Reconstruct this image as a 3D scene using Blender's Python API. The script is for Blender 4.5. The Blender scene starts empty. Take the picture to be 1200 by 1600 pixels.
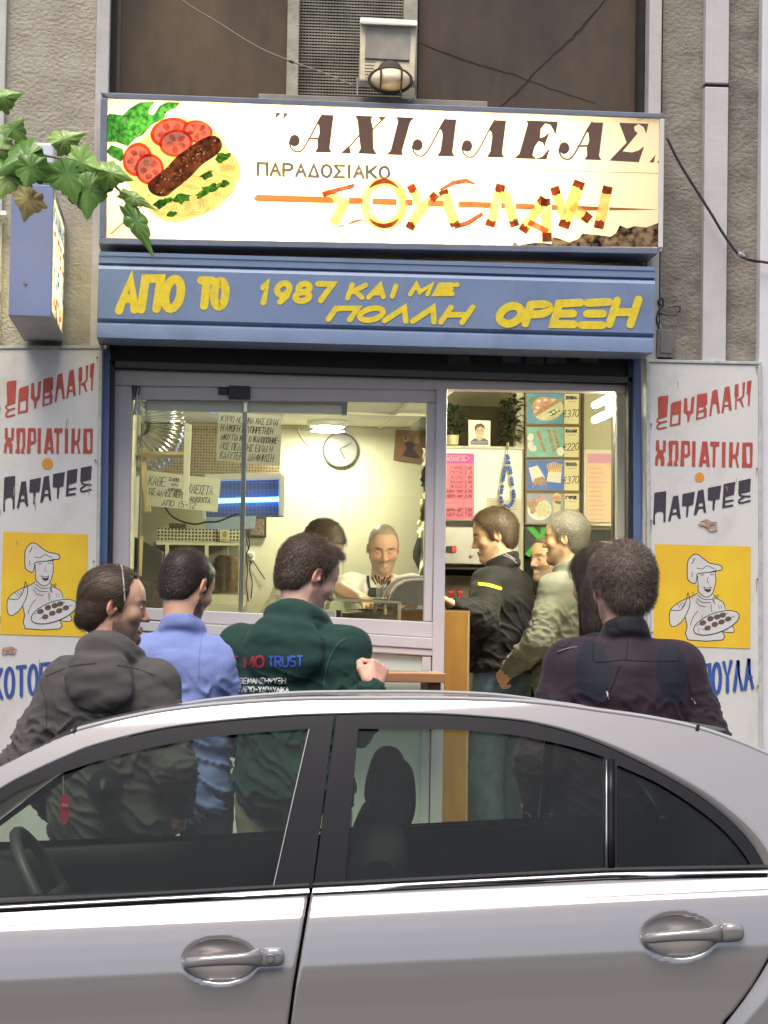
import bpy, bmesh, math, random
import numpy as np
from mathutils import Matrix, Vector
from mathutils.geometry import tessellate_polygon
from mathutils.bvhtree import BVHTree
R = math.radians
random.seed(7); rng = np.random.default_rng(7)
scene = bpy.context.scene
C = scene.collection
# ------------------------------------------------------------------ camera, sky, sun, exposure
H, F = 1.72, 3600.0
YAW, PITCH, ROLL = R(4.8), math.atan(150 / F), R(0.92)
CR = Matrix.Rotation(-YAW, 3, 'Z') @ Matrix.Rotation(math.pi/2 + PITCH, 3, 'X') @ Matrix.Rotation(ROLL, 3, 'Z')
cam = bpy.data.cameras.new('camera'); cam.sensor_fit = 'VERTICAL'; cam.sensor_height = 36; cam.sensor_width = 27
cam.lens = 36 * F / 1600; cam.clip_start = .05; cam.clip_end = 500
camo = bpy.data.objects.new('camera', cam); C.objects.link(camo)
camo.matrix_world = Matrix.Translation((0, 0, H)) @ CR.to_4x4()
scene.camera = camo
SUN_EL, SUN_AZ = R(62), R(200)      # azimuth from +Y clockwise: high, behind the viewer
w = bpy.data.worlds.new('World'); scene.world = w; w.use_nodes = True
nt = w.node_tree; bg = nt.nodes['Background']; bg.inputs[1].default_value = .065
sk = nt.nodes.new('ShaderNodeTexSky'); sk.sky_type = 'NISHITA'; sk.sun_disc = False
sk.sun_elevation = SUN_EL; sk.sun_rotation = SUN_AZ; sk.dust_density = 3.0; sk.ozone_density = .6
nt.links.new(sk.outputs[0], bg.inputs[0])
sl = bpy.data.lights.new('sun', 'SUN'); sl.energy = 1.5; sl.angle = R(40); sl.color = (1, .93, .82)
so = bpy.data.objects.new('sun', sl); C.objects.link(so)
sd = Vector((math.sin(SUN_AZ)*math.cos(SUN_EL), math.cos(SUN_AZ)*math.cos(SUN_EL), math.sin(SUN_EL)))
so.rotation_euler = sd.to_track_quat('Z', 'Y').to_euler()
scene.view_settings.view_transform = 'Standard'; scene.view_settings.look = 'None'
scene.view_settings.exposure = 1.45; scene.view_settings.gamma = 1
scene.render.engine = 'CYCLES'
cy = scene.cycles; cy.use_denoising = True; cy.max_bounces = 10; cy.transparent_max_bounces = 16
cy.diffuse_bounces = 4; cy.glossy_bounces = 4; cy.transmission_bounces = 8
cy.caustics_reflective = False; cy.caustics_refractive = False; cy.sample_clamp_indirect = 6; cy.blur_glossy = .5

def P(px, py, Y):
    "the point at depth Y that stands behind a picture point (photo pixels, 1200 x 1600)"
    d = CR @ Vector(((px-600)/F, (800-py)/F, -1)); t = Y / d.y
    return Vector((d.x*t, Y, H + d.z*t))
def X(px, Y, py=900): return P(px, py, Y).x
def Z(py, Y, px=600): return P(px, py, Y).z
def PX(v):
    c = CR.transposed() @ (Vector(v) - Vector((0, 0, H))); return (600 - F*c.x/c.z, 800 + F*c.y/c.z)

# ------------------------------------------------------------------ materials
def srgb(*c):
    return tuple(((v/255)/12.92 if v/255 <= .04045 else ((v/255+.055)/1.055)**2.4) for v in c)
MC = {}
def mat(name, col, rough=.6, metal=0, var=0, vscale=6, col2=None, bump=0, bscale=60, bdetail=4, stretch=(1,1,1), spec=.5,
        dirt=None, dscale=2.5, damt=.5, coat=0, emit=0, ecol=None, sheen=0, alpha=1, trans=0, attr=None):
    if name in MC: return MC[name]
    m = bpy.data.materials.new(name); m.use_nodes = True; n = m.node_tree.nodes; L = m.node_tree.links
    b = n['Principled BSDF']; b.inputs['Roughness'].default_value = rough; b.inputs['Metallic'].default_value = metal
    b.inputs['Specular IOR Level'].default_value = spec
    tc = n.new('ShaderNodeTexCoord'); mp = n.new('ShaderNodeMapping'); mp.inputs['Scale'].default_value = stretch
    L.new(tc.outputs['Object'], mp.inputs['Vector'])
    cur = None
    if attr:
        a = n.new('ShaderNodeAttribute'); a.attribute_name = attr; cur = a.outputs['Color']
    base = n.new('ShaderNodeRGB'); base.outputs[0].default_value = (*col, 1)
    if cur is None: cur = base.outputs[0]
    def mix(a, bcol, fac, mode='MIX'):
        x = n.new('ShaderNodeMix'); x.data_type = 'RGBA'; x.blend_type = mode
        L.new(fac, x.inputs[0]) if not isinstance(fac, (int, float)) else setattr(x.inputs[0], 'default_value', fac)
        L.new(a, x.inputs[6])
        if isinstance(bcol, tuple): x.inputs[7].default_value = (*bcol, 1)
        else: L.new(bcol, x.inputs[7])
        return x.outputs[2]
    def noise(scale, detail=4, rough_=.55):
        t = n.new('ShaderNodeTexNoise'); t.inputs['Scale'].default_value = scale; t.inputs['Detail'].default_value = detail
        t.inputs['Roughness'].default_value = rough_; L.new(mp.outputs[0], t.inputs['Vector']); return t.outputs[0]
    def ramp(s, a, b_):
        r = n.new('ShaderNodeMapRange'); r.inputs[1].default_value = a; r.inputs[2].default_value = b_; L.new(s, r.inputs[0]); return r.outputs[0]
    if var or col2:
        f = ramp(noise(vscale, 5), .3, .7)
        c2 = col2 or tuple(max(0, v*(1-var)) for v in col)
        if attr:
            g = n.new('ShaderNodeMapRange'); L.new(f, g.inputs[0]); g.inputs[3].default_value = 1-var; g.inputs[4].default_value = 1+var*.4
            cur = mix(cur, g.outputs[0], 1.0, 'MULTIPLY')
        else: cur = mix(cur, c2, f)
    if dirt:
        f = ramp(noise(dscale, 8, .7), .52, .75); mm = n.new('ShaderNodeMath'); mm.operation = 'MULTIPLY'; mm.inputs[1].default_value = damt; L.new(f, mm.inputs[0])
        cur = mix(cur, dirt, mm.outputs[0])
    L.new(cur, b.inputs['Base Color'])
    if bump:
        bp = n.new('ShaderNodeBump'); bp.inputs['Strength'].default_value = min(1, bump); bp.inputs['Distance'].default_value = .004*max(1, bump)
        L.new(noise(bscale, bdetail), bp.inputs['Height']); L.new(bp.outputs[0], b.inputs['Normal'])
    if coat: b.inputs['Coat Weight'].default_value = coat; b.inputs['Coat Roughness'].default_value = .06
    if sheen: b.inputs['Sheen Weight'].default_value = sheen; b.inputs['Sheen Roughness'].default_value = .5
    if emit: b.inputs['Emission Color'].default_value = (*(ecol or col), 1); b.inputs['Emission Strength'].default_value = emit
    if alpha < 1: b.inputs['Alpha'].default_value = alpha
    if trans: b.inputs['Transmission Weight'].default_value = trans
    MC[name] = m; return m
def glass_mat(name, tint=(.9, .95, .92), refl=.06, rough=0.0, fres=1.45, film=0, filmcol=(.5,.52,.5)):
    "thin pane: lets light straight through with a tint, reflects by Fresnel"
    if name in MC: return MC[name]
    m = bpy.data.materials.new(name); m.use_nodes = True; n = m.node_tree.nodes; L = m.node_tree.links; n.clear()
    o = n.new('ShaderNodeOutputMaterial'); t = n.new('ShaderNodeBsdfTransparent'); t.inputs[0].default_value = (*tint, 1)
    g = n.new('ShaderNodeBsdfGlossy'); g.inputs['Roughness'].default_value = rough; g.inputs[0].default_value = (1, 1, 1, 1)
    fr = n.new('ShaderNodeFresnel'); fr.inputs[0].default_value = fres
    mx = n.new('ShaderNodeMixShader'); L.new(fr.outputs[0], mx.inputs[0])
    src = t.outputs[0]
    if film:
        d = n.new('ShaderNodeBsdfDiffuse'); d.inputs[0].default_value = (*filmcol, 1)
        m2 = n.new('ShaderNodeMixShader'); tc = n.new('ShaderNodeTexCoord'); nz = n.new('ShaderNodeTexNoise'); nz.inputs['Scale'].default_value = 3; nz.inputs['Detail'].default_value = 8
        L.new(tc.outputs['Object'], nz.inputs['Vector'])
        mr = n.new('ShaderNodeMapRange'); mr.inputs[1].default_value = .4; mr.inputs[2].default_value = .75; mr.inputs[3].default_value = film*.4; mr.inputs[4].default_value = film*1.6
        L.new(nz.outputs[0], mr.inputs[0]); L.new(mr.outputs[0], m2.inputs[0]); L.new(t.outputs[0], m2.inputs[1]); L.new(d.outputs[0], m2.inputs[2]); src = m2.outputs[0]
    L.new(src, mx.inputs[1]); L.new(g.outputs[0], mx.inputs[2]); L.new(mx.outputs[0], o.inputs[0])
    MC[name] = m; return m
def film_mat(name, col, tr=.6, var=0, vscale=40, col2=None):
    "printed film on a backlit panel: lets light through in its own colour"
    if name in MC: return MC[name]
    m = bpy.data.materials.new(name); m.use_nodes = True; n = m.node_tree.nodes; L = m.node_tree.links; n.clear()
    o = n.new('ShaderNodeOutputMaterial'); t = n.new('ShaderNodeBsdfTranslucent'); d = n.new('ShaderNodeBsdfDiffuse')
    mx = n.new('ShaderNodeMixShader'); mx.inputs[0].default_value = tr
    L.new(d.outputs[0], mx.inputs[1]); L.new(t.outputs[0], mx.inputs[2]); L.new(mx.outputs[0], o.inputs[0])
    if col2:
        tc = n.new('ShaderNodeTexCoord'); nz = n.new('ShaderNodeTexNoise'); nz.inputs['Scale'].default_value = vscale; nz.inputs['Detail'].default_value = 6
        L.new(tc.outputs['Object'], nz.inputs['Vector']); mr = n.new('ShaderNodeMapRange'); mr.inputs[1].default_value = .38; mr.inputs[2].default_value = .62; L.new(nz.outputs[0], mr.inputs[0])
        x = n.new('ShaderNodeMix'); x.data_type = 'RGBA'; L.new(mr.outputs[0], x.inputs[0]); x.inputs[6].default_value = (*col, 1); x.inputs[7].default_value = (*col2, 1)
        L.new(x.outputs[2], t.inputs[0]); L.new(x.outputs[2], d.inputs[0])
    else:
        t.inputs[0].default_value = (*col, 1); d.inputs[0].default_value = (*col, 1)
    MC[name] = m; return m
def emit_mat(name, col, s):
    if name in MC: return MC[name]
    m = bpy.data.materials.new(name); m.use_nodes = True; n = m.node_tree.nodes; n.clear()
    o = n.new('ShaderNodeOutputMaterial'); e = n.new('ShaderNodeEmission'); e.inputs[0].default_value = (*col, 1); e.inputs[1].default_value = s
    m.node_tree.links.new(e.outputs[0], o.inputs[0]); MC[name] = m; return m

# ------------------------------------------------------------------ objects and meshes
ORG = {}
def thing(name, label, cat, loc=(0, 0, 0), group=None, kind=None):
    o = bpy.data.objects.new(name, None); C.objects.link(o); o.location = loc; o.empty_display_size = .1
    ORG[o] = Vector(loc); return tag(o, label, cat, group, kind)
def tag(o, label=None, cat=None, group=None, kind=None):
    if label: o['label'] = label
    if cat: o['category'] = cat
    if group: o['group'] = group
    if kind: o['kind'] = kind
    return o
class MB:
    def __init__(s): s.v = []; s.f = []; s.n = 0
    def add(s, vs, fs):
        s.v += [tuple(v) for v in vs]; s.f += [tuple(i + s.n for i in f) for f in fs]; s.n += len(vs); return s
    def box(s, x0, x1, y0, y1, z0, z1):
        return s.add([(x0,y0,z0),(x1,y0,z0),(x1,y1,z0),(x0,y1,z0),(x0,y0,z1),(x1,y0,z1),(x1,y1,z1),(x0,y1,z1)],
                     [(0,3,2,1),(4,5,6,7),(0,1,5,4),(1,2,6,5),(2,3,7,6),(3,0,4,7)])
    def hexa(s, a, b):
        "two quads (4 points each, same order) joined to a solid"
        return s.add(list(a)+list(b), [(0,1,2,3),(7,6,5,4),(0,4,5,1),(1,5,6,2),(2,6,7,3),(3,7,4,0)])
    def pquad(s, pts, Y, t):
        "a slab traced as four picture points at depth Y, thickness t going back"
        q = [P(x, y, Y) for x, y in pts]
        return s.hexa(q, [v + Vector((0, t, 0)) for v in q])
    def tube(s, path, r, seg=8, caps=True, closed=False):
        path = [Vector(p) for p in path]; n = len(path); rr = r if hasattr(r, '__len__') else [r]*n
        up = None; rings = []
        for i, p in enumerate(path):
            a = path[(i-1) % n] if (i or closed) else p; b = path[(i+1) % n] if (i < n-1 or closed) else p
            d = (b - a).normalized() if (b-a).length > 1e-9 else Vector((0,0,1))
            if up is None: up = d.orthogonal().normalized()
            up = (up - d*up.dot(d)); up = up.normalized() if up.length > 1e-6 else d.orthogonal().normalized()
            sd_ = d.cross(up)
            rings.append([p + (up*math.cos(2*math.pi*k/seg) + sd_*math.sin(2*math.pi*k/seg))*rr[i] for k in range(seg)])
        vs = [v for rg in rings for v in rg]; fs = []
        for i in range(n if closed else n-1):
            j = (i+1) % n
            for k in range(seg):
                k2 = (k+1) % seg; fs.append((i*seg+k, i*seg+k2, j*seg+k2, j*seg+k))
        if caps and not closed: fs += [tuple(reversed(range(seg))), tuple((n-1)*seg+k for k in range(seg))]
        return s.add(vs, fs)
    def lathe(s, prof, c, axis=(0,0,1), seg=24):
        ax = Vector(axis).normalized(); u = ax.orthogonal().normalized(); v = ax.cross(u); c = Vector(c); n = len(prof)
        vs = [c + ax*h + (u*math.cos(2*math.pi*k/seg) + v*math.sin(2*math.pi*k/seg))*r for r, h in prof for k in range(seg)]
        fs = [(i*seg+k, i*seg+(k+1) % seg, (i+1)*seg+(k+1) % seg, (i+1)*seg+k) for i in range(n-1) for k in range(seg)]
        fs += [tuple(reversed(range(seg))), tuple((n-1)*seg+k for k in range(seg))]
        return s.add(vs, fs)
    def grid(s, rows, closed=False):
        n, m_ = len(rows), len(rows[0]); vs = [v for r in rows for v in r]; fs = []
        for i in range(n-1):
            for j in range(m_ if closed else m_-1):
                j2 = (j+1) % m_; fs.append((i*m_+j, i*m_+j2, (i+1)*m_+j2, (i+1)*m_+j))
        return s.add(vs, fs)
    def poly(s, loops, t=0):
        "flat polygon with holes (3-D loops) facing the street, optional thickness going back (+Y)"
        loops = [[Vector(p) for p in l] for l in loops]
        tri = tessellate_polygon(loops); flat = [p for l in loops for p in l]; n = len(flat)
        fs = []
        for a, b, c in tri:
            nn = (flat[b]-flat[a]).cross(flat[c]-flat[a])
            fs.append((a, b, c) if nn.y < 0 else (a, c, b))
        if not t: return s.add(flat, fs)
        vs = flat + [p + Vector((0, t, 0)) for p in flat]
        fs2 = fs + [(c+n, b+n, a+n) for a, b, c in fs]; o = 0
        for l in loops:
            k = len(l)
            for i in range(k): fs2.append((o+i, o+(i+1) % k, o+(i+1) % k+n, o+i+n))
            o += k
        return s.add(vs, fs2)
    def build(s, name, m, parent=None, smooth=False, bevel=0, label=None, seg=2, autos=None, cols=None):
        me = bpy.data.meshes.new(name); off = ORG.get(parent, Vector((0,0,0)))
        me.from_pydata([(v[0]-off.x, v[1]-off.y, v[2]-off.z) for v in s.v], [], s.f)
        me.validate(); 
        if autos is not None or bevel:
            bm = bmesh.new(); bm.from_mesh(me); bmesh.ops.recalc_face_normals(bm, faces=bm.faces); bm.to_mesh(me); bm.free()
        o = bpy.data.objects.new(name, me); C.objects.link(o)
        if isinstance(m, (list, tuple)):
            for q in m: me.materials.append(q)
        elif m: me.materials.append(m)
        if cols is not None:
            a = me.color_attributes.new('Col', 'FLOAT_COLOR', 'POINT'); a.data.foreach_set('color', np.asarray(cols, np.float32).ravel())
        if smooth or autos is not None: me.shade_smooth()
        if autos is not None:
            md = o.modifiers.new('split', 'EDGE_SPLIT'); md.split_angle = R(autos)
        if bevel:
            md = o.modifiers.new('bevel', 'BEVEL'); md.width = bevel; md.segments = seg; md.limit_method = 'ANGLE'; md.angle_limit = R(40)
            md.harden_normals = False
        if parent: o.parent = parent; ORG[o] = off
        if label: o['label'] = label
        return o
def bez(pts, n=8, closed=False):
    "Catmull-Rom through 2-D/3-D points"
    p = [np.array(q, float) for q in pts]; k = len(p); out = []
    for i in range(k if closed else k-1):
        a = p[(i-1) % k] if (closed or i) else p[0]*2-p[1]; b = p[i]; c = p[(i+1) % k]; d = p[(i+2) % k] if (closed or i+2 < k) else p[-1]*2-p[-2]
        for t in np.arange(n)/n:
            out.append(tuple(.5*((2*b)+(-a+c)*t+(2*a-5*b+4*c-d)*t*t+(-a+3*b-3*c+d)*t**3)))
    if not closed: out.append(tuple(p[-1]))
    return out
# ---- painting: flat shapes given in picture points on a plane at depth Y; every coat 0.25 mm proud of the one below
class Paint:
    def __init__(s, Y, base=.0012): s.Y = Y; s.k = base; s.mb = {}
    def lift(s): s.k += .000035; return s.k
    def poly(s, key, *loops, smooth=0):
        if smooth: loops = [bez(l, smooth, True) for l in loops]
        y = s.Y - s.lift()
        s.mb.setdefault(key, MB()).poly([[P(a, b, y) for a, b in l] for l in loops])
    def stroke(s, key, pts, wd, smooth=0, cap=True):
        pts = [np.array(p, float) for p in (bez(pts, smooth) if smooth else pts)]
        q = [pts[0]]
        for p in pts[1:]:
            if np.hypot(*(p-q[-1])) > .05: q.append(p)
        pts = q; n = len(pts)
        if n < 2: return
        loop = n > 6 and np.hypot(*(pts[0]-pts[-1])) < .6
        W = wd if hasattr(wd, '__len__') else [wd]*n
        if len(W) != n: W = np.interp(np.linspace(0, 1, n), np.linspace(0, 1, len(W)), W)
        Lf, Rt = [], []
        for i in range(n):
            d1 = pts[i]-pts[i-1] if i else (pts[-1]-pts[-2] if loop else pts[1]-pts[0]); d2 = pts[i+1]-pts[i] if i < n-1 else (pts[1]-pts[0] if loop else d1)
            d1 = d1/np.hypot(*d1); d2 = d2/np.hypot(*d2); t = d1+d2; l = np.hypot(*t)
            t = t/l if l > .3 else d1; nn = np.array((-t[1], t[0])); c = max(.5, abs(np.dot(nn, (-d1[1], d1[0]))))
            Lf.append(pts[i]+nn*W[i]/2/c); Rt.append(pts[i]-nn*W[i]/2/c)
        def capp(c, d, r):
            a = math.atan2(d[1], d[0]); return [c+r*np.array((math.cos(a+q), math.sin(a+q))) for q in np.linspace(-math.pi/2, math.pi/2, 6)[1:-1]]
        y = s.Y - s.lift(); mb = s.mb.setdefault(key, MB())
        vs = [P(*a, y) for a in Lf] + [P(*a, y) for a in Rt]
        fs = [(i, n+i, n+i+1, i+1) for i in range(n-1)]
        if cap and not loop:
            e1 = capp(pts[-1], pts[-1]-pts[-2], W[-1]/2); e0 = capp(pts[0], pts[0]-pts[1], W[0]/2); o = len(vs)
            vs += [P(*a, y) for a in e1] + [P(*a, y) for a in e0]
            fs += [(2*n-1, *range(o, o+len(e1)), n-1), (0, *range(o+len(e1), o+2*len(e1)), n)]
        mb.add(vs, fs)
    def ell(s, key, cx, cy, rx, ry, rot=0, n=20, jit=0):
        c, q = math.cos(R(rot)), math.sin(R(rot)); l = []
        for i in range(n):
            a = 2*math.pi*i/n; k = 1 + random.uniform(-jit, jit); x, y = rx*k*math.cos(a), ry*k*math.sin(a); l.append((cx+x*c-y*q, cy+x*q+y*c))
        s.poly(key, l)
    def done(s, parent, mats, names):
        return {k: mb.build(names.get(k, 'lettering'), mats[k], parent) for k, mb in s.mb.items()}
# ---- single-stroke alphabet (unit box, y up)
def _arc(cx, cy, rx, ry, a0, a1, n=10): return [(cx+rx*math.cos(R(a0+(a1-a0)*i/n)), cy+ry*math.sin(R(a0+(a1-a0)*i/n))) for i in range(n+1)]
O_ = _arc(.5, .5, .5, .5, 90, 450, 18)
GL = {'Α': [[(0,0),(.5,1),(1,0)],[(.2,.36),(.8,.36)]], 'Β': [[(0,0),(0,1)],[(.04,1)]+_arc(.55,.76,.4,.24,90,-90,6)+[(.1,.52)],_arc(.55,.26,.45,.26,90,-90,6)+[(.05,0)]],
 'Γ': [[(0,0),(0,1),(.9,1)]], 'Δ': [[(0,0),(.5,1),(1,0)],[(.05,0),(.95,0)]], 'Ε': [[(1,1),(0,1),(0,0),(1,0)],[(.05,.5),(.8,.5)]], 'Ζ': [[(0,1),(1,1),(0,0),(1,0)]],
 'Η': [[(0,0),(0,1)],[(1,0),(1,1)],[(.05,.5),(.95,.5)]], 'Θ': [O_, [(.25,.5),(.75,.5)]], 'Ι': [[(.5,0),(.5,1)]], 'Κ': [[(0,0),(0,1)],[(.95,1),(.05,.42)],[(.3,.55),(1,0)]],
 'Λ': [[(0,0),(.5,1),(1,0)]], 'Μ': [[(0,0),(.05,1),(.5,.2),(.95,1),(1,0)]], 'Ν': [[(0,0),(0,1),(1,0),(1,1)]], 'Ξ': [[(0,1),(1,1)],[(.12,.5),(.88,.5)],[(0,0),(1,0)]],
 'Ο': [O_], 'Π': [[(0,0),(0,1),(1,1),(1,0)]], 'Ρ': [[(0,0),(0,1)],[(.04,1)]+_arc(.5,.74,.45,.26,90,-90,8)+[(.05,.48)]], 'Σ': [[(1,1),(0,1),(.55,.5),(0,0),(1,0)]],
 'Τ': [[(0,1),(1,1)],[(.5,0),(.5,.96)]], 'Υ': [[(0,1),(.5,.48),(1,1)],[(.5,0),(.5,.46)]], 'Φ': [_arc(.5,.5,.5,.32,90,450,16),[(.5,-.02),(.5,1.02)]],
 'Χ': [[(0,0),(1,1)],[(0,1),(1,0)]], 'Ψ': [_arc(.5,.9,.5,.5,180,360,8),[(.5,0),(.5,1)]], 'Ω': [[(0,0),(.3,0)]+_arc(.5,.55,.5,.45,235,-55,14)+[(.7,0),(1,0)]],
 '1': [[(.2,.75),(.55,1),(.55,0)]], '9': [_arc(.5,.68,.42,.32,0,360,14),[(.92,.68),(.8,.3),(.45,0)]], '8': [_arc(.5,.75,.38,.25,-90,270,14),_arc(.5,.26,.46,.26,90,450,14)],
 '7': [[(0,1),(1,1),(.4,0)]], '3': [_arc(.45,.76,.42,.24,140,-90,8),_arc(.45,.27,.48,.27,90,-150,8)], '0': [O_], '2': [_arc(.5,.72,.44,.28,160,-30,8)+[(0,0),(1,0)]],
 '6': [[(.8,1),(.12,.45)],_arc(.5,.3,.45,.3,0,360,14)], '5': [[(.9,1),(.1,1),(.1,.55)]+_arc(.42,.3,.5,.3,110,-140,8)], '€': [_arc(.6,.5,.45,.5,50,310,12),[(0,.58),(.75,.58)],[(0,.42),(.7,.42)]],
 '-': [[(.15,.5),(.85,.5)]], '.': [[(.4,.02),(.55,.02)]], ',': [[(.5,.1),(.35,-.15)]], ':': [[(.45,.1),(.55,.1)],[(.45,.6),(.55,.6)]], '|': [[(.5,0),(.5,1)]], '+': [[(.5,.1),(.5,.9)],[(.1,.5),(.9,.5)]],
 'R': [[(0,0),(0,1)],[(.04,1)]+_arc(.5,.74,.45,.26,90,-90,8)+[(.05,.48)],[(.4,.46),(1,0)]], 'U': [[(0,1),(0,.3)]+_arc(.5,.3,.5,.3,180,360,8)+[(1,1)]], 'S': [_arc(.5,.75,.45,.25,30,270,8)+_arc(.5,.26,.48,.26,90,-150,8)]}
for a_, b_ in zip('ABEZHIKMNOPTYX', 'ΑΒΕΖΗΙΚΜΝΟΡΤΥΧ'): GL[a_] = GL[b_]
NARROW = {'Ι': .35, '1': .6, '.': .4, ',': .4, ' ': .6, '|': .3, ':': .4}
def lay(text, gap=.3):
    x = 0; out = []
    for ch in text:
        wd = NARROW.get(ch, 1); g = GL.get(ch)
        if g: out.append((ch, x, wd, g))
        x += wd + gap
    return out, x - gap
def write(pt, key, text, p0, p1, h, wd, slant=0, gap=.3, jit=0, smooth=0):
    "letters from baseline point p0 to p1 (picture points), cap height h (one value or start, end), pen width wd"
    items, tot = lay(text, gap); p0 = np.array(p0, float); p1 = np.array(p1, float); h = h if hasattr(h, '__len__') else (h, h)
    for ch, x, w_, g in items:
        jy = random.uniform(-jit, jit); js = random.uniform(-jit, jit)*.03
        for st in g:
            pts = []
            for a, b in st:
                u = (x + ((a-.5) if w_ < .5 and ch in 'Ι|' else a*1.0)*(w_ if w_ >= .5 else 1) + (w_/2 if w_ < .5 and ch in 'Ι|' else 0))/tot
                if w_ < .5 and ch in 'Ι|': u = (x + w_/2)/tot
                hh = h[0] + (h[1]-h[0])*u; q = p0 + (p1-p0)*u
                pts.append((q[0] + (slant+js)*b*hh, q[1] - b*hh + jy))
            pt.stroke(key, pts, wd)
# ------------------------------------------------------------------ depths and heights of the place
YF, YS, YB, YW, YI = 9.60, 9.36, 9.32, 9.72, 13.2
ZR, ZP, ZS, ZC = 0.0, .15, .42, 2.76          # road, pavement, shop floor, shop ceiling
def struct(name, mb, m, **k):
    o = mb.build(name, m, None, **k); o['kind'] = 'structure'; return o
asphalt = mat('asphalt', (.05, .05, .052), .85, var=.4, vscale=30, bump=.6, bscale=180)
paving = mat('paving', (.22, .21, .19), .8, var=.3, vscale=5, bump=.4, bscale=40, dirt=(.08,.075,.07), damt=.6)
struct('road', MB().grid([[Vector((x, y, z)) for x in (-150, 150)] for y, z in ((-11, -.08), (-3, .0), (5.1, 0), (7.03, -.04))]), asphalt)
struct('kerb', MB().box(-150, 150, 7.0304, 7.25, -.2, ZP+.004), mat('kerb_stone', (.34,.33,.31), .8, var=.3, bump=.4), bevel=.012)
struct('pavement', MB().box(-150, 150, 7.2504, 9.5, -.2, ZP), paving)
struct('far_pavement', MB().box(-150, 150, -17, -11.0004, -.2, ZP), paving)
# ------------------------------------------------------------------ opposite side of the street (seen in the car's paint and glass)
ob = thing('opposite_building', 'low pale plastered row of dark shopfronts across the street, mirrored in the car', 'building', (0, -13.5, ZP))
plaster = mat('pale_plaster', (.82, .8, .77), .85, var=.1, vscale=1.5)
MB().box(-34, 34, -15, -13.5, 3.3, 4.2).build('wall', plaster, ob)
MB().box(-34, 34, -15, -13.3, ZP, 3.0).build('shopfront', mat('dark_shopfront', (.045,.032,.03), .5, var=.6, vscale=.6, col2=(.12,.07,.06)), ob)
MB().box(-34, 34, -15, -12.9, 3.0, 3.3).build('canopy', mat('canopy_grey', (.12,.1,.1), .7), ob)
mg = MB(); mb = MB()
for k in range(-9, 9): mg.box(k*3.6+.3, k*3.6+3.1, -13.32, -13.27, .75, 2.7)
mg.build('window_panes', mat('dark_glass', (.02,.025,.03), .1), ob); mb.box(-34.1, 34.1, -15, -13.3, 4.2003, 4.32).build('coping', mat('canopy_grey', (.12,.1,.1), .7), ob)

# ------------------------------------------------------------------ the house front
hb = thing('apartment_building', 'grey roughcast house front with pale stone strips framing the small grill shop', 'building', (X(600, YF), YF, ZP))
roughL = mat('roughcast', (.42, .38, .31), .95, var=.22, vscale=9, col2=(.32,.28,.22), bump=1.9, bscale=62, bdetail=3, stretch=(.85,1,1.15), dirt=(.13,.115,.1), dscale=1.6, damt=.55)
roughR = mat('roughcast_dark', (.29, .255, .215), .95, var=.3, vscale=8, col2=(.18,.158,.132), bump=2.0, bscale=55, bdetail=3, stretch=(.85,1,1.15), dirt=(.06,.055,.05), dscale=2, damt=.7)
strip = mat('pale_stone', (.5, .47, .45), .8, var=.15, vscale=7, bump=.3, bscale=50, dirt=(.24,.2,.17), dscale=3, damt=.5)
stripR = mat('pale_stone_lilac', (.52, .49, .49), .75, var=.12, vscale=6, bump=.3, bscale=50, dirt=(.25,.21,.19), dscale=2.5, damt=.45)
ZT = 6.6
def wall(a, b, y0, y1, z0, z1, m, name='wall', py=300, **k):
    return MB().box(X(a, y0, py), X(b, y0, py), y0, y1, z0, z1).build(name, m, hb, **k)
wall(-700, 4, YF-.03, 9.95, ZP, ZT, mat('neighbour_plaster', (.55,.53,.5), .85, var=.12, bump=.3, dirt=(.25,.24,.22), damt=.4), bevel=.006)
wall(4.5, 147, YF, 9.95, ZP, ZT, roughL, 'pilaster')
wall(150, 171, YF-.035, 9.95, ZP, ZT, strip, 'stone_strip', py=80, bevel=.006)
wall(147.05, 149.95, YF+.03, 9.95, ZP, ZT, mat('joint', (.06,.055,.05), .95), 'joint')
wall(1014, 1034, YF-.035, 9.95, ZP, ZT, strip, 'stone_strip', py=100, bevel=.006)
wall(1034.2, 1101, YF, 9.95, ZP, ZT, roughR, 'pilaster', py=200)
zj = Z(133, YF-.05, 1120)
for z0, z1 in ((ZP, zj-.008), (zj+.008, ZT)): wall(1101.2, 1138, YF-.05, 9.95, z0, z1, stripR, 'stone_strip', py=200, bevel=.004)
wall(1101.4, 1137.8, YF-.03, 9.9, zj-.0079, zj+.0079, mat('joint', (.06,.055,.05)), 'joint', py=200)
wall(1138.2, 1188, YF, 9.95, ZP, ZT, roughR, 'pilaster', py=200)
wall(1188.6, 1900, YF-.06, 9.95, ZP, ZT, mat('white_render', (.62,.6,.62), .8, var=.06, bump=.2, dirt=(.35,.33,.32), damt=.3), 'white_wall', py=300, bevel=.006)
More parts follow.
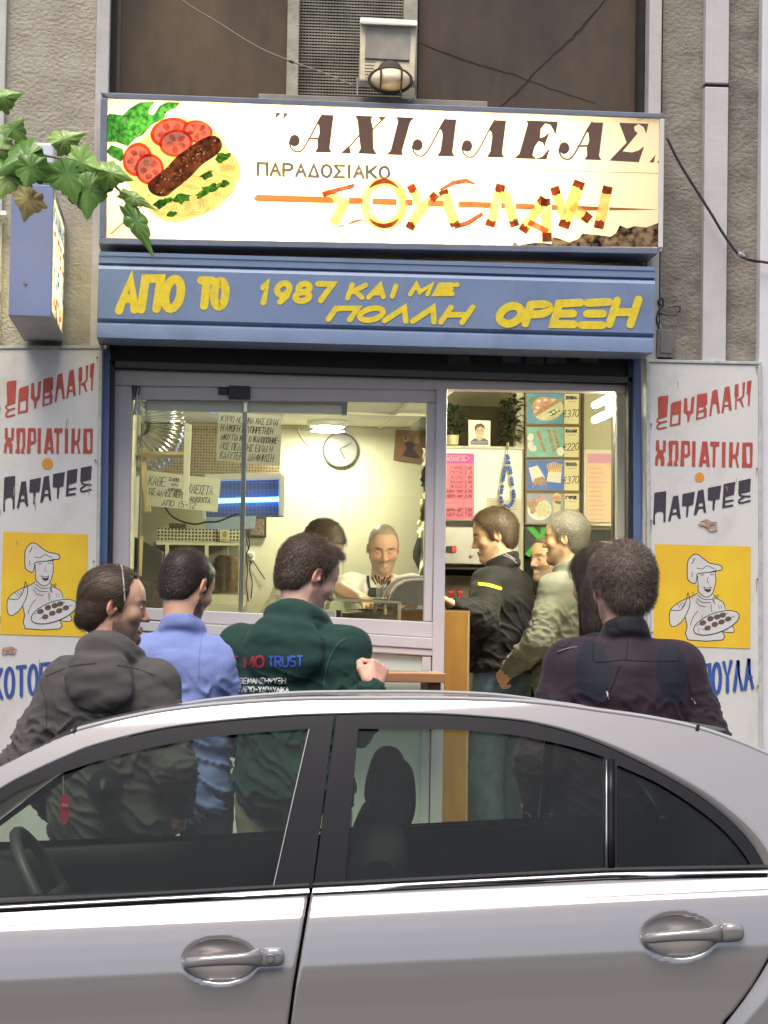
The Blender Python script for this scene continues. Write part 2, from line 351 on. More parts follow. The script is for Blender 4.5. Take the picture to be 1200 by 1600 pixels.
# the recess above the sign: brown boards, a pierced screen between stone ribs
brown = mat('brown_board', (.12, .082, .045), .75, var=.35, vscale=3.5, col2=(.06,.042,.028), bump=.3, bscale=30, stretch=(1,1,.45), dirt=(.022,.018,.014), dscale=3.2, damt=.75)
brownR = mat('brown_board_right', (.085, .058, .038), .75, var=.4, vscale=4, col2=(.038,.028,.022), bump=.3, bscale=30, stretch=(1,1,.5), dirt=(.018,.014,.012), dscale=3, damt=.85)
YR = YF+.14; zb = Z(590, YF)
wall(171, 181, YF+.06, 9.95, 2.95, ZT, mat('dark_recess', (.03,.027,.024), .9), 'reveal', py=80)
wall(181.3, 188, YR-.02, 9.95, 2.95, ZT, mat('brown_edge', (.15,.11,.08), .7, var=.3), 'board_edge', py=80)
wall(188.2, 448, YR, 9.95, 2.95, ZT, brown, 'brown_panel', py=80)
wall(448.4, 467, YR-.04, 9.95, 2.95, ZT, mat('rib_stone', (.4,.38,.3), .85, var=.3, vscale=14, bump=.5, dirt=(.14,.12,.09), dscale=6, damt=.7), 'stone_rib', py=80, bevel=.004)
wall(631, 653, YR-.04, 9.95, 2.95, ZT, MC['rib_stone'], 'stone_rib', py=20, bevel=.004)
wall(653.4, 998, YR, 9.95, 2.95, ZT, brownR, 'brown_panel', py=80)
wall(998.3, 1013.5, YF+.05, 9.95, 2.95, ZT, mat('black_reveal', (.022,.02,.018), .9, var=.5, vscale=20), 'reveal', py=100)
# pierced screen: a real lattice of bars in front of the dark
mb = MB(); x0, x1 = X(467.3, YR, 60), X(630.6, YR, 60); z0, z1 = 3.7, ZT; st = .0128
nx = int((x1-x0)/st)
for i in range(nx+1): mb.box(x0+i*st, min(x1, x0+i*st+.0062), YR+.004, YR+.014, z0, z1)
k = 0; z = z0
while z < z1: mb.box(x0, x1, YR, YR+.0035, z, z+.0062); z += st
mb.build('pierced_screen', mat('screen_cement', (.3,.28,.22), .9, var=.4, vscale=9, col2=(.13,.12,.1)), hb)
MB().box(x0, x1, YR+.05, YR+.08, 2.95, ZT).build('screen_backing', mat('black_gap', (.012,.012,.011), .9), hb)
mb = MB(); mb.pquad([(404, 146), (762, 158), (762, 172), (404, 160)], YF-.02, .16); mb.build('ledge', mat('ledge_cement', (.3,.27,.24), .9, var=.3, vscale=12), hb, bevel=.004)
mb = MB(); mb.pquad([(160, 170), (1034, 195), (1034, 548), (160, 530)], YF+.03, .1); mb.build('lintel', mat('lintel_dark', (.06,.055,.05), .9, var=.4), hb)
pt = Paint(YR)
for l, wd in (([(950, -6), (915, 38), (880, 72), (845, 105), (812, 140), (775, 172)], [1.2, 4.5, 3.5, 2, 3.5, 1.2]), ([(655, 66), (720, 92), (790, 112), (860, 138), (930, 160)], [1.2, 3, 2, 1.4, 1]), ([(470, -5), (420, -2)], 2)):
    l = bez(l, 5); l = [(x+random.uniform(-1.5, 1.5), y+random.uniform(-1.5, 1.5)) for x, y in l]; pt.stroke('soot', l, wd, cap=False)
pt.done(hb, {'soot': mat('soot_streak', (.035,.025,.018), .9, var=.5, vscale=40)}, {'soot': 'soot_streak'})
# ------------------------------------------------------------------ the shop room
xl, xr = X(192, YW+.1), X(1004, YW+.1)+.95
cream = mat('cream_wall', (.52, .51, .365), .5, var=.1, vscale=2, dirt=(.36,.31,.18), dscale=1.1, damt=.5)
shop = thing('shop_room', 'cream painted shop interior with suspended ceiling behind the glass front', 'shop interior', ((xl+xr)/2, YI, ZS))
MB().box(xl-.1, xr+.1, YI, YI+.1, ZS, 3.2).build('back_wall', cream, shop)
MB().box(xl-.1, xl, 9.96, YI-.0003, ZS, 3.2).build('side_wall', cream, shop)
MB().box(xr, xr+.1, 9.96, YI-.0003, ZS, 3.2).build('side_wall', cream, shop)
cm = MB(); xm = X(684, 11.5); ZC2 = 3.12; cbm = mat('ceiling_board', (.74,.72,.56), .7, var=.05)
MB().box(xl+.0005, xm, 9.96, YI-.0005, ZC, ZC+.45).build('ceiling', cbm, shop); MB().box(xm+.0005, xr-.0005, 9.96, YI-.0005, ZC2, ZC2+.09).build('raised_ceiling', cbm, shop)
for px in (430, 590): cm.box(X(px, YI, 660), X(px+5, YI, 660), 9.97, YI-.001, ZC-.012, ZC-.0005)
cm.box(xl+.001, xm-.001, 12.2, 12.235, ZC-.016, ZC-.0005); cm.build('ceiling_bars', mat('ceiling_bar', (.55,.53,.4), .6), shop)
MB().box(X(538, YI, 760)-.002, X(538, YI, 760)+.002, YI-.004, YI-.0005, ZS, ZC-.001).build('wall_joint', mat('joint_grey', (.3,.3,.22), .8), shop)
struct('shop_floor', MB().box(xl-.1, xr+.1, 9.9, YI, .1, ZS), mat('floor_tile', (.5,.44,.33), .35, var=.15, vscale=4))
sm = mat('step_marble', (.5,.47,.4), .5, var=.15, vscale=8)
struct('steps', MB().box(X(700, YW), X(988, YW), 9.5004, 9.8995, ZP-.1, ZP+.13).box(X(700, YW), X(988, YW), 9.72, 9.8994, ZP+.1305, ZS-.001), sm, bevel=.008)
MB().box(xl-.1, X(700, YW)-.0005, YW+.02, 9.8993, ZP-.1, ZS+.02).build('plinth', mat('plinth_white', (.62,.6,.58), .7, var=.1), hb)

# ------------------------------------------------------------------ shop window and door frame
alu = mat('lilac_white_aluminium', (.60, .56, .575), .45, var=.06, vscale=3, dirt=(.4,.36,.34), dscale=2, damt=.3)
sf = thing('shop_window', 'white aluminium shop window with sliding panes beside an open doorway', 'window', (X(430, YW), YW, ZP))
def fr(name, pts, Y=YW, t=.07, m=alu, bevel=.004, parent=None):
    return MB().pquad(pts, Y, t).build(name, m, parent or sf, bevel=bevel)
fr('head_rail', [(178, 577), (986, 601), (985, 612), (178, 602)], YW-.02, .1)
fr('jamb', [(178, 602), (207, 603), (192, 1425), (162, 1425)], YW-.02, .1)
fr('jamb', [(964, 612), (986, 612), (986, 1425), (964, 1425)], YW+.03, .05, mat('jamb_cream', (.6,.58,.45), .45))
fr('mullion', [(682, 606), (699, 606), (689, 1425), (670, 1425)], YW-.02, .1)
sash = fr('sash_head', [(207, 603), (682, 606), (682, 629), (207, 624)], YW+.005, .05)
fr('sash_stile', [(668, 629.5), (682, 629.5), (675, 971.5), (662, 971)], YW+.005, .05)
fr('sash_rail', [(198, 948), (683, 972.5), (682, 997), (198, 966)], YW+.005, .05)
fr('transom', [(197, 968), (683, 997.5), (683, 1015), (197, 984)], YW-.012, .08)
fr('transom', [(197, 986), (683, 1015.5), (683, 1025.5), (197, 996)], YW-.005, .07)
fr('lower_stile', [(660, 1026), (674, 1026), (668, 1425), (654, 1425)], YW, .06)
MB().pquad([(196, 997), (660, 1026), (654, 1425), (190, 1425)], YW+.02, .02).build('lower_panel', mat('mint_panel', (.62,.68,.58), .5, var=.05), sf)
glassm = glass_mat('shop_glass', (.97,.985,.965), film=.02, filmcol=(.6,.6,.5))
MB().pquad([(207, 625), (668, 630), (663, 972), (199, 948)], YW+.028, .004).build('glass_pane', glassm, sf)
# the inner sliding leaf: its head bars, vertical edge bar and catch
white_bar = mat('white_bar', (.68,.64,.62), .4); blackp = mat('black_plastic', (.015,.015,.017), .4)
sl2 = thing('sliding_leaf', 'frameless sliding glass leaf with black trimmed top rails and a pale upright bar', 'glass door', (X(383, 9.8), 9.80, Z(985, 9.8)))
mb = MB().pquad([(230, 626), (381, 629), (381, 644), (229, 641)], 9.8, .03).pquad([(387, 629), (535, 632), (535, 647), (387, 644)], 9.8, .03); mb.build('top_rail', white_bar, sl2, bevel=.002)
mb = MB().pquad([(228, 622), (381, 625), (381, 628.5), (228, 625.5)], 9.79, .04).pquad([(387, 625), (543, 628.3), (543, 631.5), (387, 628.6)], 9.79, .04).pquad([(535.3, 628), (543, 628.5), (542, 648), (535, 648)], 9.785, .05)
mb.pquad([(228, 625.5), (230, 625.5), (229, 643), (227.6, 643)], 9.785, .05); mb.build('rail_trim', blackp, sl2)
MB().pquad([(379.5, 630), (387, 630), (380, 962), (372.5, 962)], 9.792, .02).build('edge_bar', mat('bar_greenish', (.6,.6,.5), .3), sl2, bevel=.003)
MB().pquad([(381, 612), (386, 612), (386, 644), (381, 644)], 9.777, .012).build('bar_cap', mat('chrome', (.7,.7,.7), .15, 1), sl2)
MB().pquad([(228, 643), (380, 645), (373, 962), (221, 955)], 9.806, .004).build('glass_pane', glass_mat('leaf_glass', (.97,.985,.96), film=.012), sl2)
MB().pquad([(357, 601), (391, 602), (391, 624), (357, 623)], YW-.02, .05).pquad([(341, 606), (357, 606.5), (357, 617), (341, 616)], YW-.01, .03).build('catch', blackp, sf, bevel=.003)
mb = MB(); mb.pquad([(205, 604), (220, 605), (217, 616), (213, 624), (206, 617)][:4], YW-.03, .03); mb.build('cord_block', mat('dark_grey_plastic', (.05,.05,.05), .5), sf, bevel=.004)
mb = MB()
for k in range(4):
    q = [P(212+k*1.6+math.sin(t*5+k)*3, 606+t*42, YW-.015-k*.004) for t in np.linspace(0, 1, 9)]; mb.tube(q, .004, 6)
mb.build('cord', mat('white_cord', (.6,.62,.6), .6), sf)
mb = MB().pquad([(206, 612), (209, 612), (199, 950), (196, 950)], YW+.06, .02).pquad([(220, 660), (222.5, 660), (216, 950), (213.5, 950)], YW+.1, .02); mb.build('glazing_strip', mat('strip_gold', (.55,.5,.32), .35), sf)
# fixed dark edge of the doorway
MB().pquad([(958, 618), (962, 618), (961, 900), (957, 900)], YW+.5, .04).build('door_edge', mat('door_black', (.02,.02,.02), .4), sf)

# shutter box, its slot and guide rails
bluem = mat('blue_enamel', (.135, .19, .32), .42, var=.12, vscale=4, col2=(.17,.225,.35), dirt=(.09,.11,.16), dscale=3, damt=.65)
bx = thing('shutter_box', 'blue metal roller shutter box with hand painted yellow lettering above the shop window', 'shutter box', (X(590, YB), YB, Z(540, YB)))
def line(p0, p1, f): return (p0[0]+(p1[0]-p0[0])*f, p0[1]+(p1[1]-p0[1])*f)
T0, T1, B0, B1 = (155, 393), (1024, 417), (151, 527), (1021, 551)
prof = [(0, 0), (.045, 0), (.05, .004), (.125, .004), (.145, .018), (.165, .006), (.2, 0), (.775, 0), (.795, .008), (.815, .018), (.84, .002), (.86, 0), (1, 0)]   # share of height, set back
rows = []
for f, dy in prof:
    a, b = line(T0, B0, f), line(T1, B1, f); rows.append([P(*a, YB)+Vector((0, dy, 0)), P(*line(a, b, .5), YB)+Vector((0, dy, 0)), P(*b, YB)+Vector((0, dy, 0))])
mb = MB(); mb.grid(rows)
up = [v + Vector((0, .27, 0)) for v in rows[0]]; lo = [v + Vector((0, .27, 0)) for v in rows[-1]]
mb.grid([up, rows[0]]); mb.grid([rows[-1], lo])
for k in (0, 2): mb.add([r[k] for r in rows] + [up[k] if False else rows[-1][k]+Vector((0,.27,0)), rows[0][k]+Vector((0,.27,0))], [tuple(range(len(rows)+2))])
mb.build('housing', bluem, bx, autos=25)
pt = Paint(YB)
yel = 'yellow'
write(pt, 'ΑΠΟ', 'ΑΠΟ', (186, 486), (279, 481), (50, 46), 13.5, slant=.14, gap=.42, jit=1)
write(pt, 'ΤΟ', 'ΤΟ', (310, 478), (351, 479), (40, 40), 13, slant=.1, gap=.3, jit=1)
write(pt, '1987', '1987', (404, 473), (515, 469), (31, 25), 9.5, slant=.2, gap=.4)
write(pt, 'ΚΑΙ', 'ΚΑΙ', (543, 466), (617, 463), (21, 16), 8, slant=.35, gap=.45)
write(pt, 'ΜΕ', 'ΜΕ', (641, 460), (707, 459), (15, 14), 7.2, slant=.55, gap=.45)
write(pt, 'ΠΟΛΛΗ', 'ΠΟΛΛΗ', (513, 499), (722, 504), (17, 24), 8.8, slant=.7, gap=.32)
write(pt, 'ΟΡΕΞΗ', 'ΟΡΕΞΗ', (777, 506), (985, 508), (27, 39), 12.5, slant=.3, gap=.34, jit=1)
ym = mat('yellow_paint', (.74, .56, .02), .55, var=.22, vscale=40, dirt=(.42,.36,.1), dscale=9, damt=.5); pt.done(bx, {k: ym for k in pt.mb}, {})
sr = thing('roller_shutter', 'rolled up dark shutter edge in its slot with blue guide rails under the blue box', 'shutter', (X(590, YF), YF+.05, Z(575, YF)))
MB().pquad([(168, 520), (998, 545), (997, 602), (176, 577)], YF+.075, .02).build('slot_back', mat('slot_dark', (.035,.032,.036), .5, var=.3, vscale=6), sr)
MB().pquad([(170, 562), (990, 588), (990, 598), (176, 573)], YF+.03, .04).build('bottom_slat', mat('slat_dark', (.06,.055,.065), .35), sr, bevel=.004)
for a, b, w0, w1 in ((160, 152, 12, 13), (990, 996, 12, 12)):
    MB().pquad([(a, 545), (a+w0, 545), (b+w1-5, 1500), (b-5, 1500)], YF+.005, .08).build('guide_rail', mat('rail_blue', (.11,.17,.34), .4, var=.2), sr, bevel=.003)
for a, b in ((172.5, 165.5), (982, 984)):
    MB().pquad([(a, 560), (a+7, 560), (b+3, 1500), (b-4, 1500)], YF+.03, .08).build('guide_slot', mat('slot_black', (.018,.018,.022), .5), sr)
mb = MB()
for x, w_, h_ in ((700, 34, 15), (785, 30, 12), (822, 28, 14), (854, 30, 13), (906, 28, 11)): mb.pquad([(x, 555), (x+w_, 556), (x+w_, 556+h_), (x, 555+h_)], YF+.072, .002)
mb.build('stickers', mat('old_sticker', (.17,.16,.16), .7, var=.5, vscale=60), sr)

# ------------------------------------------------------------------ the lit sign
sg = thing('shop_sign', 'wide lit lightbox sign with brown Greek lettering and a painted plate of skewered meat', 'sign', (X(600, YS), YS, Z(385, YS)))
frm = mat('sign_frame', (.16, .18, .24), .45, var=.2, vscale=8, dirt=(.08,.07,.06), damt=.5)
mb = MB()
mb.pquad([(157, 144), (1038, 177), (1037, 185), (168, 153)], YS-.012, .25); mb.build('frame', frm, sg, bevel=.003)
mb = MB(); mb.pquad([(155, 371), (1030, 387), (1028, 397), (154, 381)], YS-.012, .25); mb.build('frame', frm, sg, bevel=.003)
mb = MB(); mb.pquad([(157.2, 153.2), (168, 153.2), (166, 370.8), (155.3, 370.8)], YS-.012, .25); mb.build('frame', frm, sg, bevel=.003)
mb = MB(); mb.pquad([(1031, 185.2), (1038.5, 185.2), (1036, 387), (1028.6, 386.8)], YS-.012, .25); mb.build('frame', mat('frame_white', (.6,.58,.55), .5, var=.1), sg, bevel=.003)
boxin = mat('box_inside', (.8,.79,.76), .6)
MB().pquad([(160, 150), (1036, 182), (1034, 392), (157, 376)], YS+.225, .01).build('back_plate', boxin, sg)
def facem():
    m = film_mat('sign_face_film', (.86, .82, .74), .75); return m
MB().pquad([(168, 153.4), (1031, 185.4), (1028.8, 386.6), (166, 370.6)], YS, .003).build('face', facem(), sg)
TUBE = emit_mat('sign_tube', (1, .78, .43), 52)
for y0, y1 in ((206, 222), (312, 330)):
    a, b = P(196, y0, YS+.13), P(888, y1+14 if y0 < 300 else y1+12, YS+.13); MB().tube([a, b], .013, 10).build('tube_lamp', TUBE, sg)
a, b = P(420, 372, YS+.12), P(880, 380, YS+.12); 
z2 = lambda x, y: (390 + x/3.636, 160 + y/3.636)
z3 = lambda x, y: (700 + x/3.4286, 160 + y/3.4286)
pt = Paint(YS, .0015); BR = 'brown'
def fatA(ox, oy, bar=True):
    f = lambda x, y: (ox + (x-412)/3.636, oy + (y-70)/3.636)
    if bar: st = [(412,70),(478,72),(455,262),(468,286),(370,283),(386,258),(384,214),(398,172),(394,132),(383,121)]
    else: st = [(412,70),(478,72),(455,258),(468,284),(366,281),(386,250),(398,165),(394,140),(383,128)]
    pt.poly(BR, [f(*p) for p in st])
    pt.stroke(BR, [f(*p) for p in [(414,72),(384,120),(340,205),(308,258),(285,279),(258,278),(236,258),(226,225)]], [3.4, 2.8, 2.7, 2.8, 3.0, 2.8, 2.6, 3], 4)
    pt.ell(BR, *f(256, 217), 8.2, 9.4)
    if bar: pt.stroke(BR, [f(335,206), f(388,204)], 3)
fatA(503.3, 179.3); fatA(924.5, 191.0); fatA(695.3, 186.0, False); fatA(772.9, 187.6, False)
pt.poly(BR, [z2(*p) for p in [(598,74),(702,78),(690,96),(702,150),(704,262),(725,296),(614,291),(630,262),(622,190),(612,100)]])
pt.stroke(BR, [z2(765,88), z2(692,160)], 2.8); pt.poly(BR, [z2(*p) for p in [(728,80),(782,82),(748,106)]])
pt.stroke(BR, [z2(622,188), z2(562,258)], 2.8); pt.poly(BR, [z2(*p) for p in [(514,290),(577,292),(566,244)]])
pt.poly(BR, [z2(*p) for p in [(833,82),(937,87),(913,112),(866,278),(874,301),(774,297),(801,273),(843,108)]])
pt.poly(BR, [z3(*p) for p in [(414,96),(589,103),(575,180),(566,150),(548,120),(522,113),(498,140),(493,190),(515,183),(546,158),(528,205),(515,243),(508,216),(485,209),(464,240),(453,283),(472,300),(505,290),(549,238),(528,306),(351,300),(382,275),(428,112)]])
pt.poly(BR, [z3(*p) for p in [(917,109),(1073,114),(1062,169),(1048,132),(1022,116),(996,130),(1000,150),(1016,165),(936,262),(985,268),(1020,258),(1051,235),(1022,321),(864,312),(881,294),(957,215)]])
for q in ([(150,58),(178,60),(145,98)], [(195,60),(222,62),(188,102)]): pt.poly(BR, [z2(*p) for p in q])
for q in ([(1112,280),(1103,322),(1077,322)], [(1157,282),(1147,326),(1118,322)]): pt.poly(BR, [z3(*p) for p in q])
write(pt, 'outline', 'ΠΑΡΑΔΟΣΙΑΚΟ', (403, 273.5), (608, 279), (18.5, 18), 4.4, gap=.38)
write(pt, 'pale', 'ΠΑΡΑΔΟΣΙΑΚΟ', (403, 273.5), (608, 279), (18.5, 18), 1.7, gap=.38)
pt.stroke('red', [(612, 260.5), (820, 265.5), (1034, 271)], .9, cap=False)
sk_t = lambda x: float(np.interp(x, [402,560,700,900,1028], [304,309,313.5,321.5,327.3])); sk_b = lambda x: float(np.interp(x, [402,560,700,900,1028], [314.5,319,323.5,329.5,327.6]))
pt.poly('wood', [(397,308),(402,304),(518,sk_t(518)),(524,sk_b(524)),(402,314.5),(397,312)])
for a, b in ((545,567), (582,620), (633,645), (668,694), (716,768), (783,790), (806,836), (862,872), (902,938), (952,1028)): pt.poly('wood', [(a, sk_t(a)), (b, sk_t(b)), (b, sk_b(b)), (a, sk_b(a))])
def plank(a, b, wd, tips=(7, 7), body='cream'):
    wd *= 1.15; tips = [t*1.35 for t in tips]
    a, b = np.array(a, float), np.array(b, float); d = (b-a)/np.hypot(*(b-a))
    pt.stroke('edge', [a, b], wd+1.6, cap=False); pt.stroke(body, [a, b], wd, cap=False)
    for p, s, t in ((a, 1, tips[0]), (b, -1, tips[1])):
        if t:
            n_ = np.array((-d[1], d[0]))*wd/2; e = p + d*s*t; l = [p-n_, p+n_]
            for k in range(6): l.append(e + n_*(1-k/2.5) + d*s*random.uniform(-2.2, 1.8))
            pt.poly('char', l)
# Σ
pt.stroke('edge', [(505, 300), (538, 318), (520, 350)], 16, cap=False); pt.stroke('cream', [(505, 300), (538, 318), (520, 350)], 13.5, cap=False)
for a, b in (((502, 300), (553, 286.5)), ((519, 358), (571, 343.5))):
    a, b = np.array(a), np.array(b); n_ = np.array((3.6, -1.1)); l = [a, b, b+np.array((1.5, 5))]
    for k in range(9): q = b+(a-b)*(k+.5)/9; l.append(q + np.array((1.3, random.uniform(4.5, 9))) if a[1] < 320 else q - np.array((1, random.uniform(1, 4))))
    pt.poly('char', l)
pt.stroke('edge', [(600+30*math.cos(t), 318+34*math.sin(t)) for t in np.linspace(0, 2*math.pi, 27)], 15, cap=False); pt.stroke('cream', [(600+30*math.cos(t), 318+34*math.sin(t)) for t in np.linspace(0, 2*math.pi, 27)], 12, cap=False)
for a0, a1 in ((-2.4, -.75), (.75, 2.4)):
    pt.stroke('char', [(600+31*math.cos(t), 318+35*math.sin(t)) for t in np.linspace(a0, a1, 12)], [1.5, 7, 8, 6, 1.5], cap=False)
plank2 = lambda a, b, wd, tips: plank(a, b, wd, tips, 'amber')
plank2((641, 289), (658, 322), 11, (9, 0)); plank2((682, 303), (655, 332), 11, (9, 0)); plank2((656, 328), (639, 358), 12, (0, 8))
plank2((692, 297), (712, 354), 13, (6, 6)); pt.stroke('char', [(689, 296), (708, 286), (728, 282), (741, 287)], [4, 7, 7, 3]); pt.stroke('amber', [(741, 290), (738, 308), (714, 322)], 9, cap=False)
pt.stroke('amber', [(716, 321), (752, 322), (754, 334)], 8, cap=False); pt.stroke('char', [(710, 355), (732, 348), (754, 334)], [7, 8, 6], cap=False)
plank2((783, 288), (765, 354), 13, (9, 8)); plank2((789, 300), (805, 354), 12, (0, 8))
plank2((851, 309), (816, 362), 13, (10, 8)); plank2((852, 310), (855, 378), 13, (9, 12)); pt.stroke('char2', [(826, 347), (856, 362)], 9, cap=False)
plank2((866, 292), (880, 335), 12, (10, 0)); plank2((906, 283), (880, 356), 15, (9, 9)); plank2((894, 322), (922, 344), 13, (0, 9))
plank2((950, 291), (935, 357), 13, (9, 10))
pt.poly('rock', [z3(*p) for p in [(335,772),(355,748),(380,766),(430,776),(450,754),(500,750),(555,760),(560,722),(600,730),(650,750),(700,730),(720,703),(800,710),(870,720),(900,700),(920,658),(960,675),(1000,663),(1060,670),(1110,652),(1150,636),(1141,774)]])
zz = lambda x, y: (150 + x/4.8, 130 + y/4.8)
def zp(key, l, smooth=0): pt.poly(key, [zz(*p) for p in l], smooth=smooth)
def ze(key, x, y, rx, ry, rot=0, jit=0, n=20): pt.ell(key, *zz(x, y), rx/4.8, ry/4.8, rot, n, jit)
zp('plate', [(210,560),(330,430),(560,260),(860,330),(1000,510),(1085,640),(1040,800),(900,930),(720,1010),(590,1045),(450,1000),(330,880),(220,720)], 4)
zp('leaf', [(75,255),(100,228),(150,232),(200,240),(250,190),(330,142),(440,140),(400,190),(395,230),(430,240),(480,165),(540,140),(632,145),(600,185),(530,215),(505,270),(420,310),(350,390),(290,420),(240,475),(150,440),(78,440)])
zp('leaf', [(78,510),(115,464),(200,492),(212,560),(185,590),(105,545)])
for q in ([(190,260),(230,250),(225,285),(195,290)], [(285,395),(330,380),(310,415)], [(240,300),(270,295),(262,320)]): zp('cream', q)
for x, y, rx, ry, rot in ((560,370,155,112,-12),(762,362,115,86,10),(600,450,128,104,-8),(312,572,112,128,10),(402,645,108,118,0)):
    ze('tomato', x, y, rx, ry, rot); ze('flesh', x, y, rx*.83, ry*.8, rot)
    for k in range(5):
        a = k*1.26+.4; ze('seed', x+math.cos(a)*rx*.45, y+math.sin(a)*ry*.45, rx*.24, ry*.2, math.degrees(a), .25, 10)
for x, y, r in ((985,590,80),(1005,665,75),(950,790,85),(860,880,90),(760,920,95),(650,930,95),(500,930,80),(860,690,75),(750,740,75),(680,800,70)):
    ze('onion', x, y, r*1.1, r*.9, -25, .04)
    for k in range(4):
        rr = r*(.85-.2*k); pt.stroke('oline', [zz(x+rr*1.1*math.cos(t+k), y+rr*.85*math.sin(t+k)) for t in np.linspace(.2, 4.6, 12)], .75, cap=False)
for x, y, r in ((650,860,55),(480,900,48),(830,690,40),(950,560,48),(860,790,52),(955,760,38),(570,985,32),(790,830,38),(540,880,30)): ze('leaf2', x, y, r*1.2, r*.75, -20, .35, 13)
zp('meat', [(385,775),(420,720),(520,640),(600,555),(700,480),(800,415),(880,392),(930,420),(945,480),(900,540),(800,610),(700,710),(600,790),(520,850),(430,835)], 4)
for k in range(46):
    t = random.random(); x = 430+t*450 + random.uniform(-60, 60); y = 800-t*345 + random.uniform(-55, 55); ze('glint' if k % 3 else 'mdark', x, y, random.uniform(4, 13), random.uniform(3, 8), random.uniform(-60, 20), .3, 7)
pt.stroke('stick', [zz(112, 1130), zz(390, 880)], 2.6); pt.stroke('stick', [zz(930, 415), zz(962, 392)], 1.6)
fm = film_mat
pt.done(sg, {BR: mat('sign_brown', (.13,.065,.045), .6, var=.15, vscale=14), 'outline': mat('olive_brown', (.1,.085,.045), .6), 'pale': fm('film_grey', (.5,.48,.4), .5), 'red': mat('hair_red', (.25,.08,.03), .6),
  'wood': fm('film_wood', (.24,.1,.045), .5), 'cream': fm('film_cream', (.95,.86,.66), .85, col2=(.9,.7,.36), vscale=26), 'amber': fm('film_amber', (1,.9,.64), .85, col2=(1,.78,.42), vscale=30), 'edge': fm('film_edge', (1,.8,.5), .8, col2=(.92,.58,.28), vscale=24), 'char': fm('film_char', (.3,.08,.045), .5, col2=(.14,.045,.03)), 'char2': fm('film_char2', (.6,.2,.08), .6, col2=(.35,.1,.05)),
  'rock': fm('film_rock', (.3,.22,.14), .35, col2=(.02,.015,.012), vscale=34), 'plate': fm('film_plate', (.6,.52,.26), .7), 'leaf': fm('film_leaf', (.05,.24,.05), .65, col2=(.01,.07,.02), vscale=60),
  'leaf2': fm('film_leaf2', (.07,.3,.06), .65, col2=(.02,.1,.02), vscale=80), 'tomato': fm('film_tomato', (.75,.1,.04), .7, col2=(.5,.04,.02), vscale=30), 'flesh': fm('film_flesh', (.95,.8,.6), .8),
  'seed': fm('film_seed', (.6,.16,.08), .6, col2=(.75,.4,.2), vscale=60), 'onion': fm('film_onion', (.9,.82,.55), .75), 'oline': fm('film_oline', (.35,.25,.08), .5), 'meat': fm('film_meat', (.12,.045,.03), .5, col2=(.03,.012,.01), vscale=55),
  'glint': fm('film_glint', (.45,.22,.13), .7), 'mdark': fm('film_mdark', (.9,.75,.6), .7), 'stick': fm('film_stick', (.45,.28,.08), .5)},
  {BR: 'lettering', 'outline': 'lettering', 'pale': 'lettering_fill', 'red': 'rule', 'wood': 'skewer_picture', 'cream': 'lettering_planks', 'char': 'charred_ends', 'edge': 'lettering_edges', 'amber': 'lettering_planks', 'char2': 'charred_bar', 'rock': 'coal_picture', 'plate': 'plate_picture',
   'leaf': 'parsley_picture', 'leaf2': 'herb_picture', 'tomato': 'tomato_picture', 'flesh': 'tomato_flesh', 'seed': 'tomato_seeds', 'onion': 'onion_picture', 'oline': 'onion_rings', 'meat': 'meat_picture', 'glint': 'meat_grain', 'mdark': 'meat_highlights', 'stick': 'skewer_picture'})
for px, py in ((1031, 383), (162, 376)): pass

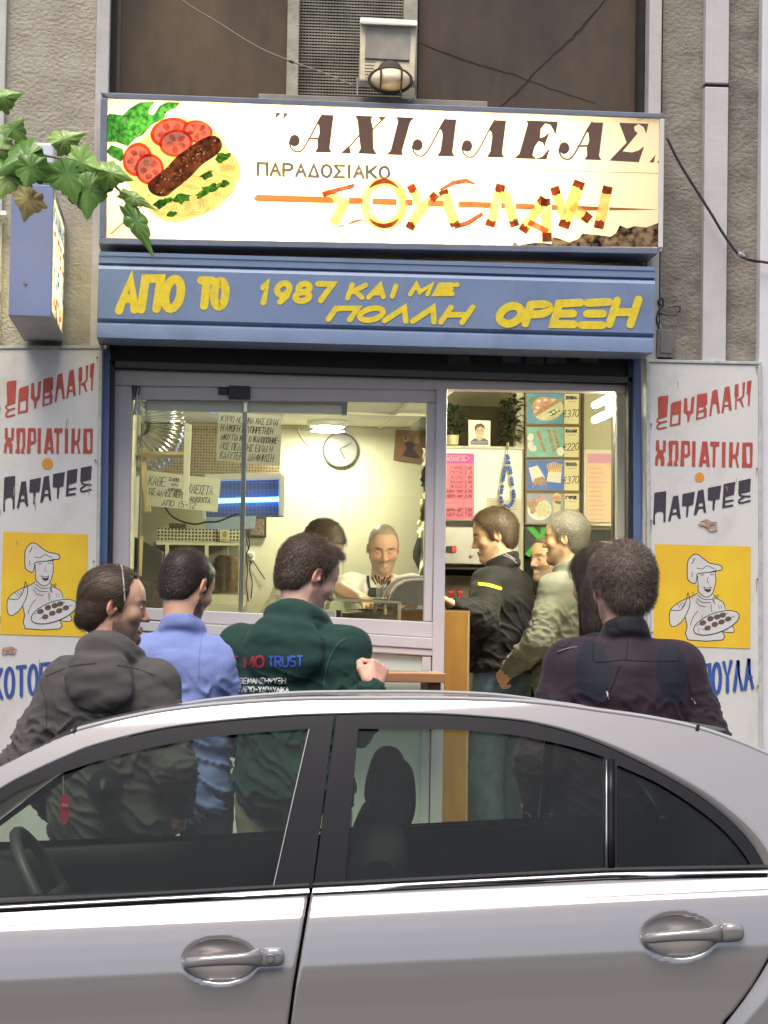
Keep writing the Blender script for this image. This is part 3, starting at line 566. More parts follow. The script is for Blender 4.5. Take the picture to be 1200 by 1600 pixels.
# ------------------------------------------------------------------ painted side boards
white_en = mat('white_enamel', (.6, .58, .555), .5, var=.1, vscale=3, dirt=(.34,.3,.25), dscale=2.6, damt=.75)
LT = {'red': [[[(58,330),(75,318),(147,308),(136,515),(62,542)]], [[(168,392),(182,376),(256,354),(248,592),(157,612)], [(181,500),(232,488),(228,575),(175,588)]],
  [[(278,337),(305,330),(308,460),(330,455),(340,325),(368,314),(356,470),(330,500),(322,560),(305,564),(303,500),(274,470)]],
  [[(386,302),(400,294),(472,280),(474,385),(455,410),(470,440),(466,516),(377,546)], [(402,425),(441,415),(441,440),(399,455)], [(401,475),(446,466),(440,510),(393,522)]],
  [[(514,265),(530,252),(557,245),(579,475),(558,479),(545,385),(520,390),(505,500),(486,507)]], [[(618,228),(634,218),(659,214),(677,446),(655,452),(648,408),(618,415),(608,470),(589,476)], [(623,362),(645,358),(648,392),(618,396)]],
  [[(702,198),(735,189),(734,310),(719,330),(718,436),(705,440),(705,330),(699,310)]], [[(766,179),(790,172),(782,305),(760,340),(779,411),(765,416),(742,354),(720,354),(720,338),(748,325),(766,300)]],
  [[(806,165),(844,154),(833,285),(826,401),(811,402),(815,290),(801,287)]]],
 'red2': [[[(44,735),(68,735),(72,820),(100,820),(100,735),(126,735),(122,830),(100,855),(113,890),(110,961),(82,961),(80,900),(62,900),(58,961),(34,956),(38,890),(55,850),(41,820)]],
  [[(147,745),(160,736),(218,736),(226,745),(226,900),(212,935),(223,961),(184,961),(190,930),(200,900),(200,770),(180,770),(172,900),(178,930),(175,961),(134,959),(140,930),(150,920),(144,760)]],
  [[(250,735),(308,736),(319,745),(323,860),(300,881),(272,886),(272,961),(239,962)], [(276,768),(299,770),(299,850),(276,856)]], [[(337,738),(366,738),(362,962),(334,962)]],
  [[(420,738),(460,738),(482,961),(455,962),(445,930),(425,930),(418,963),(390,961)], [(440,850),(451,902),(429,902)]], [[(484,738),(559,738),(556,778),(528,781),(523,963),(501,963),(505,781),(480,775)]],
  [[(579,740),(609,740),(606,963),(577,963)]], [[(639,740),(668,740),(668,850),(688,845),(700,740),(719,740),(713,850),(700,870),(717,961),(699,963),(685,885),(665,885),(662,963),(634,961)]],
  [[(744,742),(820,739),(829,748),(825,955),(812,963),(741,963)], [(775,773),(803,771),(807,920),(792,937),(779,920)]]],
 'dark': [[[(38,1180),(52,1172),(135,1162),(129,1455),(112,1461),(112,1375),(95,1353),(60,1361),(43,1382),(45,1475),(27,1482)]],
  [[(190,1215),(231,1207),(252,1430),(235,1433),(216,1390),(180,1395),(168,1450),(149,1452)], [(192,1336),(215,1334),(218,1368),(186,1372)]], [[(266,1197),(366,1177),(353,1300),(318,1313),(308,1416),(294,1416),(298,1313),(261,1310)]],
  [[(391,1171),(436,1159),(457,1380),(440,1383),(428,1340),(398,1345),(378,1400),(357,1403)], [(401,1290),(428,1288),(432,1320),(396,1325)]], [[(474,1146),(579,1127),(566,1255),(532,1263),(522,1363),(507,1363),(510,1269),(469,1262)]],
  [[(599,1116),(693,1097),(683,1218),(613,1241),(613,1275),(678,1265),(681,1280),(613,1296),(611,1322),(675,1314),(677,1332),(587,1346)]], [[(721,1091),(819,1071),(813,1195),(728,1217),(716,1205)]]]}
SS = {'red': [[(58,535),(54,557),(80,572),(130,560)], [(84,575),(56,602),(62,633),(128,618)]], 'dark': [[(724,1208),(742,1236),(810,1242)], [(762,1248),(724,1276),(732,1303),(810,1284)]]}
BOARDMATS = {}
def side_board(corners, label, mp, chef_off, sq, dot, blue, chips):
    Yb = YF - .07
    b = thing('painted_board', label, 'shop board', P((corners[3][0]+corners[2][0])/2, corners[3][1], Yb), 'painted boards either side of the shop')
    MB().pquad(corners, Yb, .05).build('board', white_en, b, bevel=.004)
    fr_ = MB(); (x0, y0), (x1, y1), (x2, y2), (x3, y3) = corners
    fr_.pquad([(x1-1, y1), (x1+4, y1), (x2+4, y2), (x2-1, y2)], Yb-.008, .066); fr_.pquad([(x0-4, y0), (x0+1, y0), (x3+1, y3), (x3-4, y3)], Yb-.008, .066)
    fr_.pquad([(x0-4, y0-5), (x1+4, y1-5), (x1+4, y1-.3), (x0-4, y0-.3)], Yb-.006, .064)
    fr_.build('edge_trim', mat('trim_green_grey', (.3,.34,.33), .5, var=.35, vscale=30, col2=(.5,.49,.46)), b, bevel=.002)
    pt = Paint(Yb)
    for w_ in ('red', 'red2', 'dark'):
        key = 'dark' if w_ == 'dark' else 'red'
        for loops in LT[w_]: pt.poly(key, *[[mp(w_, *q) for q in l] for l in loops])
        for st in SS.get(w_, []): pt.stroke(key, [mp(w_, *q) for q in st], 2.8, 3)
    pt.ell('orange', *dot)
    pt.poly('yellow', sq)
    # the painted cook with his plate, plain line drawing
    f = lambda x, y: (x/8 + chef_off[0], 820 + y/8 + chef_off[1])
    hat = [(310,360),(330,290),(390,232),(450,235),(520,290),(600,340),(700,360),(745,385),(740,425),(690,435),(660,430),(652,448),(450,470),(432,520),(410,592),(340,570),(312,510)]
    face = [(450,465),(655,445),(668,560),(650,640),(625,720),(560,762),(500,740),(450,690),(440,620),(415,595)]
    body = [(440,715),(350,765),(230,815),(105,915),(88,1050),(108,1120),(150,1132),(220,1090),(282,1010),(308,1130),(318,1298),(750,1300),(756,1212),(880,1205),(895,1160),(880,1110),(800,905),(760,830),(690,785),(640,735),(560,765)]
    for l in (body, face, hat): pt.poly('white', [f(*q) for q in bez(l, 4, True)])
    def ink(l, wd=1.2, sm=4): pt.stroke('ink', [f(*q) for q in l], wd, sm)
    ink(hat + [hat[0]], 1.4); ink([(440,500),(445,620),(450,690),(500,742),(560,764),(620,725),(652,640),(668,560),(660,440)])
    ink([(440,715),(350,765),(230,815),(105,915),(88,1050),(108,1120),(150,1132),(220,1090),(282,1010),(345,850),(320,710),(300,800),(270,870),(215,930),(100,925)], 1.2); ink([(282,1010),(308,1130),(318,1298),(750,1300),(756,1212)], 1.4, 2)
    ink([(640,735),(690,785),(760,830),(790,915)]); ink([(740,1198),(880,1205),(895,1160),(870,1112)]); ink([(430,400),(500,412),(555,372),(650,410)], .9); ink([(460,462),(560,455),(655,436)], .8)
    for l in ([(440,740),(520,790),(620,790)], [(430,780),(500,830),(600,830)], [(420,810),(460,865),(540,885)]): ink(l, .9)
    ink([(625,780),(700,735),(680,780),(640,790),(655,850),(625,790)], .8); ink([(605,850),(612,900),(615,945)], .8, 2); ink([(400,280),(385,320),(365,345)], 1.2); ink([(370,445),(372,480),(362,510)], .8)
    for x in (190, 220, 250): ink([(x, 850-(x-190)*.35), (x+30, 895-(x-190)*.35)], .8, 2)
    for x in (700, 730): ink([(x, 860), (x+12, 905)], .7, 2)
    ink([(445,935),(385,1010),(350,1110)], .7); ink([(570,510),(560,560),(580,585)], .7); ink([(480,490),(500,480),(520,490)], .9); ink([(600,485),(625,475),(640,482)], .9)
    pt.poly('ink', [f(*q) for q in [(510,632),(560,650),(615,632),(600,690),(562,702),(530,680)]]); pt.poly('white', [f(*q) for q in [(522,645),(560,658),(605,645),(598,660),(560,668),(528,660)]])
    pt.ell('white', *f(675, 1085), 37.5, 15.5, -20, 28); pt.stroke('ink', [f(675+300*math.cos(t)*.94+122*math.sin(t)*.34, 1085-300*math.cos(t)*.34+122*math.sin(t)*.94) for t in np.linspace(0, 6.283, 34)], 1.3)
    for x, y in ((505,1085),(600,1036),(685,1012),(752,988),(565,1150),(655,1106),(740,1074),(822,1038)): pt.ell('meat', *f(x, y), 5.4, 4.2, -20, 12, .08)
    ink([(430,1118),(470,1100)], .8, 2); ink([(770,980),(820,965)], .8, 2); ink([(495,1170),(530,1160)], .8, 2); ink([(850,1020),(900,1003)], .8, 2)
    write(pt, 'blue', 'ΚΟΤΟΠΟΥΛΑ', *blue, 5.4, gap=.45)
    (qx0, qy0), (qx1, qy1), (qx2, qy2), (qx3, qy3) = corners
    for k in range(9):
        x, y = random.uniform(qx0+8, qx1-8), random.uniform(qy0+12, 1060); pt.stroke('stain', [(x, y), (x+random.uniform(-3, 3), y+random.uniform(6, 26))], [random.uniform(.8, 2), .4], 0, cap=False)
    for k in range(7):
        x = (qx0+3) if k % 2 else (qx1-4); y = qy0+8+k*82+random.uniform(-9, 9); pt.ell('screw', x+(qx3-qx0)*(y-qy0)/900, y, 1.6, 1.6, 0, 10, .15); pt.stroke('stain', [(x, y+1), (x+.5, y+random.uniform(8, 22))], [1.8, .4], cap=False)
    for cx, cy_, r in chips:
        l = [(cx + r*k_*math.cos(a)*1.7, cy_ + r*k_*.75*math.sin(a)) for a, k_ in ((2*math.pi*i/17, random.uniform(.55, 1.1)) for i in range(17))]; pt.poly('rust', l)
    pt.done(b, {'red': mat('red_paint', (.42,.07,.05), .55, var=.2, vscale=25), 'dark': mat('purple_black_paint', (.045,.035,.05), .5, var=.2, vscale=25), 'orange': mat('orange_paint', (.62,.25,.03), .5),
       'yellow': mat('mustard_paint', (.72,.5,.02), .55, var=.12, vscale=5, col2=(.68,.38,.02)), 'white': white_en, 'ink': mat('ink_black', (.018,.017,.02), .5), 'meat': mat('painted_meat', (.13,.085,.065), .6, var=.4, vscale=90),
       'blue': mat('blue_paint', (.035,.09,.33), .5, var=.25, vscale=25), 'stain': mat('rust_streak', (.36,.27,.19), .8, var=.3, vscale=60), 'screw': mat('screw_rust', (.14,.1,.08), .6), 'rust': mat('rust_chip', (.2,.09,.04), .9, var=.6, vscale=70, col2=(.5,.42,.34))},
      {'red': 'red_lettering', 'dark': 'dark_lettering', 'orange': 'dot', 'yellow': 'yellow_square', 'white': 'cook_picture', 'ink': 'cook_outline', 'meat': 'meat_picture', 'blue': 'blue_lettering', 'rust': 'rust_patch', 'stain': 'rust_streaks', 'screw': 'screws'})
def mapL(w_, x, y): return (x/5.712, 540 + y/5.712)
def mapR(w_, x, y):
    if w_ == 'red': X2 = (x-58)*1.067+130; Y2 = (y-(330-(x-58)*.2166))*.92 + 350-(X2-130)*.179
    elif w_ == 'red2': X2 = (x-35)*1.1+105; Y2 = (y-735) + 730 + (X2-105)*.018
    else: X2 = (x-28)*1.104+88; Y2 = (y-(1180-(x-28)*.133))*.93 + 1205-(X2-88)*.149
    return (1005 + X2/5.713, 560 + Y2/5.713)
side_board([(-3, 545), (156, 545), (144, 1440), (-18, 1440)], 'white painted board with red and black letters, its yellow cook picture beside the grey hoodie', mapL, (0, 0),
   [(5, 831), (137, 835), (134, 995), (0, 991)], (74, 724.5, 8.6, 8.6), ((-10, 1092), (150, 1072), (45, 44)), [(14, 1017, 9)])
side_board([(1014, 566), (1186, 570), (1188, 1445), (1018, 1445)], 'white painted board with a rust patch between its black letters and the yellow cook picture', mapR, (1035, 17.5),
   [(1023.5, 850), (1173, 854), (1172, 1013.5), (1021, 1008)], (1093, 745.5, 7.3, 7.3), ((1030, 1097), (1176, 1074), (46, 46)), [(1105, 818, 9), (1112, 826, 6)])
# ------------------------------------------------------------------ inside the shop
def slab(parent, name, pts, Y, t, m, bevel=0, **k): return MB().pquad(pts, Y, t).build(name, m, parent, bevel=bevel, **k)
def at(name, label, cat, px, py, Y, group=None): return thing(name, label, cat, P(px, py, Y), group)
steel = mat('brushed_steel', (.5, .49, .45), .38, .9, var=.15, vscale=5, stretch=(1,1,8))
steel2 = mat('dull_steel', (.42,.41,.37), .45, .7, var=.2, vscale=4, dirt=(.2,.17,.1), damt=.4)
white_p = mat('white_plastic', (.72,.71,.62), .45); paper = film_mat('paper', (.82,.8,.66), .45); inkm = mat('ink_black', (.018,.017,.02), .5)
wood = mat('yellow_wood', (.52,.27,.06), .45, var=.25, vscale=3, stretch=(6,6,.7), col2=(.42,.2,.04)); palewood = mat('pale_wood', (.6,.48,.24), .5, var=.2, vscale=6)
# ceiling lamp, plus a tube lamp added in place of a reflected one
cl = at('ceiling_lamp', 'round white ceiling lamp shining above the wall clock', 'lamp', 512, 663, 12.85)
c = P(512, 666, 12.85); c.z = ZC - .012
MB().lathe([(.115, .011), (.115, -.012), (.1, -.02), (.098, -.02)], c, seg=36).build('rim', white_p, cl, autos=30)
MB().lathe([(.097, -.019), (.07, -.028), (.01, -.03)], c, seg=36).build('diffuser', emit_mat('lamp_glow', (1, .95, .78), 40), cl, smooth=True)
la = bpy.data.lights.new('lamp_light', 'AREA'); la.shape = 'DISK'; la.size = .19; la.energy = 6; la.color = (1, .93, .68)
lo_ = bpy.data.objects.new('lamp_light', la); C.objects.link(lo_); lo_.parent = cl; lo_.location = c - cl.location + Vector((0, 0, -.045)); lo_.visible_camera = True
tl = at('tube_lamp', 'bare tube lamp added where only its reflection shows, brought forward to light the shop', 'lamp', 945, 640, 11.3)
a, b = P(930, 633, 10.9), P(972, 612, 10.0); d = Vector((0, 0, -.07))  # set forward of the reflected spot to light kitchen and cook
MB().tube([a, b], .016, 10).tube([a+d, b+d], .016, 10).build('tubes', emit_mat('added_tube_glow', (1, .93, .70), 125), tl, smooth=True)
e = Vector((.05, 0, .03)); MB().hexa([a+e+d, b+e+d, b+e-d, a+e-d], [v+Vector((.05, 0, 0)) for v in (a+e+d, b+e+d, b+e-d, a+e-d)]).build('batten', white_p, tl)
# partition at the back right with the menu boards
pw = at('partition_wall', 'cream partition with a steel edge carrying the picture menus', 'partition', 900, 1200, 12.3); YM = 12.2
slab(pw, 'panel', [(819, 600), (1010, 600), (1010, 828), (819, 826)], YM, .08, cream)
slab(pw, 'upright', [(806, 612), (819, 612), (816, 1400), (803, 1400)], YM-.02, .09, mat('upright_cream', (.6,.57,.4), .5, var=.1), bevel=.003)
slab(pw, 'door_glass', [(819, 827), (1010, 829), (1010, 1400), (815, 1400)], YM+.02, .03, mat('dark_door_glass', (.035,.04,.035), .15, var=.4, vscale=2))
slab(pw, 'bright_pole', [(967, 612), (979, 612), (976, 1300), (964, 1300)], 10.1, .03, mat('pole_cream', (.72,.7,.5), .35), bevel=.003)
slab(pw, 'dark_post', [(909, 610), (913, 610), (911, 822), (907, 822)], YM-.03, .03, mat('brown_post', (.1,.06,.03), .6))
gk = at('shop_poster', 'dark poster with a big green letter, under the picture menus', 'poster', 840, 868, YM-.03)
slab(gk, 'sheet', [(820, 823), (864, 823), (864, 868), (820, 868)], YM-.03, .004, mat('poster_dark', (.05,.055,.045), .6, var=.4, vscale=20))
pt = Paint(YM-.03); pt.stroke('g', [(849, 823), (848, 842)], 8, cap=False); pt.stroke('g', [(826, 822), (845, 842), (824, 868)], 8.5, cap=False)
pt.done(gk, {'g': mat('poster_green', (.06,.4,.05), .6)}, {'g': 'letter'})
def menu(y, price, word, label, paint):
    b = at('picture_menu', label, 'menu board', 863, y+50, YM-.04, 'picture menus on the partition')
    slab(b, 'box', [(821, y), (907, y), (906, y+51.5), (821, y+51)], YM-.06, .055, mat('menu_frame', (.2,.14,.07), .6))
    pt = Paint(YM-.06)
    pt.poly('back', [(823.5, y+2.5), (881, y+2.5), (880.5, y+49), (823.5, y+48.5)]); pt.poly('strip', [(882, y+2.5), (904.5, y+2.5), (904, y+49.5), (881.5, y+49)])
    paint(pt, y); write(pt, 'ink', word, (884.5, y+10.5), (901, y+10.5), 4.2, 1.7, gap=.25); pt.stroke('ink2', [(886, y+14.5), (900, y+14.5)], .8, cap=False)
    write(pt, 'ink', price, (879.5, y+39), (903.5, y+38), (10.5, 11.5), 1.15, slant=.15, gap=.3)
    B = {'back': menu_backs[y], 'strip': mat('menu_strip', (.72,.68,.42), .5), 'ink': inkm, 'ink2': mat('ink_grey', (.35,.32,.25), .6), 'red': mat('food_red', (.55,.17,.1), .6, var=.4, vscale=60, col2=(.7,.4,.3)),
         'green': mat('food_green', (.12,.26,.1), .6, var=.4, vscale=60), 'cream': mat('food_cream', (.72,.68,.45), .6, var=.2, vscale=60), 'brown': mat('food_brown', (.28,.16,.08), .6, var=.5, vscale=80, col2=(.5,.36,.2)), 'chips': mat('food_chips', (.78,.5,.14), .6, var=.3, vscale=90), 'white': mat('food_white', (.78,.78,.72), .6)}
    N = {'back': 'picture', 'strip': 'price_strip', 'ink': 'lettering', 'ink2': 'small_print'}
    pt.done(b, B, {k: N.get(k, 'food_picture') for k in pt.mb})
menu_backs = {613: mat('menu_blue', (.09,.3,.5), .5, var=.2, vscale=20), 665: mat('menu_teal', (.22,.5,.48), .5, var=.2, vscale=20), 717: mat('menu_royal', (.06,.16,.55), .5, var=.15, vscale=20), 769: mat('menu_stripe', (.38,.4,.5), .5, var=.3, vscale=50)}
def f1(pt, y):
    pt.ell('green', 833, y+13, 8, 7, 0, 14, .3); pt.ell('cream', 857, y+27, 24, 17, -15); pt.ell('red', 847, y+18, 17, 11, -20, 16, .1); pt.stroke('brown', [(835, y+36), (876, y+11)], [5, 8, 6]); pt.ell('green', 865, y+31, 9, 4, -20, 12, .3)
    for k in range(5): pt.ell('white', 850+k*5, y+40-k*3, 2.6, 1.8)
    for x, q in ((842, 14), (852, 12), (840, 24)): pt.ell('white', x, y+q, 3.4, 2.4, 0, 10, .2)
def f2(pt, y):
    for x0, y0, x1, y1 in ((841, 10, 850, 38), (858, 9, 866, 38), (866, 9, 874, 38)):
        pt.stroke('brown', [(x0-2, y+y0-4), (x1+1, y+y1+5)], .7)
        for t in np.linspace(0, 1, 6): pt.ell('brown', x0+(x1-x0)*t, y+y0+(y1-y0)*t, 3.1, 3, 0, 9, .2)
    for q in ((829, 18, 5, 6), (832, 35, 7, 5), (876, 40, 6, 7), (829, 29, 4, 5)): pt.ell('white', q[0], y+q[1], q[2], q[3], 20, 14, .08)
def f3(pt, y):
    pt.poly('white', [(826, y+14), (840, y+10), (852, y+30), (832, y+37)]); pt.poly('white', [(857, y+18), (878, y+14), (876, y+38), (854, y+35)])
    for k in range(8): pt.stroke('chips', [(858+k*2.6, y+20), (855+k*3.2, y+5+abs(3.5-k)*1.2)], 2.2)
    for k in range(7): pt.stroke('brown', [(836+k*2, y+32-k*.6), (833+k*3.5, y+43-(k % 3)*2)], 2.6)
def f4(pt, y):
    pt.ell('white', 843, y+27, 19, 17); pt.ell('cream', 848, y+28, 12, 11, 0, 16, .15); pt.ell('brown', 833, y+18, 9, 6, -20, 12, .2); pt.ell('red', 844, y+11, 8, 4, -10, 12, .2); pt.ell('brown', 832, y+27, 5, 6, 0, 12, .2)
    pt.stroke('cream', [(870, y+8), (870, y+40)], [14, 12, 8]); pt.ell('red', 869, y+10, 8, 5, 0, 12, .2); pt.ell('green', 872, y+16, 5, 3, 0, 10, .3)
menu(613, '€370', 'ΣΟΥΒΛΑ', 'topmost picture menu with a red kebab plate on blue', f1); menu(665, '€220', 'ΚΑΛΑΜΙ', 'teal picture menu showing skewers and onion pieces', f2)
menu(717, '€370', 'ΠΑΤΑΤΑ', 'blue picture menu showing fries in white paper cones', f3); menu(769, '€360', 'ΓΥΡΟΣ', 'lowest picture menu with a round white plate of sliced meat', f4)
def pricelist(px, label, cols, alpha, Y, name='price_list'):
    (x0, y0, x1, y1) = px; o = at(name, label, 'price list', (x0+x1)/2, y1, Y)
    slab(o, 'sheet', [(x0, y0), (x1, y0+.5), (x1-.5, y1), (x0-.5, y1-.5)], Y, .004, cols[0])
    pt = Paint(Y); pt.poly('head', [(x0+1, y0+1), (x1-1, y0+1.5), (x1-1, y0+16), (x0+1, y0+15.5)])
    if alpha:
        pt.stroke('white', [(x0+2, y0+3.5), (x1-13, y0+3.5), (x1-8, y0+7.5), (x1-13, y0+11.5), (x0+2, y0+11.5)], .8, cap=False); write(pt, 'white', 'ΚΑΤΑΛΟΓΟΣ', (x0+3, y0+10), (x1-14, y0+10), 4.6, 1.0, gap=.25)
        rows = ['ΓΥΡΟΣ', 'ΠΙΤΑ', '500', 'ΚΑΛΑΜ', '500', 'ΚΟΚΑ 500', 'ΝΕΡΟ ΜΙΚ', '', '', 'ΜΠΥΡΑ ΜΕΓ', 'ΜΕΡΙΔΑ']; pr = ['2.20', '2.40', '1.90', '2.60', '2.40', '0.50', '2.60', '', '', '7.50', '7.50']
        for k in range(11):
            y = y0+25+k*7.3; pt.stroke('rule', [(x0+2, y+1.6), (x1-2, y+1.9)], .5, cap=False)
            if rows[k]: write(pt, 'ink', rows[k], (x0+4 if len(rows[k]) > 5 else x0+10, y), (x1-19, y), 3.8, .8, slant=.2, gap=.4, jit=.3); write(pt, 'ink', pr[k], (x1-15, y), (x1-4, y), 4, .85, slant=.2, gap=.3, jit=.3)
        pt.stroke('rule', [(x1-17, y0+18), (x1-17.5, y1-4)], .5, cap=False)
    else:
        for k in range(13):
            y = y0+24+k*7.2; pt.stroke('rule', [(x0+4, y), (x0+random.uniform(20, x1-x0-6), y)], 1.1, cap=False)
    pt.done(o, {'head': cols[1], 'white': paper, 'ink': mat('maroon_ink', (.12,.02,.03), .6), 'rule': cols[2]}, {'head': 'heading', 'white': 'heading_lettering', 'ink': 'lettering', 'rule': 'lines'})
# white board, price list, beads, notes over the grill
YG = 12.05
wb = at('white_board', 'cream white board hanging above the grill hood behind the price list', 'board', 755, 815, YG)
slab(wb, 'sheet', [(680, 700), (816, 701), (813, 815), (680, 812)], YG, .02, mat('board_white', (.74,.74,.64), .4), bevel=.002); slab(wb, 'top_shelf', [(676, 696), (819, 698), (819, 702), (676, 700)], YG-.02, .3, mat('shelf_grey', (.45,.45,.38), .5))
slab(wb, 'bottom_gap', [(680, 813), (812, 816), (812, 824), (680, 821)], YG+.01, .03, mat('gap_dark', (.03,.025,.02), .7))
pricelist((694, 708, 741, 812), 'pink handwritten price list on the white board beside the blue beads', (mat('list_pink', (.75,.2,.28), .6, var=.1), mat('list_magenta', (.45,.05,.3), .6), mat('list_rule', (.45,.08,.12), .6)), 1, YG-.006)
pricelist((917, 708, 955, 816), 'pale second price list standing in for a reflection of the pink one', (mat('list_reflected', (.72,.48,.38), .5, var=.15, vscale=6, col2=(.72,.55,.3)), mat('list_reflected_head', (.6,.3,.45), .5), mat('faded_rule', (.55,.32,.26), .5)), 0, YM-.08)  # second list is a reflection in glass, built as a paler sheet
slab(at('reflected_board', 'white panel standing in for the reflected board behind the pale list', 'panel', 935, 823, YM-.05), 'sheet', [(913, 702), (959, 703), (958, 822), (912, 821)], YM-.06, .05, mat('board_white', (.74,.74,.64)))  # the mirrored white board, built as a solid panel
nb = at('paper_notice', 'small printed paper notice pinned beneath the blue beads', 'notice', 788, 817, YG-.01); slab(nb, 'sheet', [(761, 777), (815, 778), (814, 817), (761, 816)], YG-.008, .004, paper)
pt = Paint(YG-.008); [pt.stroke('g', [(766, 783+k*4.2), (random.uniform(790, 810), 783.4+k*4.2)], .8, cap=False) for k in range(7)]; pt.done(nb, {'g': mat('print_grey', (.42,.42,.36), .7)}, {'g': 'lettering'})
bd = at('worry_beads', 'string of big blue beads hanging on the white board', 'beads', 793, 795, YG-.04)
loop = bez([(793, 712), (789.5, 730), (785.5, 755), (783, 778), (788, 789), (793, 791), (798, 789), (803, 776), (800, 752), (796.5, 730), (793.6, 712)], 5); mb = MB()
cum = [0]
for q0, q1 in zip(loop, loop[1:]): cum.append(cum[-1]+math.dist(q0, q1))
for s in np.arange(0, cum[-1], 6.2):
    i = max(0, np.searchsorted(cum, s)-1); a = P(*loop[i], YG-.04); b = P(*loop[min(i+1, len(loop)-1)], YG-.04); dd = (b-a).normalized()
    mb.lathe([(.002, -.0095), (.0085, -.007), (.0105, 0), (.0085, .007), (.002, .0095)], P(loop[i][0]+(s-cum[i])*0, loop[i][1], YG-.04), dd, 10)
mb.build('beads', mat('bead_blue', (.02,.05,.3), .15, var=.4, vscale=80, col2=(.12,.2,.5)), bd, smooth=True)
MB().tube([P(x, y, YG-.04) for x, y in loop], .002, 5).tube([P(793, 712, YG-.04), P(793.4, 700, YG-.035)], .003, 5).tube([P(792, 791, YG-.04), P(792, 800, YG-.04)], [.004, .007], 6).lathe([(.006, 0), (.009, .01), (.006, .025), (.003, .03)], P(793.5, 700, YG-.04)).build('cord', mat('bead_cord', (.35,.3,.2), .7), bd)
# alcove above the board: dark back, potted plant, portrait, trailing plant
al = at('alcove_back', 'dark brown alcove wall above the white board', 'panel', 755, 695, 13.1); slab(al, 'panel', [(672, 632), (818, 637), (818, 704), (672, 704)], 13.0, .08, mat('alcove_brown', (.12,.095,.06), .7, var=.4, vscale=5))
pp = at('potted_plant', 'small dark leaved plant in a cream pot on the board shelf', 'plant', 708, 696, YG+.1)
MB().lathe([(.02, 0), (.03, .001), (.034, .05), (.036, .052), (.03, .052)], P(707, 695.5, YG+.1), seg=18).build('pot', mat('pot_cream', (.7,.66,.36), .5), pp, autos=30)
def leafset(n, c, spread, size, parent, name, m, droop=.3, up=1):
    mb = MB()
    for k in range(n):
        a = random.uniform(0, 6.28); r = random.random()**.6; p = Vector(c) + Vector((math.cos(a)*spread[0]*r, math.sin(a)*spread[1]*r, random.uniform(0, spread[2])))
        d = Vector((math.cos(a), math.sin(a), random.uniform(-droop, up))).normalized(); sdv = d.cross(Vector((random.uniform(-.4,.4), random.uniform(-.4,.4), 1))).normalized(); s = size*random.uniform(.7, 1.3); up_ = sdv.cross(d)
        mb.add([p, p+d*s*.4+sdv*s*.2+up_*s*.05, p+d*s*.75+sdv*s*.12, p+d*s-up_*s*.1, p+d*s*.75-sdv*s*.12, p+d*s*.4-sdv*s*.2+up_*s*.05], [(0,1,5), (1,2,4,5), (2,3,4)])
    return mb.build(name, m, parent)
darkleaf = mat('dark_leaf', (.035,.06,.02), .25, var=.4, vscale=30)
leafset(60, P(709, 680, YG+.1), (.035, .035, .14), .06, pp, 'leaves', darkleaf)
MB().tube([P(707, 682, YG+.1), P(710, 640, YG+.1)], [.004, .002], 6).build('stem', darkleaf, pp)
tp = at('trailing_plant', 'bushy dark green trailing plant hanging at the end of the board shelf', 'plant', 798, 690, YG+.12)
leafset(300, P(798, 690, YG+.14), (.05, .05, .23), .05, tp, 'leaves', mat('garland_green', (.045,.055,.02), .6, var=.5, vscale=20), .8, .6); MB().tube([P(796, 694, YG+.14), P(800, 660, YG+.14), P(798, 625, YG+.14)], [.006, .004, .003], 6).build('stem', darkleaf, tp)
pf = at('portrait_photo', 'framed photo of a smiling dark haired man in a striped shirt on the board shelf', 'photo', 749, 697, YG+.02)
slab(pf, 'frame', [(732, 656), (766.5, 657.5), (766, 697.5), (732, 697)], YG+.01, .012, mat('frame_white2', (.76,.75,.68), .4), bevel=.001)
pt = Paint(YG+.01); pt.poly('w', [(734.5, 659), (764, 660), (763.5, 695.5), (734.5, 695)])
pt.poly('shirt', [(735, 695), (735.5, 689), (742, 684.5), (748, 687), (756, 684.5), (763, 688.5), (763.3, 695.4)])
for k in range(3): pt.stroke('stripe', [(736, 690+k*2), (749, 689.5+k*2.1), (763, 690+k*2)], .7, cap=False)
pt.poly('skin', [(744.5, 680), (754, 680), (754, 686), (749, 689), (744.5, 686)]); pt.ell('skin', 749.5, 675, 7, 9.5); pt.poly('hair', [(742, 674), (741.5, 667), (745, 662.5), (752, 661.5), (757, 665), (757.5, 674), (755.5, 669), (751, 666.5), (745.5, 668.5), (743.5, 672)])
pt.stroke('hair', [(745, 671.8), (747.8, 671.5)], .8); pt.stroke('hair', [(751.5, 671.5), (754.3, 671.8)], .8); pt.stroke('hair', [(745.6, 673.6), (747.4, 673.6)], .8); pt.stroke('hair', [(751.9, 673.6), (753.7, 673.6)], .8); pt.stroke('nose', [(749.6, 674), (749.3, 677.5), (750.4, 677.6)], .5); pt.stroke('mouth', [(746.3, 679.6), (749.5, 681), (753, 679.4)], 1)
pt.done(pf, {'w': mat('photo_white', (.72,.72,.64), .5), 'shirt': mat('photo_shirt', (.06,.07,.1), .6), 'stripe': mat('photo_stripe', (.4,.42,.42), .6), 'skin': mat('photo_skin', (.5,.38,.26), .6), 'hair': mat('photo_hair', (.04,.03,.025), .6), 'nose': mat('photo_nose', (.32,.2,.13), .6), 'mouth': mat('photo_mouth', (.75,.7,.6), .6)},
   {'w': 'picture', 'shirt': 'shirt_picture', 'stripe': 'shirt_stripes', 'skin': 'face_picture', 'hair': 'hair_picture', 'nose': 'nose_picture', 'mouth': 'mouth_picture'})
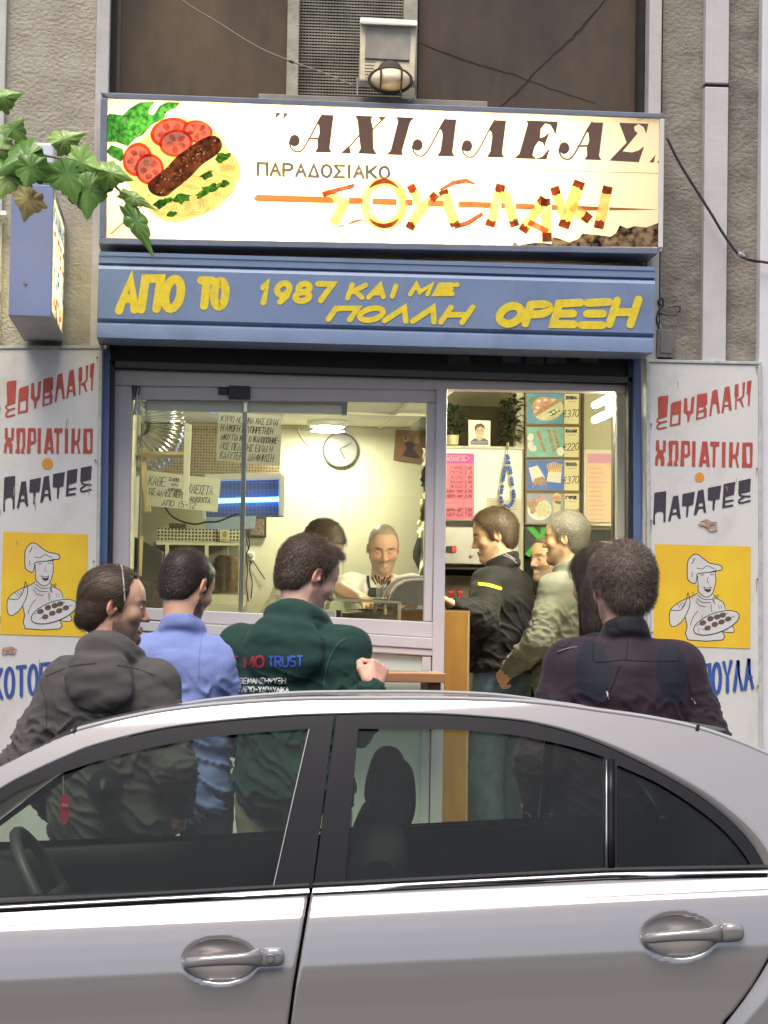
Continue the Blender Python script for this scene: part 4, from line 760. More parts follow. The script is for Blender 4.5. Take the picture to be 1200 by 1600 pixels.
# grill: hood with buttons, dark slot, shelf with red cups
gr = at('grill_hood', 'stainless steel grill with a hood and small push buttons under the white board', 'grill', 755, 1100, YG+.1)
slab(gr, 'hood', [(676, 822), (812, 824), (811, 884), (676, 881)], YG+.02, .5, steel2, bevel=.006)
slab(gr, 'lip', [(676, 881.5), (811, 884.5), (811, 891), (676, 888)], YG+.06, .4, mat('lip_dark', (.05,.045,.035), .5))
slab(gr, 'cavity', [(676, 889), (811, 892), (811, 902), (676, 899)], YG+.35, .05, mat('soot', (.012,.011,.01), .8))
slab(gr, 'back_plate', [(676, 899.5), (811, 902.5), (811, 935), (676, 932)], YG+.3, .05, mat('greasy_steel', (.24,.21,.14), .4, .5, var=.4, vscale=6))
slab(gr, 'body', [(676, 934), (811, 937), (809, 1350), (674, 1350)], YG+.05, .5, steel2, bevel=.004)
for x, m in ((701, mat('button_black', (.02,.02,.02), .3)), (709, mat('button_red', (.5,.06,.03), .3))): slab(gr, 'button', [(x-3, 853), (x+4, 853), (x+4, 863), (x-3, 863)], YG+.005, .02, m, bevel=.001)
MB().lathe([(.008, .01), (.008, -.012), (.004, -.016)], P(736, 869, YG+.018), (0, 1, 0), 14).build('knob', steel, gr, autos=30)
for i, x in enumerate((704, 718)):
    o = at('cup', 'red cup on the grill ledge, %s' % ('nearest the window mullion' if i == 0 else 'nearest the black jacket'), 'cup', x, 936, YG+.2, 'red cups on the grill ledge')
    MB().lathe([(.013, 0), (.018, .045), (.0185, .046), (.016, .045), (.012, .003)], P(x, 934.5, YG+.2), seg=16).build('body', mat('cup_red', (.5,.03,.03), .3), o, autos=35)
    MB().lathe([(.0184, .03), (.0188, .03), (.0188, .036), (.0184, .036)], P(x, 934.5, YG+.2), seg=16).build('band', mat('cup_band', (.6,.3,.25), .4), o)
# the high serving counter
co = at('serving_counter', 'wooden serving counter with dark metal edge inside the doorway', 'counter', 690, 1250, 10.75)
MB().pquad([(692, 954), (731, 955), (727, 1290), (686, 1290)], 10.55, .04).build('end_panel', wood, co, bevel=.002); MB().pquad([(731.2, 955), (734, 955), (730, 1290), (727.2, 1290)], 10.55, .04).build('end_trim', palewood, co)
MB().pquad([(560, 951), (735, 953), (735, 956), (560, 954)], 10.56, .75).build('top', mat('counter_edge', (.1,.08,.07), .35, .5), co); MB().pquad([(624, 955), (692, 955.5), (690, 1290), (620, 1290)], 10.7, .04).build('front_panel', wood, co)
MB().pquad([(430, 956), (624, 956), (620, 1290), (426, 1290)], 10.72, .04).build('front_panel', mat('counter_cream', (.62,.6,.45), .5), co)
dc = at('display_case', 'low glass display case with pale metal edges on the counter before the cook', 'display case', 570, 972, 10.3)
mb = MB(); mb.pquad([(430, 932), (627, 939), (627, 943), (430, 936)], 10.2, .02); mb.pquad([(520, 934.5), (616, 937.5), (616, 940.5), (520, 937.5)], 10.62, .02)
for x in (622, 600, 584): mb.pquad([(x, 941), (x+5, 941), (x+4, 990), (x-1, 990)], 10.2 if x > 610 else 10.55, .02)
mb.build('metal_edges', mat('case_edge', (.6,.57,.42), .35, .3), dc, bevel=.001)
MB().pquad([(430, 935.4), (622, 942), (621, 990), (430, 980)], 10.21, .004).build('front_glass', glass_mat('case_glass', (.9,.93,.87)), dc)
mb = MB(); a, b = P(432, 931.5, 10.2), P(626, 938.5, 10.2); mb.hexa([a, b, b+Vector((0,.42,0)), a+Vector((0,.42,0))], [v+Vector((0,0,.006)) for v in (a, b, b+Vector((0,.42,0)), a+Vector((0,.42,0)))]); mb.build('glass_top', glass_mat('case_glass', (.9,.93,.87)), dc)
slab(dc, 'base', [(430, 984), (627, 990), (627, 1002), (430, 996)], 10.2, .4, steel2); slab(dc, 'tray', [(536, 958), (620, 961), (620, 968), (536, 965)], 10.5, .1, mat('tray_brown', (.24,.14,.06), .5, var=.5, vscale=30))
bxw = at('white_tub', 'white plastic tub with a black edge at the left end of the display case', 'tub', 515, 972, 10.1); slab(bxw, 'tub', [(500, 953), (525, 954), (525, 972), (500, 971)], 10.0, .12, white_p, bevel=.004); slab(bxw, 'rim', [(525.3, 953), (533, 953.5), (533, 973), (525.3, 973)], 10.01, .1, blackp, bevel=.002)
# curved steel cover and knife cup
rc = at('steel_dome', 'curved dark steel roll cover standing on the counter', 'food cover', 640, 950, 10.6)
prof = [(597, 946), (598, 935), (603, 922), (612, 911), (625, 904), (640, 901.5), (672, 901)]
front = [P(x, y, 10.62) for x, y in prof] ; back = [P(x+8, y, 11.2) for x, y in prof]
mb = MB(); mb.grid([front, back]); mb.build('cover', mat('dome_steel', (.4,.38,.34), .25, .9), rc, smooth=True)
inn = [P(x, y, 10.61) for x, y in [(606, 946), (607, 937), (612, 926), (620, 916), (632, 909), (645, 906.5), (672, 906)]]
MB().poly([[*inn, P(672, 946, 10.61)]], .01).build('end_plate', mat('dome_dark', (.2,.18,.15), .35, .7, var=.2), rc)
mb = MB(); mb.tube([P(x, y, 10.615) for x, y in prof], .006, 6); mb.tube(inn, .004, 6); mb.build('rim', steel, rc)
kc = at('knife_cup', 'steel cup full of wooden handled knives in front of the cook', 'cutlery cup', 594, 940, 10.75)
MB().lathe([(.016, 0), (.019, .062), (.0175, .062), (.015, .004)], P(594, 940, 10.75), seg=16).build('cup', mat('cup_steel', (.35,.35,.3), .3, .8), kc, autos=35)
for k, (x, y) in enumerate(((581, 902), (586, 897), (592, 900), (597, 905), (602, 901), (607, 902), (611, 899), (622, 904))):
    a, b = P(593+k*.4, 922, 10.75+k*.004), P(x, y, 10.72+k*.01); MB().tube([a, a+(b-a)*.45], .002, 6).build('blade', steel, kc); MB().tube([a+(b-a)*.45, b], [.004, .0058], 7).build('handle', mat('handle_brown', (.12,.06,.035), .5), kc)
pl = at('paper_sheet', 'white paper sheet on the counter before the cook', 'paper', 575, 936, 10.5); a = P(560, 934.5, 10.35); MB().hexa([a, a+Vector((.13,0,0)), a+Vector((.13,.14,0)), a+Vector((0,.14,0))], [v+Vector((0,0,.004)) for v in (a, a+Vector((.13,0,0)), a+Vector((.13,.14,0)), a+Vector((0,.14,0)))]).build('sheet', paper, pl)
# back wall: clock, cable, picture, hooks with coat
wc = at('wall_clock', 'round grey wall clock without clear numerals on the cream wall', 'clock', 532, 731, YI-.02); c = P(532, 703, YI-.03)
rr = 27.5*YI/F
MB().lathe([(rr, .028), (rr, 0), (rr*.95, -.006), (rr*.93, 0), (rr*.93, .004)], c, (0, 1, 0), 40).build('rim', mat('clock_rim', (.14,.14,.12), .4), wc, autos=30)
MB().lathe([(rr*.93, .004), (rr*.93, -.0005), (.001, -.001)], c, (0, 1, 0), 40).build('dial', mat('clock_dial', (.2,.2,.18), .4, var=.15, vscale=20), wc)
pt = Paint(YI-.034)
for k in range(12):
    a = R(30*k); x, y = 532+math.sin(a)*21.5, 703-math.cos(a)*21.5; pt.stroke('n', [(x-1.6*math.sin(a), y+1.6*math.cos(a)), (x+1.6*math.sin(a), y-1.6*math.cos(a))], 1.6, cap=False)
pt.done(wc, {'n': mat('clock_marks', (.25,.25,.24), .6)}, {'n': 'hour_marks'})
for nm, e, wd in (('hour_hand', (538.5, 716), 2), ('minute_hand', (549, 692), 1.4)): pt = Paint(YI-.036 if wd > 1.5 else YI-.037); pt.stroke('n', [(531, 701.5), e], wd); pt.done(wc, {'n': inkm}, {'n': nm})
cb = at('lamp_cable', 'white cable looping from the ceiling to the wall clock', 'cable', 488, 696, YI-.02); MB().tube([P(x, y, YI-.012) for x, y in bez([(466, 670), (472, 684), (483, 696), (494, 697.5), (504, 690), (510, 684)], 6)], .0035, 6).build('cable', white_p, cb, smooth=True)
ip = at('wall_picture', 'dark brown unframed picture hung askew on the back wall', 'picture', 640, 725, YI-.02)
slab(ip, 'panel', [(619, 671.5), (672, 673), (668, 726), (615, 718.5)], YI-.02, .015, mat('picture_brown', (.13,.075,.03), .5, var=.6, vscale=6, col2=(.26,.15,.06)))
pt = Paint(YI-.02); pt.poly('b', [(630, 712), (627, 702), (632, 692), (641, 690), (650, 696), (655, 712), (652, 716)], smooth=3); pt.ell('a', 634, 685, 4.5, 6); pt.ell('a', 652, 688, 4, 6); pt.poly('r', [(622, 700), (630, 688), (636, 700), (626, 714)]); pt.poly('r', [(645, 700), (652, 692), (661, 702), (658, 716)]); pt.ell('d', 634, 684, 2.5, 4)
pt.done(ip, {'a': mat('picture_ochre', (.36,.24,.11), .6), 'b': mat('picture_dark', (.035,.022,.012), .6), 'r': mat('picture_red', (.22,.09,.04), .6), 'd': mat('picture_umber', (.12,.06,.03), .6)}, {k: 'painted_shapes' for k in 'abrd'})
hk = at('hanging_coat', 'black coat hanging on the back wall beside the window mullion', 'coat', 655, 890, YI-.1)
rows = []
for y, a, b in ((818, 659, 662), (826, 656, 664), (840, 652, 667), (852, 648, 668), (862, 645, 669), (872, 645, 669), (882, 650, 668), (893, 655, 667)):
    rows.append([P(a+(b-a)*t, y, YI-.02-.10*math.sin(math.pi*t)-.015*math.sin(t*19+y)) for t in np.linspace(0, 1, 12)])
MB().grid(rows).build('coat', mat('coat_black', (.012,.012,.014), .9, bump=.5, bscale=40), hk, smooth=True); MB().tube([P(660, 822, YI-.005), P(660, 816, YI-.04), P(661, 812, YI-.05)], .005, 6).build('hook', steel, hk)
sp = at('paper_bundle', 'bundle of papers and bags hanging along the window mullion', 'papers', 664, 880, 12.6)
for k, (y0, y1, x0, m) in enumerate(((700, 730, 661, paper), (728, 760, 658, mat('bag_dark', (.12,.08,.05), .7)), (752, 785, 661, mat('bag_kraft', (.42,.32,.18), .8)), (780, 815, 657, mat('bag_kraft2', (.5,.42,.26), .8)), (812, 840, 653, paper), (836, 905, 656, mat('towel', (.68,.66,.52), .9)))):
    rows = [[P(x0+(676-x0)*t + 2*math.sin(y*.5+k), y, 12.7-.05*math.sin(t*7+y*.12)) for t in np.linspace(0, 1, 8)] for y in np.linspace(y0, y1, 7)]; MB().grid(rows).build('sheet', m, sp, smooth=True)
# left side: notices, duct, shelf, insect lamp, gyros grill
def notice(px, label, lines, Y, grp=None):
    (a, b, c_, d) = px; o = at('handwritten_notice', label, 'notice', (d[0]+c_[0])/2, d[1], Y)
    rows = [[P(*line(line(a, b, u), line(d, c_, u), v), Y)+Vector((0, .006*math.sin(u*5+v*3), 0)) for u in np.linspace(0, 1, 9)] for v in np.linspace(0, 1, 5)]
    MB().grid(rows).build('sheet', paper, o, smooth=True)
    pt = Paint(Y-.008)
    for t, v, u0, u1, h in lines: write(pt, 'ink', t, line(line(a, b, u0), line(d, c_, u0), v), line(line(a, b, u1), line(d, c_, u1), v), h, 1.05, slant=.22, gap=.3, jit=.5)
    pt.done(o, {'ink': inkm}, {'ink': 'lettering'})
notice([(341, 642), (440, 650), (438, 727), (338, 720)], 'square handwritten notice behind the glass left of the clock', [('ΚΥΡΙΟ ΜΕΛΗΜΑ ΜΑΣ ΕΙΝΑΙ', .2, .05, .94, 9), ('Η ΑΨΟΓΗ ΕΞΥΠΗΡΕΤΗΣΗ', .385, .05, .86, 9.5), ('ΑΦΟΥ ΓΙΑ ΜΑΣ Ο ΙΚΑΝΟΠΟΙΗΜΕ-', .57, .05, .97, 9), ('ΝΟΣ ΠΕΛΑΤΗΣ ΕΙΝΑΙ Η', .755, .05, .86, 10), ('ΚΑΛΥΤΕΡΗ ΔΙΑΦΗΜΙΣΗ', .945, .05, .88, 11)], 9.86)
notice([(230, 735), (345, 749), (340, 800), (228, 790)], 'wide handwritten opening notice hanging behind the white post', [('ΚΑΘΕ', .4, .02, .24, 14), ('ΣΑΒΒ.', .22, .3, .45, 5), ('ΚΑΙ', .36, .34, .42, 4.5), ('ΚΥΡΙΑΚΗ', .52, .3, .47, 5), ('ΚΛΕΙΣΤΑ', .5, .56, .9, 13), ('ΤΙΣ ΑΛΛΕΣ ΜΕΡΕΣ', .68, .02, .56, 9.5), ('ΑΝΟΙΧΤΑ', .76, .6, .88, 8), ('ΑΠΟ 15-12', .96, .22, .68, 9)], 11.5)
du = at('exhaust_duct', 'crinkled silver exhaust duct curving below the ceiling by the window edge', 'duct', 258, 712, 11.9)
path = [P(*q, 11.9) for q in bez([(252, 590), (254, 625), (258, 655), (256, 678), (244, 698), (222, 712), (196, 716)], 14)]
MB().tube(path, [.098+.006*math.sin(i*1.9)+random.uniform(-.003, .003) for i in range(len(path))], 24).build('duct', mat('duct_foil', (.6,.62,.62), .22, 1, bump=.6, bscale=25), du, smooth=True)
MB().tube([path[30]+(path[31]-path[30])*t for t in (0, 1.5)], .108, 24).build('clamp', steel, du)
sh = at('side_shelf', 'pale wooden shelf with a white upright post beside the exhaust duct', 'shelf', 262, 790, 11.4)
slab(sh, 'board', [(222, 704), (292, 706), (292, 711), (222, 709)], 11.5, .3, palewood, bevel=.003); slab(sh, 'post', [(288, 660), (300, 664), (294, 785), (285, 783)], 11.35, .06, white_p, bevel=.003)
mp_ = at('mesh_panel', 'brown perforated extractor panel behind the notices', 'extractor', 335, 745, 13.0)
m = mat('perforated_brown', (.3,.22,.13), .5, .3); n_ = m.node_tree.nodes; tcx = n_.new('ShaderNodeTexCoord'); vo = n_.new('ShaderNodeTexVoronoi'); vo.inputs['Scale'].default_value = 62; vo.inputs['Randomness'].default_value = .12; mr = n_.new('ShaderNodeMapRange'); mr.inputs[1].default_value = .3; mr.inputs[2].default_value = .42
mxx = n_.new('ShaderNodeMix'); mxx.data_type = 'RGBA'; mxx.inputs[6].default_value = (.03,.02,.014,1); mxx.inputs[7].default_value = (.42,.33,.2,1)
lk = m.node_tree.links; lk.new(tcx.outputs['Object'], vo.inputs['Vector']); lk.new(vo.outputs['Distance'], mr.inputs[0]); lk.new(mr.outputs[0], mxx.inputs[0]); lk.new(mxx.outputs[2], n_['Principled BSDF'].inputs['Base Color'])
slab(mp_, 'sheet', [(222, 664), (440, 668), (437, 742), (222, 744)], 12.9, .05, m)
il = at('insect_lamp', 'white insect killer lamp with glowing blue tubes behind the glass', 'insect lamp', 385, 808, 12.7); YL = 12.6
slab(il, 'back', [(322, 742), (444, 742), (443, 808), (322, 808)], YL+.1, .02, mat('lamp_grey', (.12,.13,.14), .3, .4))
slab(il, 'top_cover', [(318, 740), (436, 738), (445, 743), (445, 749), (322, 751)][:4] if 0 else [(318, 741), (440, 738), (444, 748), (322, 751)], YL, .12, white_p, bevel=.004)
slab(il, 'end_cover', [(436, 745), (445, 745), (444, 806), (436, 806)], YL-.002, .124, white_p, bevel=.004); slab(il, 'end_cover', [(316, 796), (322, 796), (322, 812), (316, 812)], YL, .12, white_p, bevel=.003)
mb = MB()
for k in range(18): x = 326+k*6.2; mb.tube([P(x, 752, YL+.02), P(x, 806, YL+.02)], .0012, 4)
for y in (754, 766, 790, 800, 806): mb.tube([P(324, y, YL+.024), P(436, y, YL+.024)], .0015, 4)
mb.build('guard', mat('guard_grey', (.3,.32,.33), .4, .6), il)
MB().tube([P(326, 783, YL+.06), P(435, 780, YL+.06)], .013, 10).build('blue_tube', emit_mat('blue_glow', (.05, .22, 1), 9), il, smooth=True)
slab(il, 'lower_panel', [(322, 809), (400, 806), (398, 826), (322, 829)], YL+.02, .04, mat('blue_reflection_panel', (.4,.5,.62), .25), bevel=.003)  # blue reflection on a white panel, put into its colour
ic = at('icon_picture', 'small dark framed relief icon on the wall below the insect lamp', 'icon', 402, 840, YI-.02)
slab(ic, 'frame', [(388, 806), (416.5, 808), (416, 840.5), (387.5, 838.5)], YI-.03, .025, mat('icon_frame', (.025,.022,.02), .4), bevel=.002); slab(ic, 'relief', [(391.5, 810), (413, 811.5), (412.5, 837), (391, 835.5)], YI-.033, .01, mat('icon_bronze', (.26,.2,.13), .4, .6, var=.6, vscale=70, bump=1.2, bscale=60))
i2 = at('card_icon', 'small cream card icon stuck on the perforated grill top', 'card', 351, 846, 12.28); slab(i2, 'card', [(344, 827), (359, 828), (358.5, 846), (343.5, 845)], 12.27, .004, mat('card_cream', (.72,.66,.38), .6)); pt = Paint(12.27); pt.ell('a', 351, 835, 4, 5); pt.stroke('a', [(347, 843), (355, 843)], 2); pt.done(i2, {'a': mat('card_ochre', (.4,.32,.14), .6)}, {'a': 'picture'})
gy = at('gyros_grill', 'white framed gyros grill with perforated top and glass doors', 'grill', 315, 945, 12.3); YGY = 12.3
m2 = m.copy(); m2.name = 'perforated_white'
for nd in m2.node_tree.nodes:
    if nd.type == 'MIX': nd.inputs[6].default_value = (.08,.07,.05,1); nd.inputs[7].default_value = (.68,.65,.5,1)
    if nd.type == 'TEX_VORONOI': nd.inputs['Scale'].default_value = 55
slab(gy, 'perforated_top', [(246, 825), (380, 828), (379, 847), (246, 845)], YGY, .3, m2)
frm_ = MB(); frm_.pquad([(244, 845.5), (380, 848), (380, 853), (244, 851)], YGY-.01, .05)
for x in (258, 320, 373): frm_.pquad([(x, 850), (x+6, 850), (x+5, 930), (x-1, 930)], YGY-.012, .03)
frm_.pquad([(244, 926), (384, 930), (384, 946), (244, 942)], YGY-.02, .06); frm_.build('door_frame', mat('frame_cream', (.72,.7,.52), .4), gy, bevel=.002)
MB().pquad([(246, 850), (378, 852), (377, 928), (245, 926)], YGY+.004, .004).build('door_glass', glass_mat('case_glass', (.9,.93,.87)), gy); slab(gy, 'back_plate', [(240, 846), (384, 848), (384, 940), (240, 938)], YGY+.28, .02, mat('grill_back', (.5,.45,.33), .4, .2, var=.5, vscale=7))
def meat(px, r, label):
    o = at('gyros_meat', label, 'meat', px, 925, YGY+.15, 'gyros spits in the grill'); c = P(px, 926, YGY+.14); rows = []
    for i in range(26):
        h = i/25; rad = r*(.82+.35*math.sin(min(1, h*1.05)*2.6)) * (1 if h < .93 else .8)
        rows.append([c + Vector((math.cos(a)*rad*(1+.1*math.sin(a*5+i*2.3)+random.uniform(-.07,.07)), math.sin(a)*rad*(1+random.uniform(-.07,.07)), h*.2)) for a in np.linspace(0, 2*math.pi, 22)[:-1]])
    mb = MB(); mb.grid(rows, True); mb.build('meat', mat('gyros_brown', (.36,.2,.075), .5, var=.6, vscale=22, col2=(.16,.07,.03), bump=1.5, bscale=40), o, smooth=True); MB().tube([c, c+Vector((0,0,.27))], .005, 8).build('spit', steel, o)
meat(354, .062, 'brown stack of gyros meat in the right door of the grill'); meat(290, .055, 'gyros meat stack in the left door of the grill, behind the blue shirt')
ws = at('wall_socket', 'white wall socket with hanging black cables under the icon', 'socket', 392, 890, YI-.03); slab(ws, 'plate', [(386, 862), (398, 863), (397, 876), (386, 875)], YI-.02, .018, white_p, bevel=.003); MB().lathe([(.018, 0), (.018, -.02), (.01, -.03)], P(391, 868, YI-.02), (0, 1, 0), 14).build('plug', mat('plug_grey', (.3,.3,.26), .5), ws)
mb = MB()
for l in ([(385, 845), (388, 856), (384, 870), (387, 890), (385, 915), (388, 940)], [(391, 876), (390, 892), (394, 910), (392, 935)], [(395, 876), (404, 890), (412, 902), (414, 905)], [(388, 840), (390, 850), (388, 860)]): mb.tube([P(*q, YI-.02) for q in bez(l, 5)], .0035, 5)
mb.build('cables', blackp, ws)
cc = at('overhead_cable', 'black cable sagging above the gyros grill', 'cable', 310, 820, 12.1); MB().tube([P(*q, 12.1) for q in bez([(258, 793), (268, 806), (285, 815), (305, 819), (322, 816), (340, 815), (358, 808), (372, 803)], 6)], .005, 6).build('cable', blackp, cc)
ot = at('grill_tray', 'dark metal tray lying on top of the gyros grill', 'tray', 278, 826, 12.4); slab(ot, 'tray', [(264, 817), (291, 818), (291, 826), (264, 825)], 12.36, .2, mat('tray_dark', (.08,.075,.06), .5), bevel=.006)
bk = at('dark_cabinet', 'black sloping cabinet between the window edge and the gyros grill', 'cabinet', 235, 945, 11.8); MB().pquad([(212, 838), (230, 842), (258, 862), (258, 1010)][:4] if 0 else [(210, 838), (256, 862), (254, 1000), (206, 1000)], 11.75, .3).build('body', mat('cabinet_black', (.06,.058,.042), .4, var=.6, vscale=9), bk, bevel=.01); slab(bk, 'strap', [(219, 838), (224, 838), (221, 900), (216, 900)], 11.72, .03, palewood)
bw = at('wall_batten', 'narrow yellow wooden batten beside the glass edge', 'batten', 224, 800, 11.7); slab(bw, 'batten', [(216, 700), (226, 700), (236, 800), (226, 800)], 11.8, .04, palewood, bevel=.003)
# ledge shelf outside, under the window
lg = at('ledge_shelf', 'worn wooden eating ledge fixed under the shop window', 'shelf', 600, 1072, YW-.2)
oak = mat('worn_oak', (.4,.2,.08), .5, var=.35, vscale=4, stretch=(1,5,5), col2=(.26,.12,.05)); a, b = Z(1051, 9.35), Z(1066, 9.35)
x0, x1 = X(470, 9.35), X(697, 9.35, 1055); MB().box(x0, x1, 9.35, YW-.022, b, a).build('board', oak, lg, bevel=.004); MB().box(x1-.07, x1-.015, 9.4, YW-.025, b-.05, b-.0005).build('bracket', mat('bracket_dark', (.12,.07,.04), .6), lg, bevel=.004)
MB().box(x1-.055, x1-.03, 9.42, YW-.03, b-.13, b-.0503).build('stay', MC['bracket_dark'], lg)

# ------------------------------------------------------------------ fittings on the front
fl = at('floodlight', 'old cream floodlight with sooty glass and caged round lamp on top of the sign', 'floodlight', 607, 150, YF-.1); YL2 = YF-.22
fb = mat('flood_cream', (.75,.66,.46), .5, var=.12, vscale=12, dirt=(.3,.22,.12), dscale=6, damt=.5)
f4_ = lambda x, y: (540 + x/8.571, 10 + y/8.571)
q = [f4_(*p) for p in [(196,175),(958,225),(925,1010),(190,995)]]; qb = [f4_(*p) for p in [(205,160),(955,200),(940,1090),(170,1080)]]
MB().hexa([P(*p, YL2) for p in q], [P(*p, YF-.05) for p in qb]).build('housing', fb, fl, bevel=.006)
MB().hexa([P(*f4_(*p), YL2-.03) for p in [(190,178),(965,232),(962,268),(188,235)]], [P(*f4_(*p), YF-.06) for p in [(196,140),(962,185),(962,240),(196,200)]]).build('lid', mat('lid_mint', (.68,.72,.64), .4, var=.1), fl, bevel=.004)
MB().pquad([f4_(*p) for p in [(272,268),(875,305),(855,718),(258,688)]], YL2-.004, .006).build('glass', mat('sooty_glass', (.36,.33,.27), .3, var=.3, vscale=14, col2=(.24,.22,.18), spec=.5), fl)
mb = MB()
mb.pquad([f4_(*p) for p in [(258,688),(856,718),(854,735),(257,703)]], YL2-.006, .007); mb.build('gasket', blackp, fl)
mb = MB()
for k in range(6): y = 735+k*42; mb.pquad([f4_(260, y), f4_(400-k*12, y+4), f4_(400-k*12, y+12), f4_(260, y+8)], YL2-.002, .006)
mb.build('cooling_slots', mat('slot_brown', (.25,.19,.1), .7), fl)
cc_ = P(*f4_(600, 990), YL2-.02); rows = []
for ph in np.linspace(0, math.pi/2, 9): rows.append([cc_ + Vector((math.cos(a)*.082*math.cos(ph), -.075*math.sin(ph), math.sin(a)*.047*math.cos(ph))) for a in np.linspace(0, 2*math.pi, 33)[:-1]])
mb = MB(); mb.grid(rows, True); mb.build('round_lamp', mat('opal_glass', (.72,.6,.4), .25), fl, smooth=True)
mb = MB(); mb.tube([cc_ + Vector((math.cos(a)*.088, 0, math.sin(a)*.053)) for a in np.linspace(0, 2*math.pi, 33)[:-1]], .006, 6, closed=True)
for x in (-.045, .04): mb.tube([cc_ + Vector((x, -.08*math.sin(t)*.95, .052*math.cos(t))) for t in np.linspace(.05, 3.1, 12)], .0045, 6)
mb.build('wire_cage', mat('cage_rust', (.035,.025,.02), .6), fl); MB().lathe([(.05, 0), (.058, .02), (.05, .04)], cc_ + Vector((0, .012, .036)), (0, 1, 0), 24).build('lamp_hood', mat('hood_soot', (.05,.045,.04), .8), fl, smooth=True)
mb = MB(); mb.tube([P(*f4_(155, 960), YF-.1), P(*f4_(160, 1190), YF-.1)], .004, 6); mb.tube([P(*f4_(945, 900), YF-.1), P(*f4_(935, 1210), YF-.1), P(*f4_(840, 1270), YF-.1)], .004, 6); mb.build('bracket', steel, fl)

ps = at('projecting_sign', 'blue sided lightbox sign sticking out from the left pilaster', 'sign', 60, 510, 9.2)
y0_, y1_ = 8.74, 9.585; c4 = [(18, 287), (84, 287), (78, 495), (8, 490)]
fx = [P(*p, y0_) for p in c4]; xs0, xs1 = fx[0].x, fx[1].x; zt, zbm = fx[0].z, fx[2].z
hm = mat('sign_blue', (.2,.25,.42), .45, var=.15, vscale=5, col2=(.27,.31,.46), dirt=(.15,.15,.2), damt=.4)
mb = MB(); mb.box(xs0, xs1, y0_, y0_+.012, zbm, zt); mb.build('front_plate', hm, ps, bevel=.003)
MB().box(xs0, xs1, y0_+.0125, y1_, zbm, zbm+.012).build('bottom_plate', mat('sign_grey', (.32,.33,.36), .5, var=.2), ps); MB().box(xs0, xs1, y0_+.0125, y1_, zt-.012, zt).build('top_plate', hm, ps); MB().box(xs0, xs1, y1_-.01, y1_-.0005, zbm+.0125, zt-.0125).build('back_plate', boxin, ps)
for x in (xs0+.004, xs1-.004): MB().box(x-.002, x+.002, y0_+.04, y1_-.03, zbm+.03, zt-.03).build('lit_face', fm('side_face', (.85,.86,.74), .7), ps)
mb = MB()
for x in (xs0, xs1-.008): mb.box(x, x+.008, y0_+.0126, y0_+.04, zbm+.0125, zt-.0125); mb.box(x, x+.008, y1_-.03, y1_-.0105, zbm+.0125, zt-.0125); mb.box(x, x+.008, y0_+.0402, y1_-.0302, zt-.03, zt-.0125); mb.box(x, x+.008, y0_+.0402, y1_-.0302, zbm+.0125, zbm+.03)
mb.build('face_frame', mat('face_frame', (.3,.32,.28), .5), ps)
MB().tube([((xs0+xs1)/2, 8.95, zbm+.06), ((xs0+xs1)/2, 8.95, zt-.06)], .013, 8).tube([((xs0+xs1)/2, 9.35, zbm+.06), ((xs0+xs1)/2, 9.35, zt-.06)], .013, 8).build('tube_lamp', emit_mat('side_tube', (1, .95, .7), 22), ps)
def sidetext(words):
    xk = xs1 + .0012; mbs = {}
    for t, z, h, ck in words:
        items, tot = lay(t, .35)
        for ch, x, w_, g in items:
            for st in g:
                pts = [(y0_+.07+(y1_-.1-y0_-.07)*(x+a*w_)/tot, z+b*h) for a, b in st]
                for (ya, za), (yb, zb_) in zip(pts, pts[1:]):
                    d = math.hypot(yb-ya, zb_-za) or 1; n1, n2 = -(zb_-za)/d*.011, (yb-ya)/d*.011; xk += .00003
                    mbs.setdefault(ck, MB()).add([(xk, ya+n1, za+n2), (xk, yb+n1, zb_+n2), (xk, yb-n1, zb_-n2), (xk, ya-n1, za-n2)], [(0,1,2,3)])
    for k, mb in mbs.items(): mb.build('lettering', fm('side_'+k, {'blue': (.05,.12,.4), 'red': (.5,.1,.05)}[k], .4), ps)
hh = zt-zbm; sidetext([('ΚΑΛΑΜΑΚΙ', zbm+hh*.74, hh*.13, 'blue'), ('ΠΙΤΕΣ', zbm+hh*.52, hh*.15, 'red'), ('ΧΟΙΡΙΝΟ', zbm+hh*.28, hh*.15, 'blue'), ('ΨΗΣΤΑΡΙΑ', zbm+hh*.05, hh*.14, 'red')])
MB().tube([(xs0+.06, y0_-.001, P(40, 442, y0_).z), (xs0+.06, y0_-.004, P(40, 442, y0_).z)], .007, 8).build('rust_spot', mat('rust_chip', (.2,.09,.04)), ps)
wbx = at('alarm_box', 'white box with red printing above the blue projecting sign', 'box', 50, 285, 9.3)
bz0, bz1 = P(50, 287, 9.1).z+.012, P(50, 222, 9.1).z; bx0, bx1 = X(24, 9.1, 250), X(84, 9.1, 250); MB().box(bx0, bx1, 9.1, 9.3, bz0, bz1).build('case', mat('case_white', (.6,.62,.7), .4), wbx, bevel=.01)
pt = Paint(9.1); pt.poly('r', [(26, 264), (40, 262), (48, 283), (24, 283)]); [pt.stroke('w', [(26, 268+k*4), (44, 268+k*4)], 1, cap=False) for k in range(4)]; pt.stroke('r', [(60, 266), (66, 266), (66, 284)], 2.5, cap=False); pt.done(wbx, {'r': mat('print_red', (.55,.03,.05), .5), 'w': mat('print_white', (.65,.65,.66), .5)}, {'r': 'red_print', 'w': 'print_lines'}); MB().lathe([(.02, 0), (.02, -.02), (.012, -.025)], P(76, 262, 9.1), (0, 1, 0), 16).build('black_cap', blackp, wbx)
mb = MB(); mb.box(bx0+.03, bx0+.05, 9.3004, YF-.0005, bz0+.03, bz0+.05); mb.build('arm', steel, wbx)
